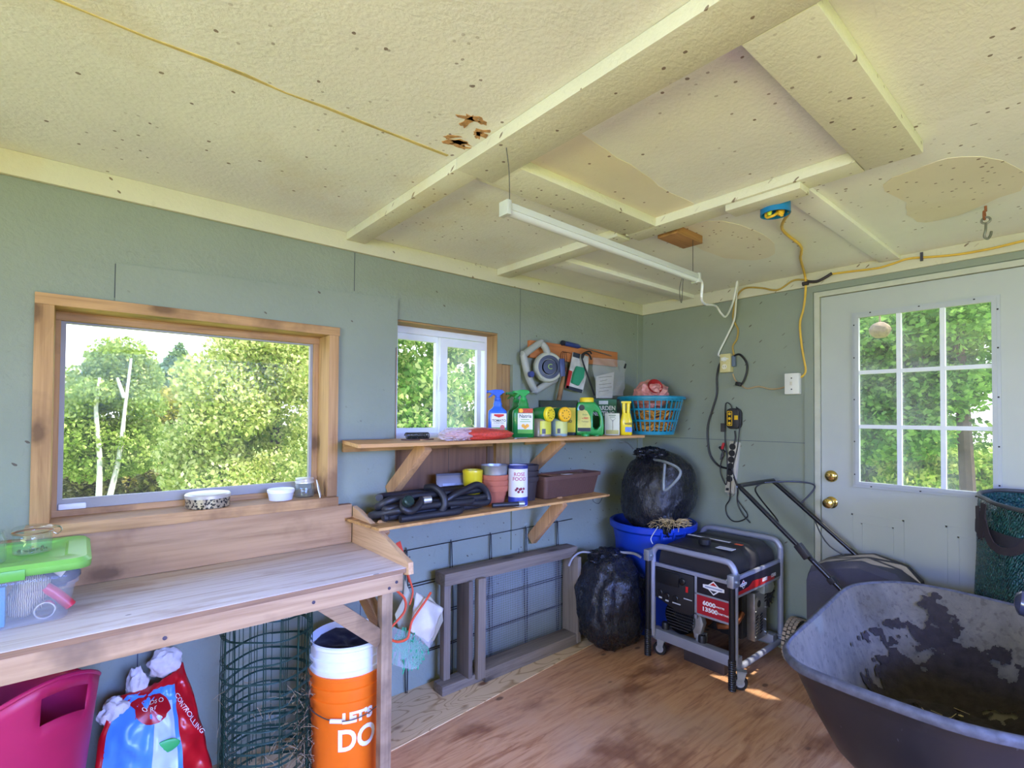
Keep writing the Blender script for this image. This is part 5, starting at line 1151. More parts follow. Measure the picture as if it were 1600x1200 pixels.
# control panel and decals on the front
b = BM(); prism(b, [(1.735, .515), (1.490, .515), (1.490, .32), (1.51, .298), (1.60, .298), (1.735, .345)], X0 - .004, X0 + .02, 'yz', .003); cp = obj('control_panel', b, M((30, 30, 34), .45, var=.12), t, 30)
b = BM()
for y, z in ((1.70, .375), (1.655, .365), (1.60, .365)): lathe(b, [(.018, 0), (.018, .006), (.014, .008), (0, .006)], 18, (X0 - .004, y, z), rx)
box(b, X0 - .010, X0 - .003, 1.58, 1.725, .43, .505, .004); obj('outlet', b, M((20, 20, 22), .4), cp, 30)
b = BM(); lathe(b, [(.020, 0), (.020, .006), (.012, .010), (0, .010)], 20, (X0 - .004, 1.560, .470), rx); obj('meter', b, M((14, 14, 16), .3), cp)
b = BM(); box(b, X0 - .010, X0 - .003, 1.523, 1.537, .418, .450, .002); obj('rocker_switch', b, M((206, 30, 34), .4, var=.05), cp, 30)
WG = M((196, 200, 206), .5, var=.05)
b = BM()
for y0, y1, z0, z1 in ((1.688, 1.708, .342, .350), (1.645, 1.665, .335, .343), (1.57, 1.62, .336, .342), (1.50, 1.55, .378, .383)): box(b, X0 - .0065, X0 - .004, y0, y1, z0, z1)
obj('panel_print', b, WG, cp, 0)
b = BM(); box(b, X0 - .002, X0 + .004, Y0 + .018, 1.474, .434, .522); d1 = obj('decal', b, M((28, 26, 34), .35, var=.05), t, 0); d1['label'] = 'black decal with a white diamond emblem'
b = BM(); box(b, X0 - .002, X0 + .004, Y0 + .018, 1.474, .322, .426); d2 = obj('decal', b, M((168, 28, 44), .35, var=.06), t, 0); d2['label'] = 'red decal with white numerals'
RGT = (0, -1, 0)      # lettering on the front reads toward -y
def emblem(parent, c, s_, rgt, nrm):
    """white lozenge with a crossing bar and a red core"""
    r_, n_ = Vector(rgt), Vector(nrm); u_ = Vector((0, 0, 1)); c = Vector(c)
    def pol(pts, off): bb = BM(); bb.faces.new([bb.verts.new(c + r_ * a * s_ + u_ * q * s_ + n_ * off) for a, q in pts]); return bb
    obj('emblem', pol([(-1, .14), (-.5, .2), (0, .62), (.5, .2), (1, .14), (1, -.14), (.5, -.2), (0, -.62), (-.5, -.2), (-1, -.14)], .0015), WHITE, parent, 0)
    obj('emblem', pol([(-.34, .22), (0, .48), (.34, .22)], .0022), INKR, parent, 0); obj('emblem', pol([(-.34, -.22), (0, -.48), (.34, -.22)], .0022), INK, parent, 0)
    obj('emblem', pol([(-.8, .06), (.8, .06), (.8, -.06), (-.8, -.06)], .0022), M((150, 160, 190), .5, var=.3, vs=200), parent, 0)
emblem(d1, (X0 - .003, 1.376, .480), .060, RGT, (-1, 0, 0))
def gtext(s, size, y, z, par, bold=.0012, sx=1.2): text('lettering', s, size, WHITE, par, (X0 - .0035, y, z), RGT, (0, 0, 1), bold, sx)
gtext('6000', .030, 1.402, .388, d2); gtext('WATTS', .012, 1.342, .386, d2, .0004); gtext('13500', .030, 1.398, .356, d2); gtext('STARTING', .012, 1.325, .354, d2, .0004)
# side decal facing the door
YS = Y0 - .006
b = BM(); prism(b, [(X0 + .02, .470), (X1 - .01, .470), (X1 - .01, .545), (X0 + .02, .545)], YS, YS + .003, 'xz'); d3 = obj('decal', b, M((36, 32, 46), .35, var=.05), t, 0); d3['label'] = 'dark side band with a red wedge'
b = BM(); prism(b, [(X0 + .02, .470), (X1 - .10, .470), (X1 - .10, .492), (X0 + .19, .512), (X0 + .14, .490), (X0 + .02, .486)], YS - .001, YS, 'xz'); obj('red_wedge', b, M((184, 34, 40), .35, var=.06), d3, 0)
emblem(d3, (X0 + .075, YS - .001, .516), .038, (1, 0, 0), (0, -1, 0))
text('lettering', '6000', .028, WHITE, d3, (X0 + .33, YS - .002, .492), (1, 0, 0), (0, 0, 1), .001, 1.1); text('lettering', '13500', .026, WHITE, d3, (X0 + .44, YS - .002, .494), (1, 0, 0), (0, 0, 1), .001, 1.0)
# tank: three black humps with strap grooves
TK = M((40, 38, 40), .42, var=.1, vs=10, bump=.08, bs=200, name='tank')
b = BM(); L = []
prof = [(X0 + .02, 0), (X0 + .03, .9), (X0 + .20, 1.0), (X0 + .215, .93), (X0 + .225, .93), (X0 + .24, 1.02), (X0 + .33, 1.02), (X0 + .342, .94), (X0 + .352, .94), (X0 + .365, 1.0), (X1 - .06, .97), (X1 - .02, .8), (X1 - .015, 0)]
for x, k in prof:
    hh = .555 + .115 * k if k else .50; hw = (Y1 - Y0) / 2 - .022 - (.0 if k > .95 else .006)
    L.append([Vector((x, (Y0 + Y1) / 2 + a, .545 + (hh - .545) * q)) for a, q in [(hw, -.3), (hw, .35), (hw - .012, .7), (hw - .05, .95), (hw - .10, 1), (0, 1), (-hw + .10, 1), (-hw + .05, .95), (-hw + .012, .7), (-hw, .35), (-hw, -.3)]])
loft(b, L); tk_ = obj('fuel_tank', b, TK, t, 50)
b = BM(); lathe(b, [(.032, 0), (.034, .006), (.034, .030), (.028, .034), (0, .034)], 28, (X0 + .13, 1.50, .668)); obj('fuel_cap', b, M((28, 28, 32), .5, var=.1), tk_)
b = BM(); box(b, X0 + .10, X0 + .15, 1.33, 1.42, .6695, .6715); box(b, X0 + .255, X0 + .275, 1.42, 1.68, .6718, .6738); obj('sticker', b, M((206, 206, 210), .5, var=.1), tk_, 0)
b = BM(); box(b, X0 + .245, X0 + .27, 1.345, 1.385, .6718, .6738); obj('sticker', b, M((226, 96, 50), .5, var=.1), tk_, 0)
b = BM(); box(b, X0 + .02, X1 - .02, Y0 + .03, Y1 - .03, .46, .535, .01); obj('tank_skirt', b, M((22, 24, 26), .6, var=.1), t, 30)
# alternator, engine, muffler, air cleaner
b = BM(); lathe(b, [(0, 0), (.094, 0), (.100, .006), (.100, .05), (.092, .06), (.092, .10)], 40, (X0 + .135, 1.600, .250), rx)
al = obj('alternator', b, M((24, 24, 27), .5, var=.1), t)
b = BM()
for k in range(9): z = .185 + .0165 * k; hw = math.sqrt(max(0, .086 ** 2 - (z - .250) ** 2)); box(b, X0 + .030, X0 + .040, 1.600 - hw, 1.600 + hw, z - .003, z + .003)
obj('vent_rib', b, M((38, 38, 42), .5, var=.1), al, 0)
b = BM(); lathe(b, [(.088, .0), (.092, -.01), (.092, -.10), (0, -.10)], 36, (X0 + .14, 1.592, .245), rx); obj('stator', b, M((150, 90, 56), .35, .8, var=.15), t)
b = BM(); prism(b, [(1.515, .30), (1.475, .29), (1.462, .25), (1.485, .17), (1.515, .16), (1.53, .22)], X0 + .045, X0 + .085, 'yz', .006); obox(b, (X0 + .07, 1.485, .165), (.05, .05, .05), (0, 0, .2), .006); obj('bracket', b, ZINC, t, 30)
b = BM(); lathe(b, [(.022, 0), (.022, .03), (.018, .04), (0, .04)], 16, (X0 + .05, 1.470, .150)); lathe(b, [(.022, 0), (.022, .03), (.018, .04), (0, .04)], 16, (X0 + .05, 1.70, .150)); obj('rubber_mount', b, BLACKP, t)
b = BM(); box(b, X0 + .25, X1 - .10, 1.40, 1.66, .15, .46, .02); lathe(b, [(0, .04), (.07, .04), (.10, .02), (.105, 0), (.09, -.02)], 32, (X1 - .085, Y0 + .075, .375), Matrix.Rotation(PI / 2, 4, 'X')); obj('engine', b, M((30, 29, 31), .5, .2, var=.2, vs=20), t, 40)
b = BM()
for k in range(14):
    a = k * 2 * PI / 14; bar(b, (X1 - .085 + .03 * cos(a), Y0 + .034, .375 + .03 * sin(a)), (X1 - .085 + .085 * cos(a + .4), Y0 + .034, .375 + .085 * sin(a + .4)), .006, .008, (0, 1, 0))
obj('recoil_cover', b, M((52, 50, 52), .4, .3, var=.1), t, 30)
b = BM(); tube(b, spline([(X0 + .08, 1.40, .255), (X0 + .14, 1.34, .262), (X0 + .22, 1.33, .31)], 6), .016, 10); obj('exhaust_pipe', b, M((150, 92, 60), .35, .8, var=.2), t)
MX0, MX1, MY0, MY1, MZ0, MZ1 = X0 + .275, X0 + .425, Y0 + .022, Y0 + .070, .150, .415
b = BM(); box(b, X0 + .225, X0 + .42, MY1, Y0 + .20, .16, .41, .01); obj('muffler', b, M((26, 25, 26), .55, .3, var=.15), t, 30)
b = BM(); box(b, MX0, MX1, MY0, MY1, MZ0, MZ1, .008); mf = obj('heat_shield', b, M((170, 168, 164), .32, .85, var=.12, vs=25), t, 30)
for side in (0, 1):
    b = BM()
    for k in range(7):
        xx = MX0 + .026 + side * .050; z = MZ0 + .04 + .016 * k; obox(b, (xx, MY0 - .001, z), (.030, .003, .006), (0, -.25, 0))
    obj('louver', b, M((20, 18, 18), .6, var=0), mf, 0)
b = BM()
for k in range(3): obox(b, (MX1 - .02, MY0 - .001, MZ1 - .03 - .018 * k), (.020, .003, .006), (0, -.25, 0))
obj('louver', b, M((20, 18, 18), .6, var=0), mf, 0); b = BM(); lathe(b, [(0, .002), (.020, .002), (.020, 0)], 20, (MX0 + .048, MY0, MZ1 - .065), Matrix.Rotation(PI / 2, 4, 'X')); obj('outlet_port', b, M((20, 18, 18), .6, var=0), mf, 0)
b = BM()
for z in (MZ0 + .02, MZ0 + .09, MZ0 + .16, MZ1 - .02):
    for x in (MX0 + .012, MX1 - .010): lathe(b, [(.006, 0), (.006, .004), (0, .005)], 8, (x, MY0, z), Matrix.Rotation(PI / 2, 4, 'X'))
obj('bolt', b, STEEL, mf)
b = BM(); prism(b, [(X0 + .34, .405), (X0 + .44, .395), (X0 + .475, .42), (X0 + .455, .455), (X0 + .37, .465), (X0 + .34, .45)], Y0 - .004, Y0 + .10, 'xz', .012); obj('air_cleaner', b, M((150, 152, 140), .35, .4, var=.08), t, 40)
# folding handles, casters, rear wheel
for y, top, lab in ((Y0 - .002, .530, None), (Y1 + .010, .560, None)):
    b = BM(); tube(b, [(X0 - .036, y, top), (X0 - .036, y, .13)], .0155, 12); hb = obj('fold_handle', b, M((22, 22, 25), .4, .2, var=.1), t)
    b = BM(); tube(b, [(X0 - .036, y, .155 - .0055 * k) for k in range(28)], [.020 if k % 2 else .0175 for k in range(28)], 14); obj('grip', b, BLACKP, hb)
    b = BM(); box(b, X0 - .055, X0 + .018, y - .018, y + .018, top - .01, top + .055, .006); lathe(b, [(.008, -.03), (.008, .03)], 10, (X0 - .03, y, top + .02), Matrix.Rotation(PI / 2, 4, 'X')); obj('hinge', b, ZINC, hb, 30)
def caster(x, y, rz):
    c = bpy.data.objects.new('caster', None); COL.objects.link(c); c.parent = t; c.location = Vector((x, y, 0)) - t.location
    b = BM(); lathe(b, [(.012, -.013), (.034, -.013), (.038, -.008), (.038, .008), (.034, .013), (.012, .013)], 26, (0, 0, .038), Matrix.Rotation(PI / 2, 4, 'X')); part('wheel', b, BLACKP, c)
    b = BM(); lathe(b, [(0, -.0145), (.022, -.0145), (.022, .0145), (0, .0145)], 20, (0, 0, .038), Matrix.Rotation(PI / 2, 4, 'X')); part('hub', b, M((176, 178, 184), .4, .3), c)
    b = BM(); 
    for s_ in (-1, 1): prism(b, [(-.014, .095), (.030, .095), (.012, .030), (-.012, .030)], s_ * .017 - .0015, s_ * .017 + .0015, 'xz')
    box(b, -.016, .032, -.0185, .0185, .092, .098); part('fork', b, ZINC, c, 30); c.rotation_euler = (0, 0, rz)
caster(X0 + .010, Y0 + .0 - .020, rad(-60)); caster(X0 + .030, Y1 - .03, rad(-75))
# knobbly rear wheel on the axle
wc = (X1 - .01, Y0 - .085, .122)
b = BM(); lathe(b, [(.045, -.032), (.098, -.036), (.116, -.026), (.121, 0), (.116, .026), (.098, .036), (.045, .032)], 40, wc, Matrix.Rotation(PI / 2, 4, 'X')); wl = obj('wheel', b, M((44, 42, 40), .75, var=.2), t)
b = BM()
for k in range(30):
    for j in (-1, 0, 1):
        a = 2 * PI * (k + .5 * (j % 2)) / 30; c = Vector(wc) + Vector((.120 * cos(a), j * .021, .120 * sin(a))); obox(b, c, (.009, .017, .019), (0, -a, 0), .002)
obj('tread_block', b, M((176, 158, 136), .7, var=.15), wl, 0)['kind'] = 'stuff'  # pale tan is sunlight painted onto the dark rubber blocks
b = BM(); lathe(b, [(0, -.034), (.046, -.034), (.046, .034), (0, .034)], 24, wc, Matrix.Rotation(PI / 2, 4, 'X')); tube(b, [(wc[0], Y0 - .12, wc[2]), (wc[0], Y0 + .1, wc[2])], .010, 10); obj('axle', b, ZINC, t)
# box on the floor under it
b = BM(); box(b, X0 + .08, X0 + .26, 1.36, 1.60, .0, .060, .003); rooted(b, 'tool_tray', M((60, 50, 48), .6, var=.15), 'low dark metal tray on the floor under the generator', 'tray', (X0 + .17, 1.48, 0), None, 30)

# ================================================================== lawn mower behind the wheelbarrow
t = thing('lawn_mower', 'push lawn mower with a folding black handle and grass bag by the door', 'lawn mower', (2.93, .75, 0))
HB = M((30, 32, 38), .3, .5, var=.08, coat=.3, name='handle_bar')
n0, n1_, m0, m1_ = Vector((2.735, 1.300, 1.006)), Vector((2.735, .60, .382)), Vector((3.125, 1.288, 1.010)), Vector((3.125, .60, .442))
b = BM(); tube(b, spline([n1_, n0.lerp(n1_, .4), n0.lerp(n1_, .08), n0 + Vector((.004, .006, .004)), n0 + Vector((.03, .01, .012)), m0 + Vector((-.03, .008, .008)), m0 + Vector((-.004, .004, .002)), m0.lerp(m1_, .08), m0.lerp(m1_, .4), m1_], 6), .0125, 10); obj('handle', b, HB, t)
b = BM(); tube(b, spline([m0 + Vector((-.13, .006, .006)), m0 + Vector((.0, -.10, .012)), m0 + Vector((.06, -.18, .002)), m0 + Vector((.055, -.19, -.03)), m0.lerp(m1_, .2)], 6), .0045, 7); tube(b, spline([m0 + Vector((-.14, .006, .006)), m0 + Vector((-.2, .02, -.04)), n0.lerp(n1_, .22) + Vector((.08, 0, -.02)), n0.lerp(n1_, .24)], 6), .0045, 7); obj('control_bail', b, M((24, 24, 28), .4), t)
b = BM(); q = n0.lerp(n1_, .44); obox(b, q + Vector((-.006, 0, 0)), (.036, .034, .075), (rad(-40), 0, 0), .004); tube(b, [q + Vector((0, -.01, -.02)), q + Vector((-.03, -.05, -.025))], .008, 8); obj('handle_clamp', b, BLACKP, t, 30); b = BM(); obox(b, n0.lerp(n1_, .62), (.04, .03, .03), (rad(-40), 0, 0), .004); obj('handle_clamp', b, BLACKP, t, 30)
b = BM(); tube(b, spline([m0.lerp(m1_, .3), m0.lerp(m1_, .5) + Vector((-.02, .05, -.03)), m0.lerp(m1_, .7) + Vector((0, -.01, -.012)), m0.lerp(m1_, .8) + Vector((-.03, .01, -.06)), m0.lerp(m1_, 1.05) + Vector((-.05, 0, -.1))], 6), .0035, 6); obj('throttle_cable', b, BLACKP, t)
BAGM = M((62, 62, 70), .75, var=.12, vs=14, bump=.3, bs=120, name='bag_cloth')
b = BM(); loft(b, [[Vector((x, y, z)) for x, z in ((2.90, zb), (3.17, zb), (3.175, zt - .03), (3.15, zt), (2.92, zt), (2.895, zt - .03))] for y, zb, zt in ((1.035, .235, .575), (1.02, .20, .62), (.95, .20, .655), (.80, .22, .690), (.66, .25, .66), (.60, .28, .60))]); gb = obj('grass_bag', b, BAGM, t, 35)
b = BM(); loft(b, [[Vector((2.935 + a, .62 + c, z)) for a, c in rrect(.44 - o_, .36 - o_, .08)] for z, o_ in ((.075, .02), (.09, 0), (.15, .01), (.20, .08), (.21, .2))]); obj('deck', b, M((150, 30, 34), .35, var=.1), t, 40)
b = BM(); lathe(b, [(.11, .20), (.12, .22), (.12, .32), (.10, .35), (0, .36)], 32, (2.935, .56, 0)); obj('engine', b, M((34, 34, 38), .4, .3), t)
for x in (2.70, 3.17):
    for y, r_ in ((.86, .095), (.47, .08)):
        b = BM(); lathe(b, [(0, -.018), (r_ * .6, -.018), (r_ * .93, -.018), (r_, -.010), (r_, .010), (r_ * .93, .018), (0, .018)], 30, (x, y, r_), Matrix.Rotation(PI / 2, 4, 'Y')); obj('wheel', b, BLACKP, t)

# ================================================================== wheelbarrow
t = thing('wheelbarrow', 'dark navy plastic wheelbarrow with a dirty grey inside standing at lower right', 'wheelbarrow', (2.09, .36, 0))
ZR = .700
RIM = [tuple(onZ(x, y, ZR).xy) for x, y in ((1233, 1009), (1239, 999), (1252, 987), (1269, 972), (1295, 948), (1320, 924), (1345, 914), (1400, 911), (1450, 917), (1500, 927), (1560, 941), (1600, 951))]
RIM += [(2.605, .10), (2.54, .045), (2.44, .01), (2.2, -.005), (1.95, -.005), (1.76, .005), (1.66, .04), (1.59, .10)] + [tuple(onZ(x, y, ZR).xy) for x, y in ((1511, 1132), (1403, 1097), (1306, 1061), (1262, 1043), (1243, 1030), (1235, 1019))]
RIM = [(p.x, p.y) for p in spline([(x, y, 0) for x, y in RIM], 3, True)]
CTR = Vector((2.07, .36)); BOT = (2.03, .36, .30, .215)
def tray(k, z, grow=0):
    """k=0 floor of the tray, k=1 rim"""
    out = []
    for x, y in RIM:
        d = Vector((x, y)) - CTR; L_ = d.length; a = math.atan2(d.y, d.x)
        bx, by = BOT[0] + (BOT[2]) * cos(a) * .93, BOT[1] + BOT[3] * sin(a) * .93
        kk = k; out.append(Vector((bx + (x - bx) * kk + grow * d.x / L_, by + (y - by) * kk + grow * d.y / L_, z)))
    return out
ZR = .700
lv = [(0, .355), (.18, .365), (.42, .43), (.68, .54), (.88, .64), (.96, .685)]
def tray_in():
    q = NT('tray_inside'); n1 = q.noise(3.2, 7, .62); n2 = q.noise(12, 6, .7, q.co((1, 1, .5)), .5)
    c = q.ramp(n1, [(.3, srgb((66, 66, 62))), (.55, srgb((108, 100, 88))), (.8, srgb((136, 126, 110)))]); c = q.mix(.45, c, q.ramp(n2, [(.3, srgb((48, 50, 44))), (.7, srgb((130, 122, 106)))]))
    v_ = q.ramp(q.noise(5, 3, .5, q.co((.6, .6, .6))), [(.60, 0), (.66, .45)]); c = q.mix(v_, c, srgb((116, 122, 112)))
    c = q.mix(q.ramp(q.noise(46, 3), [(.56, 0), (.66, .45)]), c, srgb((52, 48, 42)))
    q.col(c); q.set(Roughness=.75); q.bump(n2, .25, .01); return q.m
b = BM(); loft(b, [tray(k, z) for k, z in lv] + [tray(1.0, ZR)], True, False); obj('tray_inside', b, tray_in(), t, 60)
def navy():
    q = NT('navy_plastic'); n1 = q.noise(4, 5, .6, q.co((1, 1, .35))); n2 = q.noise(1, 4, .6, q.co((30, 30, 3)))
    c = q.ramp(n1, [(.3, srgb((20, 21, 27))), (.62, srgb((33, 34, 41))), (.8, srgb((78, 80, 86)))]); c = q.mix(q.ramp(n2, [(.66, 0), (.72, .35)]), c, srgb((120, 126, 142)))
    q.col(c); q.set(Roughness=.42); return q.m
NAVY = navy()
b = BM(); loft(b, [tray(max(0, k) + .0, z - .006, .006) for k, z in lv] + [tray(1.0, ZR - .012, .008)], True, False); obj('tray', b, NAVY, t, 60)
b = BM(); loft(b, [tray(1.0, ZR - .012, .008), tray(1.0, ZR - .018, .018), tray(1.0, ZR - .004, .022), tray(1.0, ZR + .005, .016), tray(1.0, ZR + .006, .006), tray(1.0, ZR, .0)], False, False); obj('rim', b, M((74, 76, 88), .6, var=.4, vs=40), t, 60)
b = BM(); 
for y in (.12, .60): bar(b, (1.42, y * .55 + .16, .30), (2.62, y * .55 + .16, .315), .038, .045, (0, 0, 1), .004)
obj('handle_rail', b, wood('rail_wood', (170, 132, 88), (126, 92, 58), 0, 1), t, 30)
for y in (.20, .52):
    b = BM(); tube(b, spline([(2.36, y, .30), (2.34, y, .05), (2.30, y, .014), (2.16, y, .014), (2.10, y, .06), (2.02, y, .29)], 5), .014, 10); obj('leg', b, M((48, 48, 52), .5, .5), t)
b = BM(); lathe(b, [(.05, -.03), (.13, -.045), (.17, -.035), (.185, 0), (.17, .035), (.13, .045), (.05, .03)], 36, (1.46, .36, .185), Matrix.Rotation(PI / 2, 4, 'X')); obj('wheel', b, BLACKP, t)
b = BM(); tube(b, [(1.46, .20, .185), (1.46, .52, .185)], .010, 10); bar(b, (1.46, .225, .185), (1.46, .225, .29), .012, .03, (1, 0, 0)); bar(b, (1.46, .495, .185), (1.46, .495, .29), .012, .03, (1, 0, 0)); obj('axle', b, ZINC, t)
# soil clinging in the tray: an uneven crust on the walls and a layer on the floor
SOIL = M((46, 39, 37), .95, var=.35, vs=30, bump=1.0, bs=60, name='soil')
def tray_pt(i, s_):
    """point on the inside at rim index i (float) and height parameter s_ 0..1"""
    n_ = len(RIM); i0 = int(i) % n_; i1 = (i0 + 1) % n_; fr = i - int(i)
    ks = [k for k, z in lv] + [1]; zs_ = [z for k, z in lv] + [ZR]; ss = s_ * (len(ks) - 1); j = min(int(ss), len(ks) - 2); g_ = ss - j
    k = ks[j] + (ks[j + 1] - ks[j]) * g_; z = zs_[j] + (zs_[j + 1] - zs_[j]) * g_
    A, B = tray(k, z)[i0], tray(k, z)[i1]; return A.lerp(B, fr)
b = BM(); n_ = len(RIM); NS = 160
rows = []
LOOPS = []
for j in range(NS + 1):
    s_ = j / NS; ks = [k for k, z in lv] + [1]; zs_ = [z for k, z in lv] + [ZR]; ss = s_ * (len(ks) - 1); jj = min(int(ss), len(ks) - 2); g_ = ss - jj
    k = ks[jj] + (ks[jj + 1] - ks[jj]) * g_; z = zs_[jj] + (zs_[jj + 1] - zs_[jj]) * g_; lp = tray(k, z); fine = []
    for i in range(n_):
        for q in range(11): fine.append(lp[i].lerp(lp[(i + 1) % n_], q / 11))
    LOOPS.append(fine)
nf = len(LOOPS[0]); keep = {}
def vtx(j, i):
    i %= nf
    if (j, i) not in keep:
        p_ = LOOPS[j][i]; inw = Vector((CTR.x - p_.x, CTR.y - p_.y, .25)).normalized(); keep[(j, i)] = b.verts.new(p_ + inw * (.006 + .006 * max(0, nz(p_, 22, 3))))
    return keep[(j, i)]
for j in range(NS - 16):
    for i in range(nf):
        p_ = (LOOPS[j][i] + LOOPS[j + 1][(i + 1) % nf]) / 2; hgt = j / NS
        f_ = nz(p_, 4.2, 7) + .55 * nz(p_, 11, 2) + .35 * nz(p_, 26, 5) + .2 * nz(p_, 60, 1)
        far = 1 if p_.x > 2.2 and p_.y < .72 else 0
        thr = -.75 + 1.75 * hgt if far else -.35 + 2.6 * hgt
        if f_ > thr: b.faces.new((vtx(j, i), vtx(j, i + 1), vtx(j + 1, i + 1), vtx(j + 1, i)))
o = obj('soil_crust', b, SOIL, None, 60)
b2 = BM(); grid(b2, lambda u, v: Vector((BOT[0] + BOT[2] * 1.06 * v * cos(2 * PI * u), BOT[1] + BOT[3] * 1.06 * v * sin(2 * PI * u), .372 + .016 * nz((v * cos(2 * PI * u) * 4, v * sin(2 * PI * u) * 4, 0), 1.6, 4) + .012 * (1 - v))), 60, 20, True)
for v_ in b2.verts: v_.co.z += .006 * nz(v_.co, 40, 1)
R.seed(9)
for k in range(60): a, q = R.random() * 6.28, math.sqrt(R.random()); blob(b2, (BOT[0] + BOT[2] * q * cos(a), BOT[1] + BOT[3] * q * sin(a), .384), (R.uniform(.006, .02),) * 3, None, 2, k, .4, 2)
me = o.data; bm_ = BM(); bm_.from_mesh(me); add(bm_, b2); bm_.to_mesh(me); bm_.free(); me.shade_smooth()
o.name = 'soil'; tag(o, 'dark damp soil crusted inside the wheelbarrow tray', 'soil', None, 'stuff')
b = BM(); R.seed(10)
for k in range(36):
    a, q = R.random() * 6.28, math.sqrt(R.random()) * .9; p_ = Vector((BOT[0] + BOT[2] * q * cos(a), BOT[1] + BOT[3] * q * sin(a), .400)); d = Vector((R.gauss(0, 1), R.gauss(0, 1), R.gauss(0, .15))).normalized() * R.uniform(.01, .04); tube(b, [p_ - d, p_ + d], .0009, 4)
for k in range(7): a, q = R.random() * 6.28, math.sqrt(R.random()) * .8; obox(b, (BOT[0] + BOT[2] * q * cos(a), BOT[1] + BOT[3] * q * sin(a), .402), (.012, .008, .003), (R.random(), R.random(), R.random()))
o = rooted(b, 'chaff', M((196, 178, 130), .9, var=.2), 'bits of straw and pale chips on the soil in the wheelbarrow', 'chaff', (BOT[0], BOT[1], .398)); o['kind'] = 'stuff'
# rounded tool grip at the right edge of the tray
b = BM(); g0 = onX(1591, 941, 2.35); g1 = g0 + Vector((.02, -.16, -.02)); tube(b, [g0 + Vector((0, .010, 0)), g0 + Vector((0, .004, 0)), g0 + Vector((0, -.004, 0)), g0.lerp(g1, .3), g1, g1 + Vector((.02, -.4, -.05))], [.010, .030, .040, .043, .038, .018], 20)
rooted(b, 'tool_grip', M((58, 62, 88), .25, var=.1, coat=.5), 'rounded dark blue-grey tool grip poking in at the right edge above the wheelbarrow', 'tool grip', g0)

# ================================================================== green leaf bag
pg = Vector((2.945, .112, 0)); t = thing('leaf_bag', 'tall dark green woven leaf bag standing before the door', 'leaf bag', pg)
def leafmat():
    q = NT('woven_green'); w1_ = q.n('ShaderNodeTexWave'); w1_.bands_direction = 'DIAGONAL'; w1_.inputs['Scale'].default_value = 55; w1_.inputs['Distortion'].default_value = 9; w1_.inputs['Detail'].default_value = 3; q.l(q.co((1, 1, .6)), w1_.inputs[0])
    n1 = q.noise(110, 3); q.col(q.ramp(n1, [(.35, srgb((14, 48, 50))), (.7, srgb((46, 104, 100)))])); q.set(Roughness=q.ramp(n1, [(.4, .18), (.7, .42)])); q.bump(q.math('ADD', w1_.outputs['Fac'], n1), .7, .012); return q.m
LG = leafmat(); ZT = 1.045
def lb(u, v):
    a = 2 * PI * u; r_ = .295 - .038 * v + .008 * sin(9 * a + 5 * v) * (1 - v * .6) + .006 * nz((cos(a) * 3, sin(a) * 3, v * 4), 1.5, 2); return Vector((r_ * cos(a), r_ * sin(a), .005 + v * (ZT + .03 * cos(a - rad(60)) - .005)))
b = BM(); g = grid(b, lb, 72, 40, True); b.faces.new([r_[0] for r_ in g][::-1]); part('body', b, LG, t, 60, .003)
b = BM(); tube(b, [lb(k / 72, 1) for k in range(72)], .009, 8, True); part('rim', b, M((58, 62, 64), .5, var=.1), t)
b = BM(); grid(b, lambda u, v: lb(u, .855 + .045 * v) * 1.0 + Vector((cos(2 * PI * u), sin(2 * PI * u), 0)) * .005, 72, 2, True); part('webbing', b, M((40, 36, 44), .8, var=.1), t, 60)
am = math.atan2(-.4, -1) 
b = BM()
def strap(a0, a1, v0, v1, v2):
    pts = [lb(a0, v0), lb(a0 * .7 + a1 * .3, v1), lb(a0 * .3 + a1 * .7, v2), lb(a1, v0 + .02)]; pts = [p_ + Vector((p_.x, p_.y, 0)).normalized() * .022 for p_ in pts]; sp_ = spline(pts, 6)
    for p_, q_ in zip(sp_, sp_[1:]): bar(b, p_, q_ + (q_ - p_) * .1, .030, .004, Vector((p_.x, p_.y, 0)))
uo = (math.atan2(.95, -.6) / (2 * PI)) % 1
strap(uo, uo + .13, .96, .85, .86); strap(uo - .02, uo + .01, .97, .90, .86); part('carry_strap', b, M((48, 40, 46), .8, var=.1), t, 30)

# ================================================================== ceiling: tube lamp, junction box, hook
T0, T1 = Vector((.985, 1.200, 2.030)), Vector((2.150, 1.228, 2.030))
t = thing('tube_lamp', 'long white tube lamp hanging on wires under the ceiling', 'lamp', (T0 + T1) / 2)
TW = M((190, 194, 180), .4, var=.03, name='lamp_housing')
b = BM(); bar(b, T0, T1, .036, .022, (0, 0, 1), .003); obj('housing', b, TW, t, 30)
b = BM(); tube(b, [T0 + Vector((.012, 0, -.012)), T1 + Vector((-.012, 0, -.012))], .015, 14); obj('diffuser', b, M((202, 206, 196), .3, var=.02), t)
b = BM(); bar(b, T0 - Vector((.006, 0, .006)), T0 + Vector((.012, 0, -.006)), .042, .046, (0, 0, 1), .004); obj('end_cap', b, TW, t, 30); b = BM(); bar(b, T1 - Vector((.012, 0, .006)), T1 + Vector((.006, 0, -.006)), .042, .046, (0, 0, 1), .004); obj('end_cap', b, TW, t, 30)
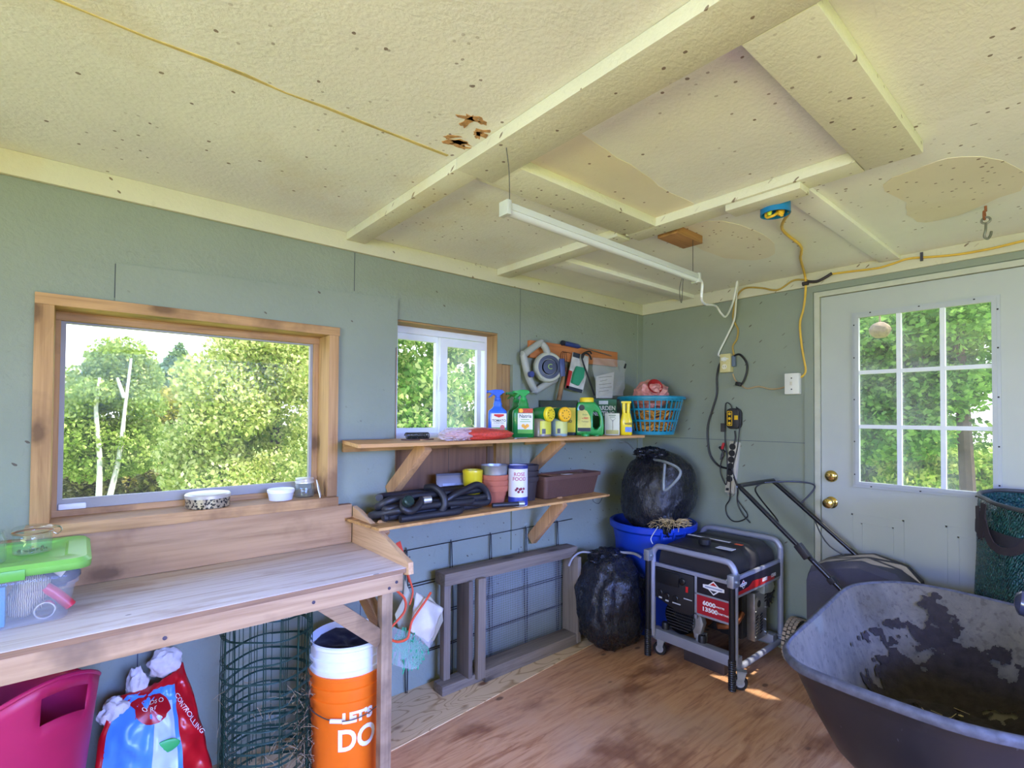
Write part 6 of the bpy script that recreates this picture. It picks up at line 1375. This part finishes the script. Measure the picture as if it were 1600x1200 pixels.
b = BM(); tube(b, spline([T0 + Vector((.02, 0, .01)), T0 + Vector((.0, -.02, .1)), T0 + Vector((-.02, -.03, .165))], 5), .0014, 5); obj('hanger_wire', b, M((70, 70, 66), .5, .6), t); b = BM(); tube(b, [T1 + Vector((-.03, 0, .01)), T1 + Vector((-.03, 0, ZC - 2.03))], .0014, 5); obj('hanger_wire', b, M((70, 70, 66), .5, .6), t); b = BM(); tube(b, spline([T1 + Vector((-.12, 0, -.02)), T1 + Vector((-.125, .01, -.08)), T1 + Vector((-.10, .015, -.13)), T1 + Vector((-.095, .01, -.02))], 6), .0014, 5); obj('hanger_wire', b, M((70, 70, 66), .5, .6), t)
pj = Vector((1.985, .812, 0)); t = thing('junction_box', 'open bright blue round electrical box under the ceiling with yellow wires', 'junction box', (pj.x, pj.y, ZB))
BB = M((18, 118, 168), .4, var=.05, name='box_blue')
b = BM(); lathe(b, [(.052, -.001), (.052, .004), (.050, .058), (.046, .058), (.047, .004), (.047, -.001), (.052, -.001)], 32, (0, 0, -.042)); lathe(b, [(0, .050), (.049, .050), (.049, .056), (0, .056)], 32, (0, 0, -.042)); part('cup', b, BB, t)
b = BM(); prism(b, [(-.03, -.085), (.03, -.085), (.052, -.03), (.052, .03), (.03, .085), (-.03, .085), (-.052, .03), (-.052, -.03)], .012, .036, 'xy', .003); part('flange', b, BB, t, 30)
b = BM(); tube(b, spline([(-.02, .02, 0), (-.01, .03, -.045), (-.025, .0, -.055), (.0, -.01, -.04), (.01, -.02, -.05), (.02, -.01, -.02)], 6), .005, 7); blob(b, (.012, -.012, -.034), (.014, .016, .014), None, 3, 2, .2, 3); part('wire', b, M((226, 178, 40), .5, var=.1), t)
b = BM(); lathe(b, [(.006, 0), (.010, .018), (0, .02)], 12, (-.022, .012, -.050)); part('wire_nut', b, M((186, 206, 50), .45), t)
ph = onZ(1540, 322, ZC); t = thing('ceiling_hook', 'rusty eye screw with a grey open hook under the ceiling near the door', 'hook', ph)
RU = M((150, 96, 66), .8, .5, var=.3, vs=60); HG = M((138, 140, 128), .5, .7, var=.15)
b = BM(); tube(b, [(0, 0, 0), (0, 0, -.022)], .0045, 8); tube(b, [(.016 * sin(k * PI / 10), .004, -.036 + .016 * cos(k * PI / 10)) for k in range(20)], .0042, 7, True); part('eye_screw', b, RU, t)
b = BM(); tube(b, [(.004, .013 * sin(k * PI / 10), -.056 + .012 * cos(k * PI / 10)) for k in range(20)], .0042, 7, True); tube(b, spline([(.004, 0, -.068), (-.008, 0, -.098), (-.004, .004, -.122), (.014, -.004, -.128), (.030, -.01, -.112), (.036, -.012, -.096)], 6), .0046, 8); part('hook', b, HG, t)

# ================================================================== electrics on the door wall
XW = DB - .006
def wx(px, py, d=.006): return onX(px, py, DB - d)
def cable(name, label, pts, r_, m, cat='cable'):
    b = BM(); tube(b, spline(pts, 6), r_, 8); return rooted(b, name, m, label, cat, pts[0])
YC = M((216, 176, 66), .5, var=.1, name='yellow_cable'); YD = M((176, 146, 66), .55, var=.15, name='old_cable'); WC = M((226, 228, 220), .45, var=.03, name='white_cord'); BC = M((22, 22, 24), .5, name='black_cord')
cable('cable', 'yellow cable from the blue ceiling box down the wall to the light switch', [Vector((2.02, .775, ZB - .035)), onZ(1222, 358, ZC - .012), onZ(1250, 383, ZC - .010), onZ(1252, 395, ZC - .010), onZ(1251, 405, ZC - .010), onZ(1257, 428, ZC - .012), wx(1259, 446, .03), wx(1256, 480), wx(1250, 505), wx(1252, 535), wx(1256, 560), wx(1259, 578), wx(1256, 586), wx(1250, 590)], .0062, YC)
cable('cable', 'dull yellow cable wandering left along the ceiling trim down to the outlet', [wx(1262, 438, .028), wx(1240, 438, .028), wx(1215, 453, .028), wx(1190, 450, .028), wx(1165, 450, .028), wx(1152, 462, .026), wx(1146, 485, .01), wx(1146, 500, .01), wx(1153, 515, .01), wx(1151, 530, .01), wx(1145, 541, .01), wx(1147, 556, .01)], .0055, YD)
cable('cable', 'yellow cable running right along the ceiling trim above the door, dark tape at its start', [wx(1300, 428, .028), wx(1330, 424, .028), wx(1370, 419, .028), wx(1395, 412, .028), wx(1420, 404, .028), wx(1460, 401, .028), wx(1500, 397, .028), wx(1550, 388, .028), wx(1600, 376, .028), wx(1680, 358, .028)], .0055, YC)
b = BM(); tube(b, spline([wx(1262, 440, .030), wx(1275, 440, .032), wx(1285, 436, .034), wx(1300, 427, .034)], 5), .0085, 8); tube(b, [wx(1254, 444, .034), wx(1263, 442, .034)], .012, 8); rooted(b, 'tape', M((52, 44, 44), .6, var=.15), 'dark electrical tape on the cable joint under the ceiling', 'tape', wx(1262, 440, .03))
b = BM(); bar(b, wx(1440, 401, .034) + Vector((0, 0, .022)), wx(1440, 401, .034) - Vector((0, 0, .022)), .012, .006, (1, 0, 0)); rooted(b, 'cable_staple', M((52, 50, 60), .5), 'dark staple over the yellow cable above the door', 'staple', wx(1440, 401, .034))
cable('lamp_cable', 'white cord from the tube lamp looping over a hook down to the outlet', [T1 + Vector((.006, 0, 0)), T1 + Vector((.05, .0, -.02)), T1 + Vector((.09, .02, -.10)), onX(1118, 478, 2.75), onX(1127, 490, 2.85), onX(1135, 494, 2.95), onX(1146, 470, 3.1), onZ(1152, 440, ZC - .01), onX(1150, 470, 3.16), onX(1147, 500, 3.20), onX(1136, 525, 3.22), onX(1123, 552, 3.225), onX(1127, 557, 3.22), onX(1138, 561, 3.205)], .0058, WC)
po = wx(1138, 568, .0); t = thing('power_outlet', 'beige surface outlet box high on the door wall, cords plugged in', 'outlet', po)
BE = M((206, 196, 140), .45, var=.04, name='beige_cover')
b = BM(); box(b, DB - .045, DB, po.y - .035, po.y + .035, po.z - .06, po.z + .06, .003); obj('box', b, BE, t, 30)
b = BM()
for dz in (-.024, .024): lathe(b, [(0, .003), (.016, .003), (.017, 0)], 22, (DB - .045, po.y + .004, po.z + dz), rx)
obj('receptacle', b, M((224, 220, 196), .4), t)
b = BM()
for dy in (-.005, .009): box(b, DB - .0495, DB - .047, po.y + dy, po.y + dy + .002, po.z - .028, po.z - .018)
obj('slot', b, M_DARK, t, 0)
b = BM(); obox(b, (DB - .056, po.y + .004, po.z + .024), (.022, .026, .022), (0, 0, 0), .004); obj('plug', b, WC, t, 30)
b = BM(); obox(b, (DB - .022, po.y - .048, po.z + .01), (.024, .022, .07), (0, 0, 0), .004); obj('side_plug', b, M((96, 110, 128), .45), t, 30)
cable('power_cable', 'thick black cord swinging from the outlet left and down to the power strip', [wx(1132, 562, .03), wx(1124, 570, .03), wx(1120, 590, .02), wx(1120, 615, .02), wx(1113, 640, .02), wx(1106, 665, .02), wx(1106, 690, .02), wx(1110, 712, .02), wx(1122, 727, .02), wx(1136, 732, .025), wx(1143, 734, .03)], .0065, BC, 'cord')
lead = cable('power_cable', 'short black cord looping right of the outlet, its plug dangling free', [wx(1147, 556, .03), wx(1156, 554, .03), wx(1166, 566, .03), wx(1167, 580, .03), wx(1161, 597, .03), wx(1155, 602, .03)], .0065, BC, 'cord')
b = BM(); q = wx(1154, 600, .03); obox(b, q, (.024, .036, .024), (.3, 0, 0), .004); box(b, q.x - .003, q.x + .003, q.y + .016, q.y + .034, q.z - .012, q.z - .010); obj('plug', b, BC, lead, 30)
cable('cable', 'tan cable sagging from the outlet to the light switch', [wx(1145, 584), wx(1149, 594), wx(1158, 602), wx(1168, 607), wx(1185, 604), wx(1205, 608), wx(1222, 606), wx(1231, 602)], .005, M((172, 150, 110), .6, var=.15))
psw = wx(1241, 600, 0); t = thing('light_switch', 'white surface light switch beside the door frame', 'light switch', psw)
b = BM(); box(b, DB - .040, DB, psw.y - .040, psw.y + .040, psw.z - .062, psw.z + .062, .004); obj('box', b, M((222, 222, 212), .4, var=.03), t, 30)
b = BM(); box(b, DB - .052, DB - .039, psw.y - .004, psw.y + .006, psw.z - .010, psw.z + .012, .002); obj('toggle', b, M((206, 200, 180), .4), t, 30)
b = BM()
for dz in (-.033, .033): lathe(b, [(.004, 0), (.004, .002), (0, .0025)], 8, (DB - .040, psw.y, psw.z + dz), rx)
obj('screw', b, M((60, 54, 50), .5, .5), t)
# battery charger, strip, clamps, dangling cords
pc = wx(1147, 654, .03); t = thing('battery_charger', 'small black and yellow battery charger hung above the power strip', 'charger', pc)
b = BM(); b2 = BM(); prism(b2, rrect(.088, .132, .03), -.022, .022, 'xz', .006); bmesh.ops.rotate(b2, verts=b2.verts[:], matrix=Matrix.Rotation(rad(-90), 3, 'Z') @ Matrix.Rotation(rad(0), 3, 'Y')); add(b, b2, Matrix.Translation(pc)); obj('body', b, M((34, 32, 32), .45, var=.1), t, 40)
YL = M((226, 178, 30), .45, var=.06); fx = pc.x - .023
b = BM(); box(b, fx, fx + .003, pc.y - .036, pc.y - .012, pc.z - .008, pc.z + .020)
for dz in (-.044, .046): box(b, fx, fx + .003, pc.y + .004, pc.y + .032, pc.z + dz - .002, pc.z + dz + .002)
for dy in (.002, .032): box(b, fx, fx + .003, pc.y + dy, pc.y + dy + .004, pc.z - .044, pc.z + .046)
for dz in (-.03, .0, .03): lathe(b, [(0, .003), (.009, .003), (.009, 0)], 14, (fx + .002, pc.y + .019, pc.z + dz), rx)
obj('yellow_trim', b, YL, t, 0)
s0, s1 = wx(1149, 690, .012), wx(1141, 770, .012); t = thing('power_strip', 'beige six-socket power strip hung upright on the door wall', 'power strip', s0)
ST = M((188, 182, 164), .5, var=.06, name='strip_beige'); b = BM(); bar(b, s0, s1, .062, .030, (1, 0, 0), .004); obj('body', b, ST, t, 30)
b = BM()
for k in range(6): c = s0.lerp(s1, .10 + .125 * k); lathe(b, [(0, .004), (.020, .004), (.021, 0)], 22, (DB - .027, c.y + .008, c.z), rx)
obj('socket', b, M((28, 28, 30), .5), t)
b = BM(); c = s0.lerp(s1, .93); box(b, DB - .031, DB - .026, c.y + .004, c.y + .022, c.z - .008, c.z + .008); obj('switch', b, BLACKP, t, 0)
b = BM(); c = s1; lathe(b, [(.018, -.012), (.018, .012)], 16, (DB - .02, c.y - .008, c.z - .004), rx); obj('end_tab', b, ST, t)
cable('power_cable', 'thin black cord hanging in a narrow loop below the power strip', [wx(1142, 745, .036), wx(1141, 765, .036), wx(1140, 780, .03), wx(1134, 791, .025), wx(1136, 805, .025), wx(1145, 814, .025), wx(1157, 814, .025), wx(1168, 806, .025), wx(1160, 792, .025), wx(1152, 780, .028), wx(1153, 765, .03), wx(1146, 745, .036)], .0036, BC, 'cord')
cable('power_cable', 'thin black cord dropping from the charger past the strip to the generator', [wx(1150, 636, .04), wx(1157, 645, .04), wx(1155, 675, .04), wx(1152, 700, .04), wx(1146, 725, .04), wx(1145, 738, .04), wx(1152, 760, .04), wx(1152, 785, .03), wx(1160, 803, .03), wx(1172, 817, .03)], .0036, BC, 'cord')
cable('power_cable', 'thin black cord from the charger down along the left of the strip', [wx(1144, 640, .03), wx(1141, 632, .03), wx(1134, 631, .03), wx(1133, 655, .03), wx(1133, 690, .03), wx(1136, 715, .035), wx(1136, 745, .035), wx(1134, 757, .03), wx(1126, 740, .03), wx(1126, 725, .03), wx(1131, 710, .03)], .0036, BC, 'cord')
cable('power_cable', 'short black cord from the charger to the top socket of the strip', [wx(1148, 673, .03), wx(1149, 684, .034), wx(1147, 694, .04)], .005, BC, 'cord')
b = BM(); q = wx(1130, 668, .02); obox(b, q, (.004, .034, .056), (0, 0, 0), .001); rooted(b, 'hang_tag', M((66, 62, 62), .6, var=.1), 'grey tag hanging left of the battery charger', 'tag', q, None, 30)
for lab, x0, y0_, x1, y1_, m in (('red battery clamp hanging by the power strip', 1128, 702, 1131, 692, M((176, 40, 44), .45)), ('black battery clamp hanging by the power strip', 1124, 698, 1132, 707, M((26, 26, 28), .45))):
    t = thing('battery_clamp', lab, 'clamp', wx(x0, y0_, .03), 'battery clamps'); b = BM(); bar(b, wx(x0, y0_, .03), wx(x1, y1_, .03), .014, .016, (1, 0, 0), .003); obj('grip', b, m, t, 30)
    b = BM(); a_ = wx(x1 if 'red' in lab else x1 - 2, (y1_ if 'black' in lab else y0_) + 3, .03); tube(b, [a_, a_ + Vector((0, .02, -.035))], [.010, .004], 8); obj('jaw', b, STEEL, t)
# ================================================================== outdoors
def grass_mat():
    t = NT('lawn_grass'); n1 = t.noise(.6, 6, .6); n2 = t.noise(9, 4, .6)
    c = t.ramp(n1, [(.3, srgb((104, 138, 50))), (.7, srgb((168, 190, 92)))]); c = t.mix(.4, c, t.ramp(n2, [(.3, srgb((84, 120, 40))), (.7, srgb((190, 202, 110)))]))
    t.col(c); t.set(Roughness=.9); t.bump(n2, .6, .05); return t.m
b = BM(); grid(b, lambda u, v: Vector((-70 + 140 * u, -70 + 140 * v, -.35 + .20 * nz((u * 6, v * 6, 0), 1, 2) - 1.25 * min(1, max(0, (-70 + 140 * v - 3) / 10)))), 70, 140)
struct(obj('lawn', b, grass_mat()))
def leaf_mat(name, a, c, d, trans=.35):
    t = NT(name); oi = t.n('ShaderNodeNewGeometry')
    col = t.ramp(oi.outputs['Random Per Island'], [(0, srgb(a)), (.5, srgb(c)), (1, srgb(d))])
    nt_ = t.t; df = t.n('ShaderNodeBsdfDiffuse'); tl = t.n('ShaderNodeBsdfTranslucent'); mx = t.n('ShaderNodeMixShader')
    t.l(col, df.inputs[0]); t.l(col, tl.inputs[0]); mx.inputs[0].default_value = trans; t.l(df.outputs[0], mx.inputs[1]); t.l(tl.outputs[0], mx.inputs[2])
    nt_.nodes.remove(t.b); t.l(mx.outputs[0], t.out.inputs[0]); return t.m
def leaves(name, centers, n, ls, mat, parent, seed, flat=.0, droop=0):
    """leaf blades scattered through a set of ellipsoid clumps (c, (rx,ry,rz))"""
    rr = random.Random(seed); vs_, fs = [], []
    vol = [c[1][0] * c[1][1] * c[1][2] for c in centers]; vol = [v ** .67 for v in vol]; tot = sum(vol)
    for (c, s), v in zip(centers, vol):
        for _ in range(int(n * v / tot)):
            d = Vector((rr.gauss(0, 1), rr.gauss(0, 1), rr.gauss(0, 1))).normalized(); q = rr.random() ** .38
            p = Vector(c) + Vector((d.x * s[0], d.y * s[1], d.z * s[2])) * q
            a = Vector((rr.gauss(0, 1), rr.gauss(0, 1), rr.gauss(0, 1) * (1 - flat) - droop)).normalized()
            t_ = a.orthogonal().normalized() if flat < .5 else Vector((0, 0, 1)).cross(a).normalized()
            w_ = a.cross(t_); t_ = (t_ * cos(1) + w_ * sin(1)) if flat < .5 else t_
            L = ls * rr.uniform(.6, 1.3); k = len(vs_)
            vs_ += [p - a * L * .5, p + t_ * L * .3, p + a * L * .6, p - t_ * L * .3]; fs.append((k, k + 1, k + 2, k + 3))
    me = bpy.data.meshes.new(name); off = origin(parent); me.from_pydata([v - off for v in vs_], [], fs); me.materials.append(mat)
    o = bpy.data.objects.new(name, me); COL.objects.link(o); o.parent = parent; return o
L_BIRCH = leaf_mat('birch_leaf', (124, 152, 66), (164, 186, 92), (206, 214, 136), .35)
L_CEDAR = leaf_mat('cedar_spray', (128, 156, 74), (206, 214, 124), (250, 246, 190), .4)
L_SPRUCE = leaf_mat('spruce_needle', (96, 124, 92), (132, 158, 118), (168, 186, 142), .2)
L_BUSH = leaf_mat('shrub_leaf', (120, 140, 50), (190, 190, 86), (232, 214, 130), .35)
L_MAPLE = leaf_mat('maple_leaf', (78, 120, 50), (120, 166, 74), (166, 204, 108), .45)
BARKW = M((214, 210, 200), .8, var=.35, vs=6, name='birch_bark'); BARKB = M((96, 78, 66), .9, var=.3, vs=9, bump=.6, bs=14, name='bark')
def tree(name, label, cat, base, trunks, crown, n, ls, lm, bm_, seed, flat=0, droop=0, group=None):
    t = thing(name, label, cat, base, group)
    b = BM()
    for pts, r0, r1 in trunks:
        p = spline(pts, 4); m = len(p) - 1; tube(b, p, [r0 + (r1 - r0) * i / m for i in range(m + 1)], 8)
    obj('trunk', b, bm_, t); leaves('crown', crown, n, ls, lm, t, seed, flat, droop); return t
GZ, GY = -.35, -1.6
def at(px, py, Y): return onY(px, py, Y)
def clumps(seed, boxes, k, r):
    """clump ellipsoids: boxes = (px0,px1,py0,py1,Y) silhouettes sampled at distance"""
    rr = random.Random(seed); out = []
    for x0, x1, y0, y1, Y in boxes:
        for _ in range(k):
            p = at(rr.uniform(x0, x1), rr.uniform(y0, y1), Y + rr.uniform(-1, 1)); s = r * rr.uniform(.7, 1.3); out.append((p, (s, s, s * .7)))
    return out
# birch with two pale stems, left in the big window
Yb, Yt = 17, 15.9
cr = clumps(1, [(120, 225, 592, 640, Yb), (170, 222, 550, 600, Yb), (110, 255, 640, 700, Yb), (110, 230, 700, 725, Yb)], 13, .62)
tree('birch_tree', 'light green birch with white stems, left in the large window', 'tree', Vector((at(150, 780, Yb).x, Yb, GY)),
     [([at(153, 800, Yt), at(156, 720, Yt), at(150, 640, Yt), at(156, 590, Yt)], .07, .03), ([at(165, 800, Yt), at(186, 715, Yt), at(195, 640, Yt), at(205, 560, Yt)], .07, .025), ([at(194, 622, Yt), at(183, 590, Yt)], .05, .03)],
     cr, 60000, .10, L_BIRCH, BARKW, 11)
Ys = 30
sp_c = [(at(280, 548 + 8 * k, Ys), (.22 + .20 * k, .22 + .20 * k, .45)) for k in range(11)]
tree('spruce_tree', 'narrow dark spruce spire behind the birch in the large window', 'tree', Vector((at(277, 700, Ys).x, Ys, GY)), [([at(277, 720, Ys), at(277, 545, Ys)], .2, .03)], sp_c, 14000, .2, L_SPRUCE, BARKB, 12, .3, .4)
Yc = 13
cr = clumps(2, [(300, 340, 680, 760, Yc), (330, 500, 560, 640, Yc), (340, 500, 640, 760, Yc), (370, 500, 500, 560, Yc), (345, 380, 600, 660, Yc)], 13, .75)
tree('cedar_tree', 'large bushy yellow-green cedar filling the right of the large window', 'tree', Vector((at(430, 760, Yc).x, Yc, GY)), [([at(430, 830, Yc), at(432, 700, Yc), at(430, 520, Yc)], .25, .05)], cr, 90000, .10, L_CEDAR, BARKB, 13, .1, .3)
Yu = 20
cr = clumps(3, [(240, 330, 625, 680, Yu), (215, 330, 680, 760, Yu)], 14, .8)
tree('shrub', 'pale yellowish shrub between the birch and the cedar', 'shrub', Vector((at(270, 770, Yu).x, Yu, GY)), [([at(270, 790, Yu), at(272, 640, Yu)], .1, .03)], cr, 30000, .13, L_BUSH, BARKB, 14)
Yp = 19.5
cr = clumps(4, [(90, 250, 700, 772, Yp), (90, 330, 745, 775, Yp)], 16, .7)
tree('spruce_tree', 'dim spruce with drooping boughs low behind the birch stems', 'tree', Vector((at(140, 780, Yp).x, Yp, GY)), [([at(130, 790, Yp), at(130, 690, Yp)], .2, .05)], cr, 16000, .2, leaf_mat('pale_spruce', (120, 124, 70), (176, 172, 110), (214, 206, 150), .25), BARKB, 15, .6, .2)
# trees close to the small window
Yd = 9
cr = clumps(5, [(610, 700, 480, 600, Yd), (610, 700, 600, 700, Yd), (690, 790, 520, 620, Yd), (690, 790, 620, 700, Yd), (530, 620, 480, 700, Yd)], 12, .55)
tree('cedar_tree', 'green cedar close behind the small sliding window', 'tree', Vector((at(690, 700, Yd).x, Yd, GY)), [([at(690, 800, Yd), at(690, 480, Yd)], .2, .05)], cr, 30000, .12, leaf_mat('green_cedar', (104, 146, 72), (164, 198, 110), (240, 240, 176), .42), BARKB, 16, .1, .2)
# maples beyond the door
def atx(px, py, X): return onX(px, py, X)
def clumpx(seed, boxes, k, r):
    rr = random.Random(seed); out = []
    for x0, x1, y0, y1, X in boxes:
        for _ in range(k):
            p = atx(rr.uniform(x0, x1), rr.uniform(y0, y1), X + rr.uniform(-.6, .6)); s = r * rr.uniform(.7, 1.3); out.append((p, (s, s, s * .6)))
    return out
Xm = 7.5
cr = clumpx(6, [(1320, 1420, 470, 560, Xm), (1410, 1560, 460, 560, Xm), (1330, 1500, 560, 640, Xm), (1330, 1440, 620, 700, Xm)], 10, .45)
tree('maple_tree', 'leafy green maple just outside the door, trunk in the lower right panes', 'tree', Vector((Xm, atx(1512, 780, Xm).y, GZ)), [([atx(1514, 800, Xm), atx(1508, 690, Xm), atx(1500, 560, Xm), atx(1490, 440, Xm)], .075, .045), ([atx(1505, 640, Xm), atx(1440, 560, Xm), atx(1400, 500, Xm)], .05, .02)], cr, 30000, .075, L_MAPLE, BARKB, 17, .3, .1)
Xn = 10.5
cr = clumpx(7, [(1330, 1460, 560, 700, Xn), (1380, 1480, 650, 760, Xn), (1330, 1400, 640, 740, Xn), (1440, 1560, 470, 570, Xn)], 10, .7)
tree('maple_tree', 'darker maple farther off behind the left panes of the door', 'tree', Vector((Xn, atx(1360, 770, Xn).y, GZ)), [([atx(1356, 800, Xn), atx(1358, 640, Xn), atx(1360, 480, Xn)], .12, .06), ([atx(1425, 800, Xn), atx(1440, 700, Xn), atx(1455, 650, Xn)], .10, .04)], cr, 26000, .10, leaf_mat('shade_maple', (60, 92, 44), (98, 134, 66), (150, 176, 92), .4), BARKB, 18, .3, .1)
cr = clumpx(8, [(1400, 1480, 660, 760, 9), (1480, 1560, 700, 770, 9.5)], 8, .35)
tree('shrub', 'low sunlit yellow-green shrub outside the bottom panes of the door', 'shrub', Vector((9, atx(1450, 770, 9).y, GZ)), [([atx(1450, 810, 9), atx(1450, 700, 9)], .03, .01)], cr, 9000, .08, leaf_mat('garden_shrub', (110, 150, 56), (168, 196, 92), (216, 222, 130), .4), BARKB, 19)
b = BM(); nc = atx(1375, 516, 4.2); blob(b, nc, (.062, .062, .055), None, 4, 3, .10, 2.5); tube(b, [nc + Vector((0, 0, .05)), nc + Vector((.1, .05, 1.2))], .006, 6)
rooted(b, 'wasp_nest', M((150, 128, 98), .9, var=.3, vs=30, bump=.6, bs=25), 'grey papery wasp nest hanging outside the upper left door pane', 'wasp nest', nc)
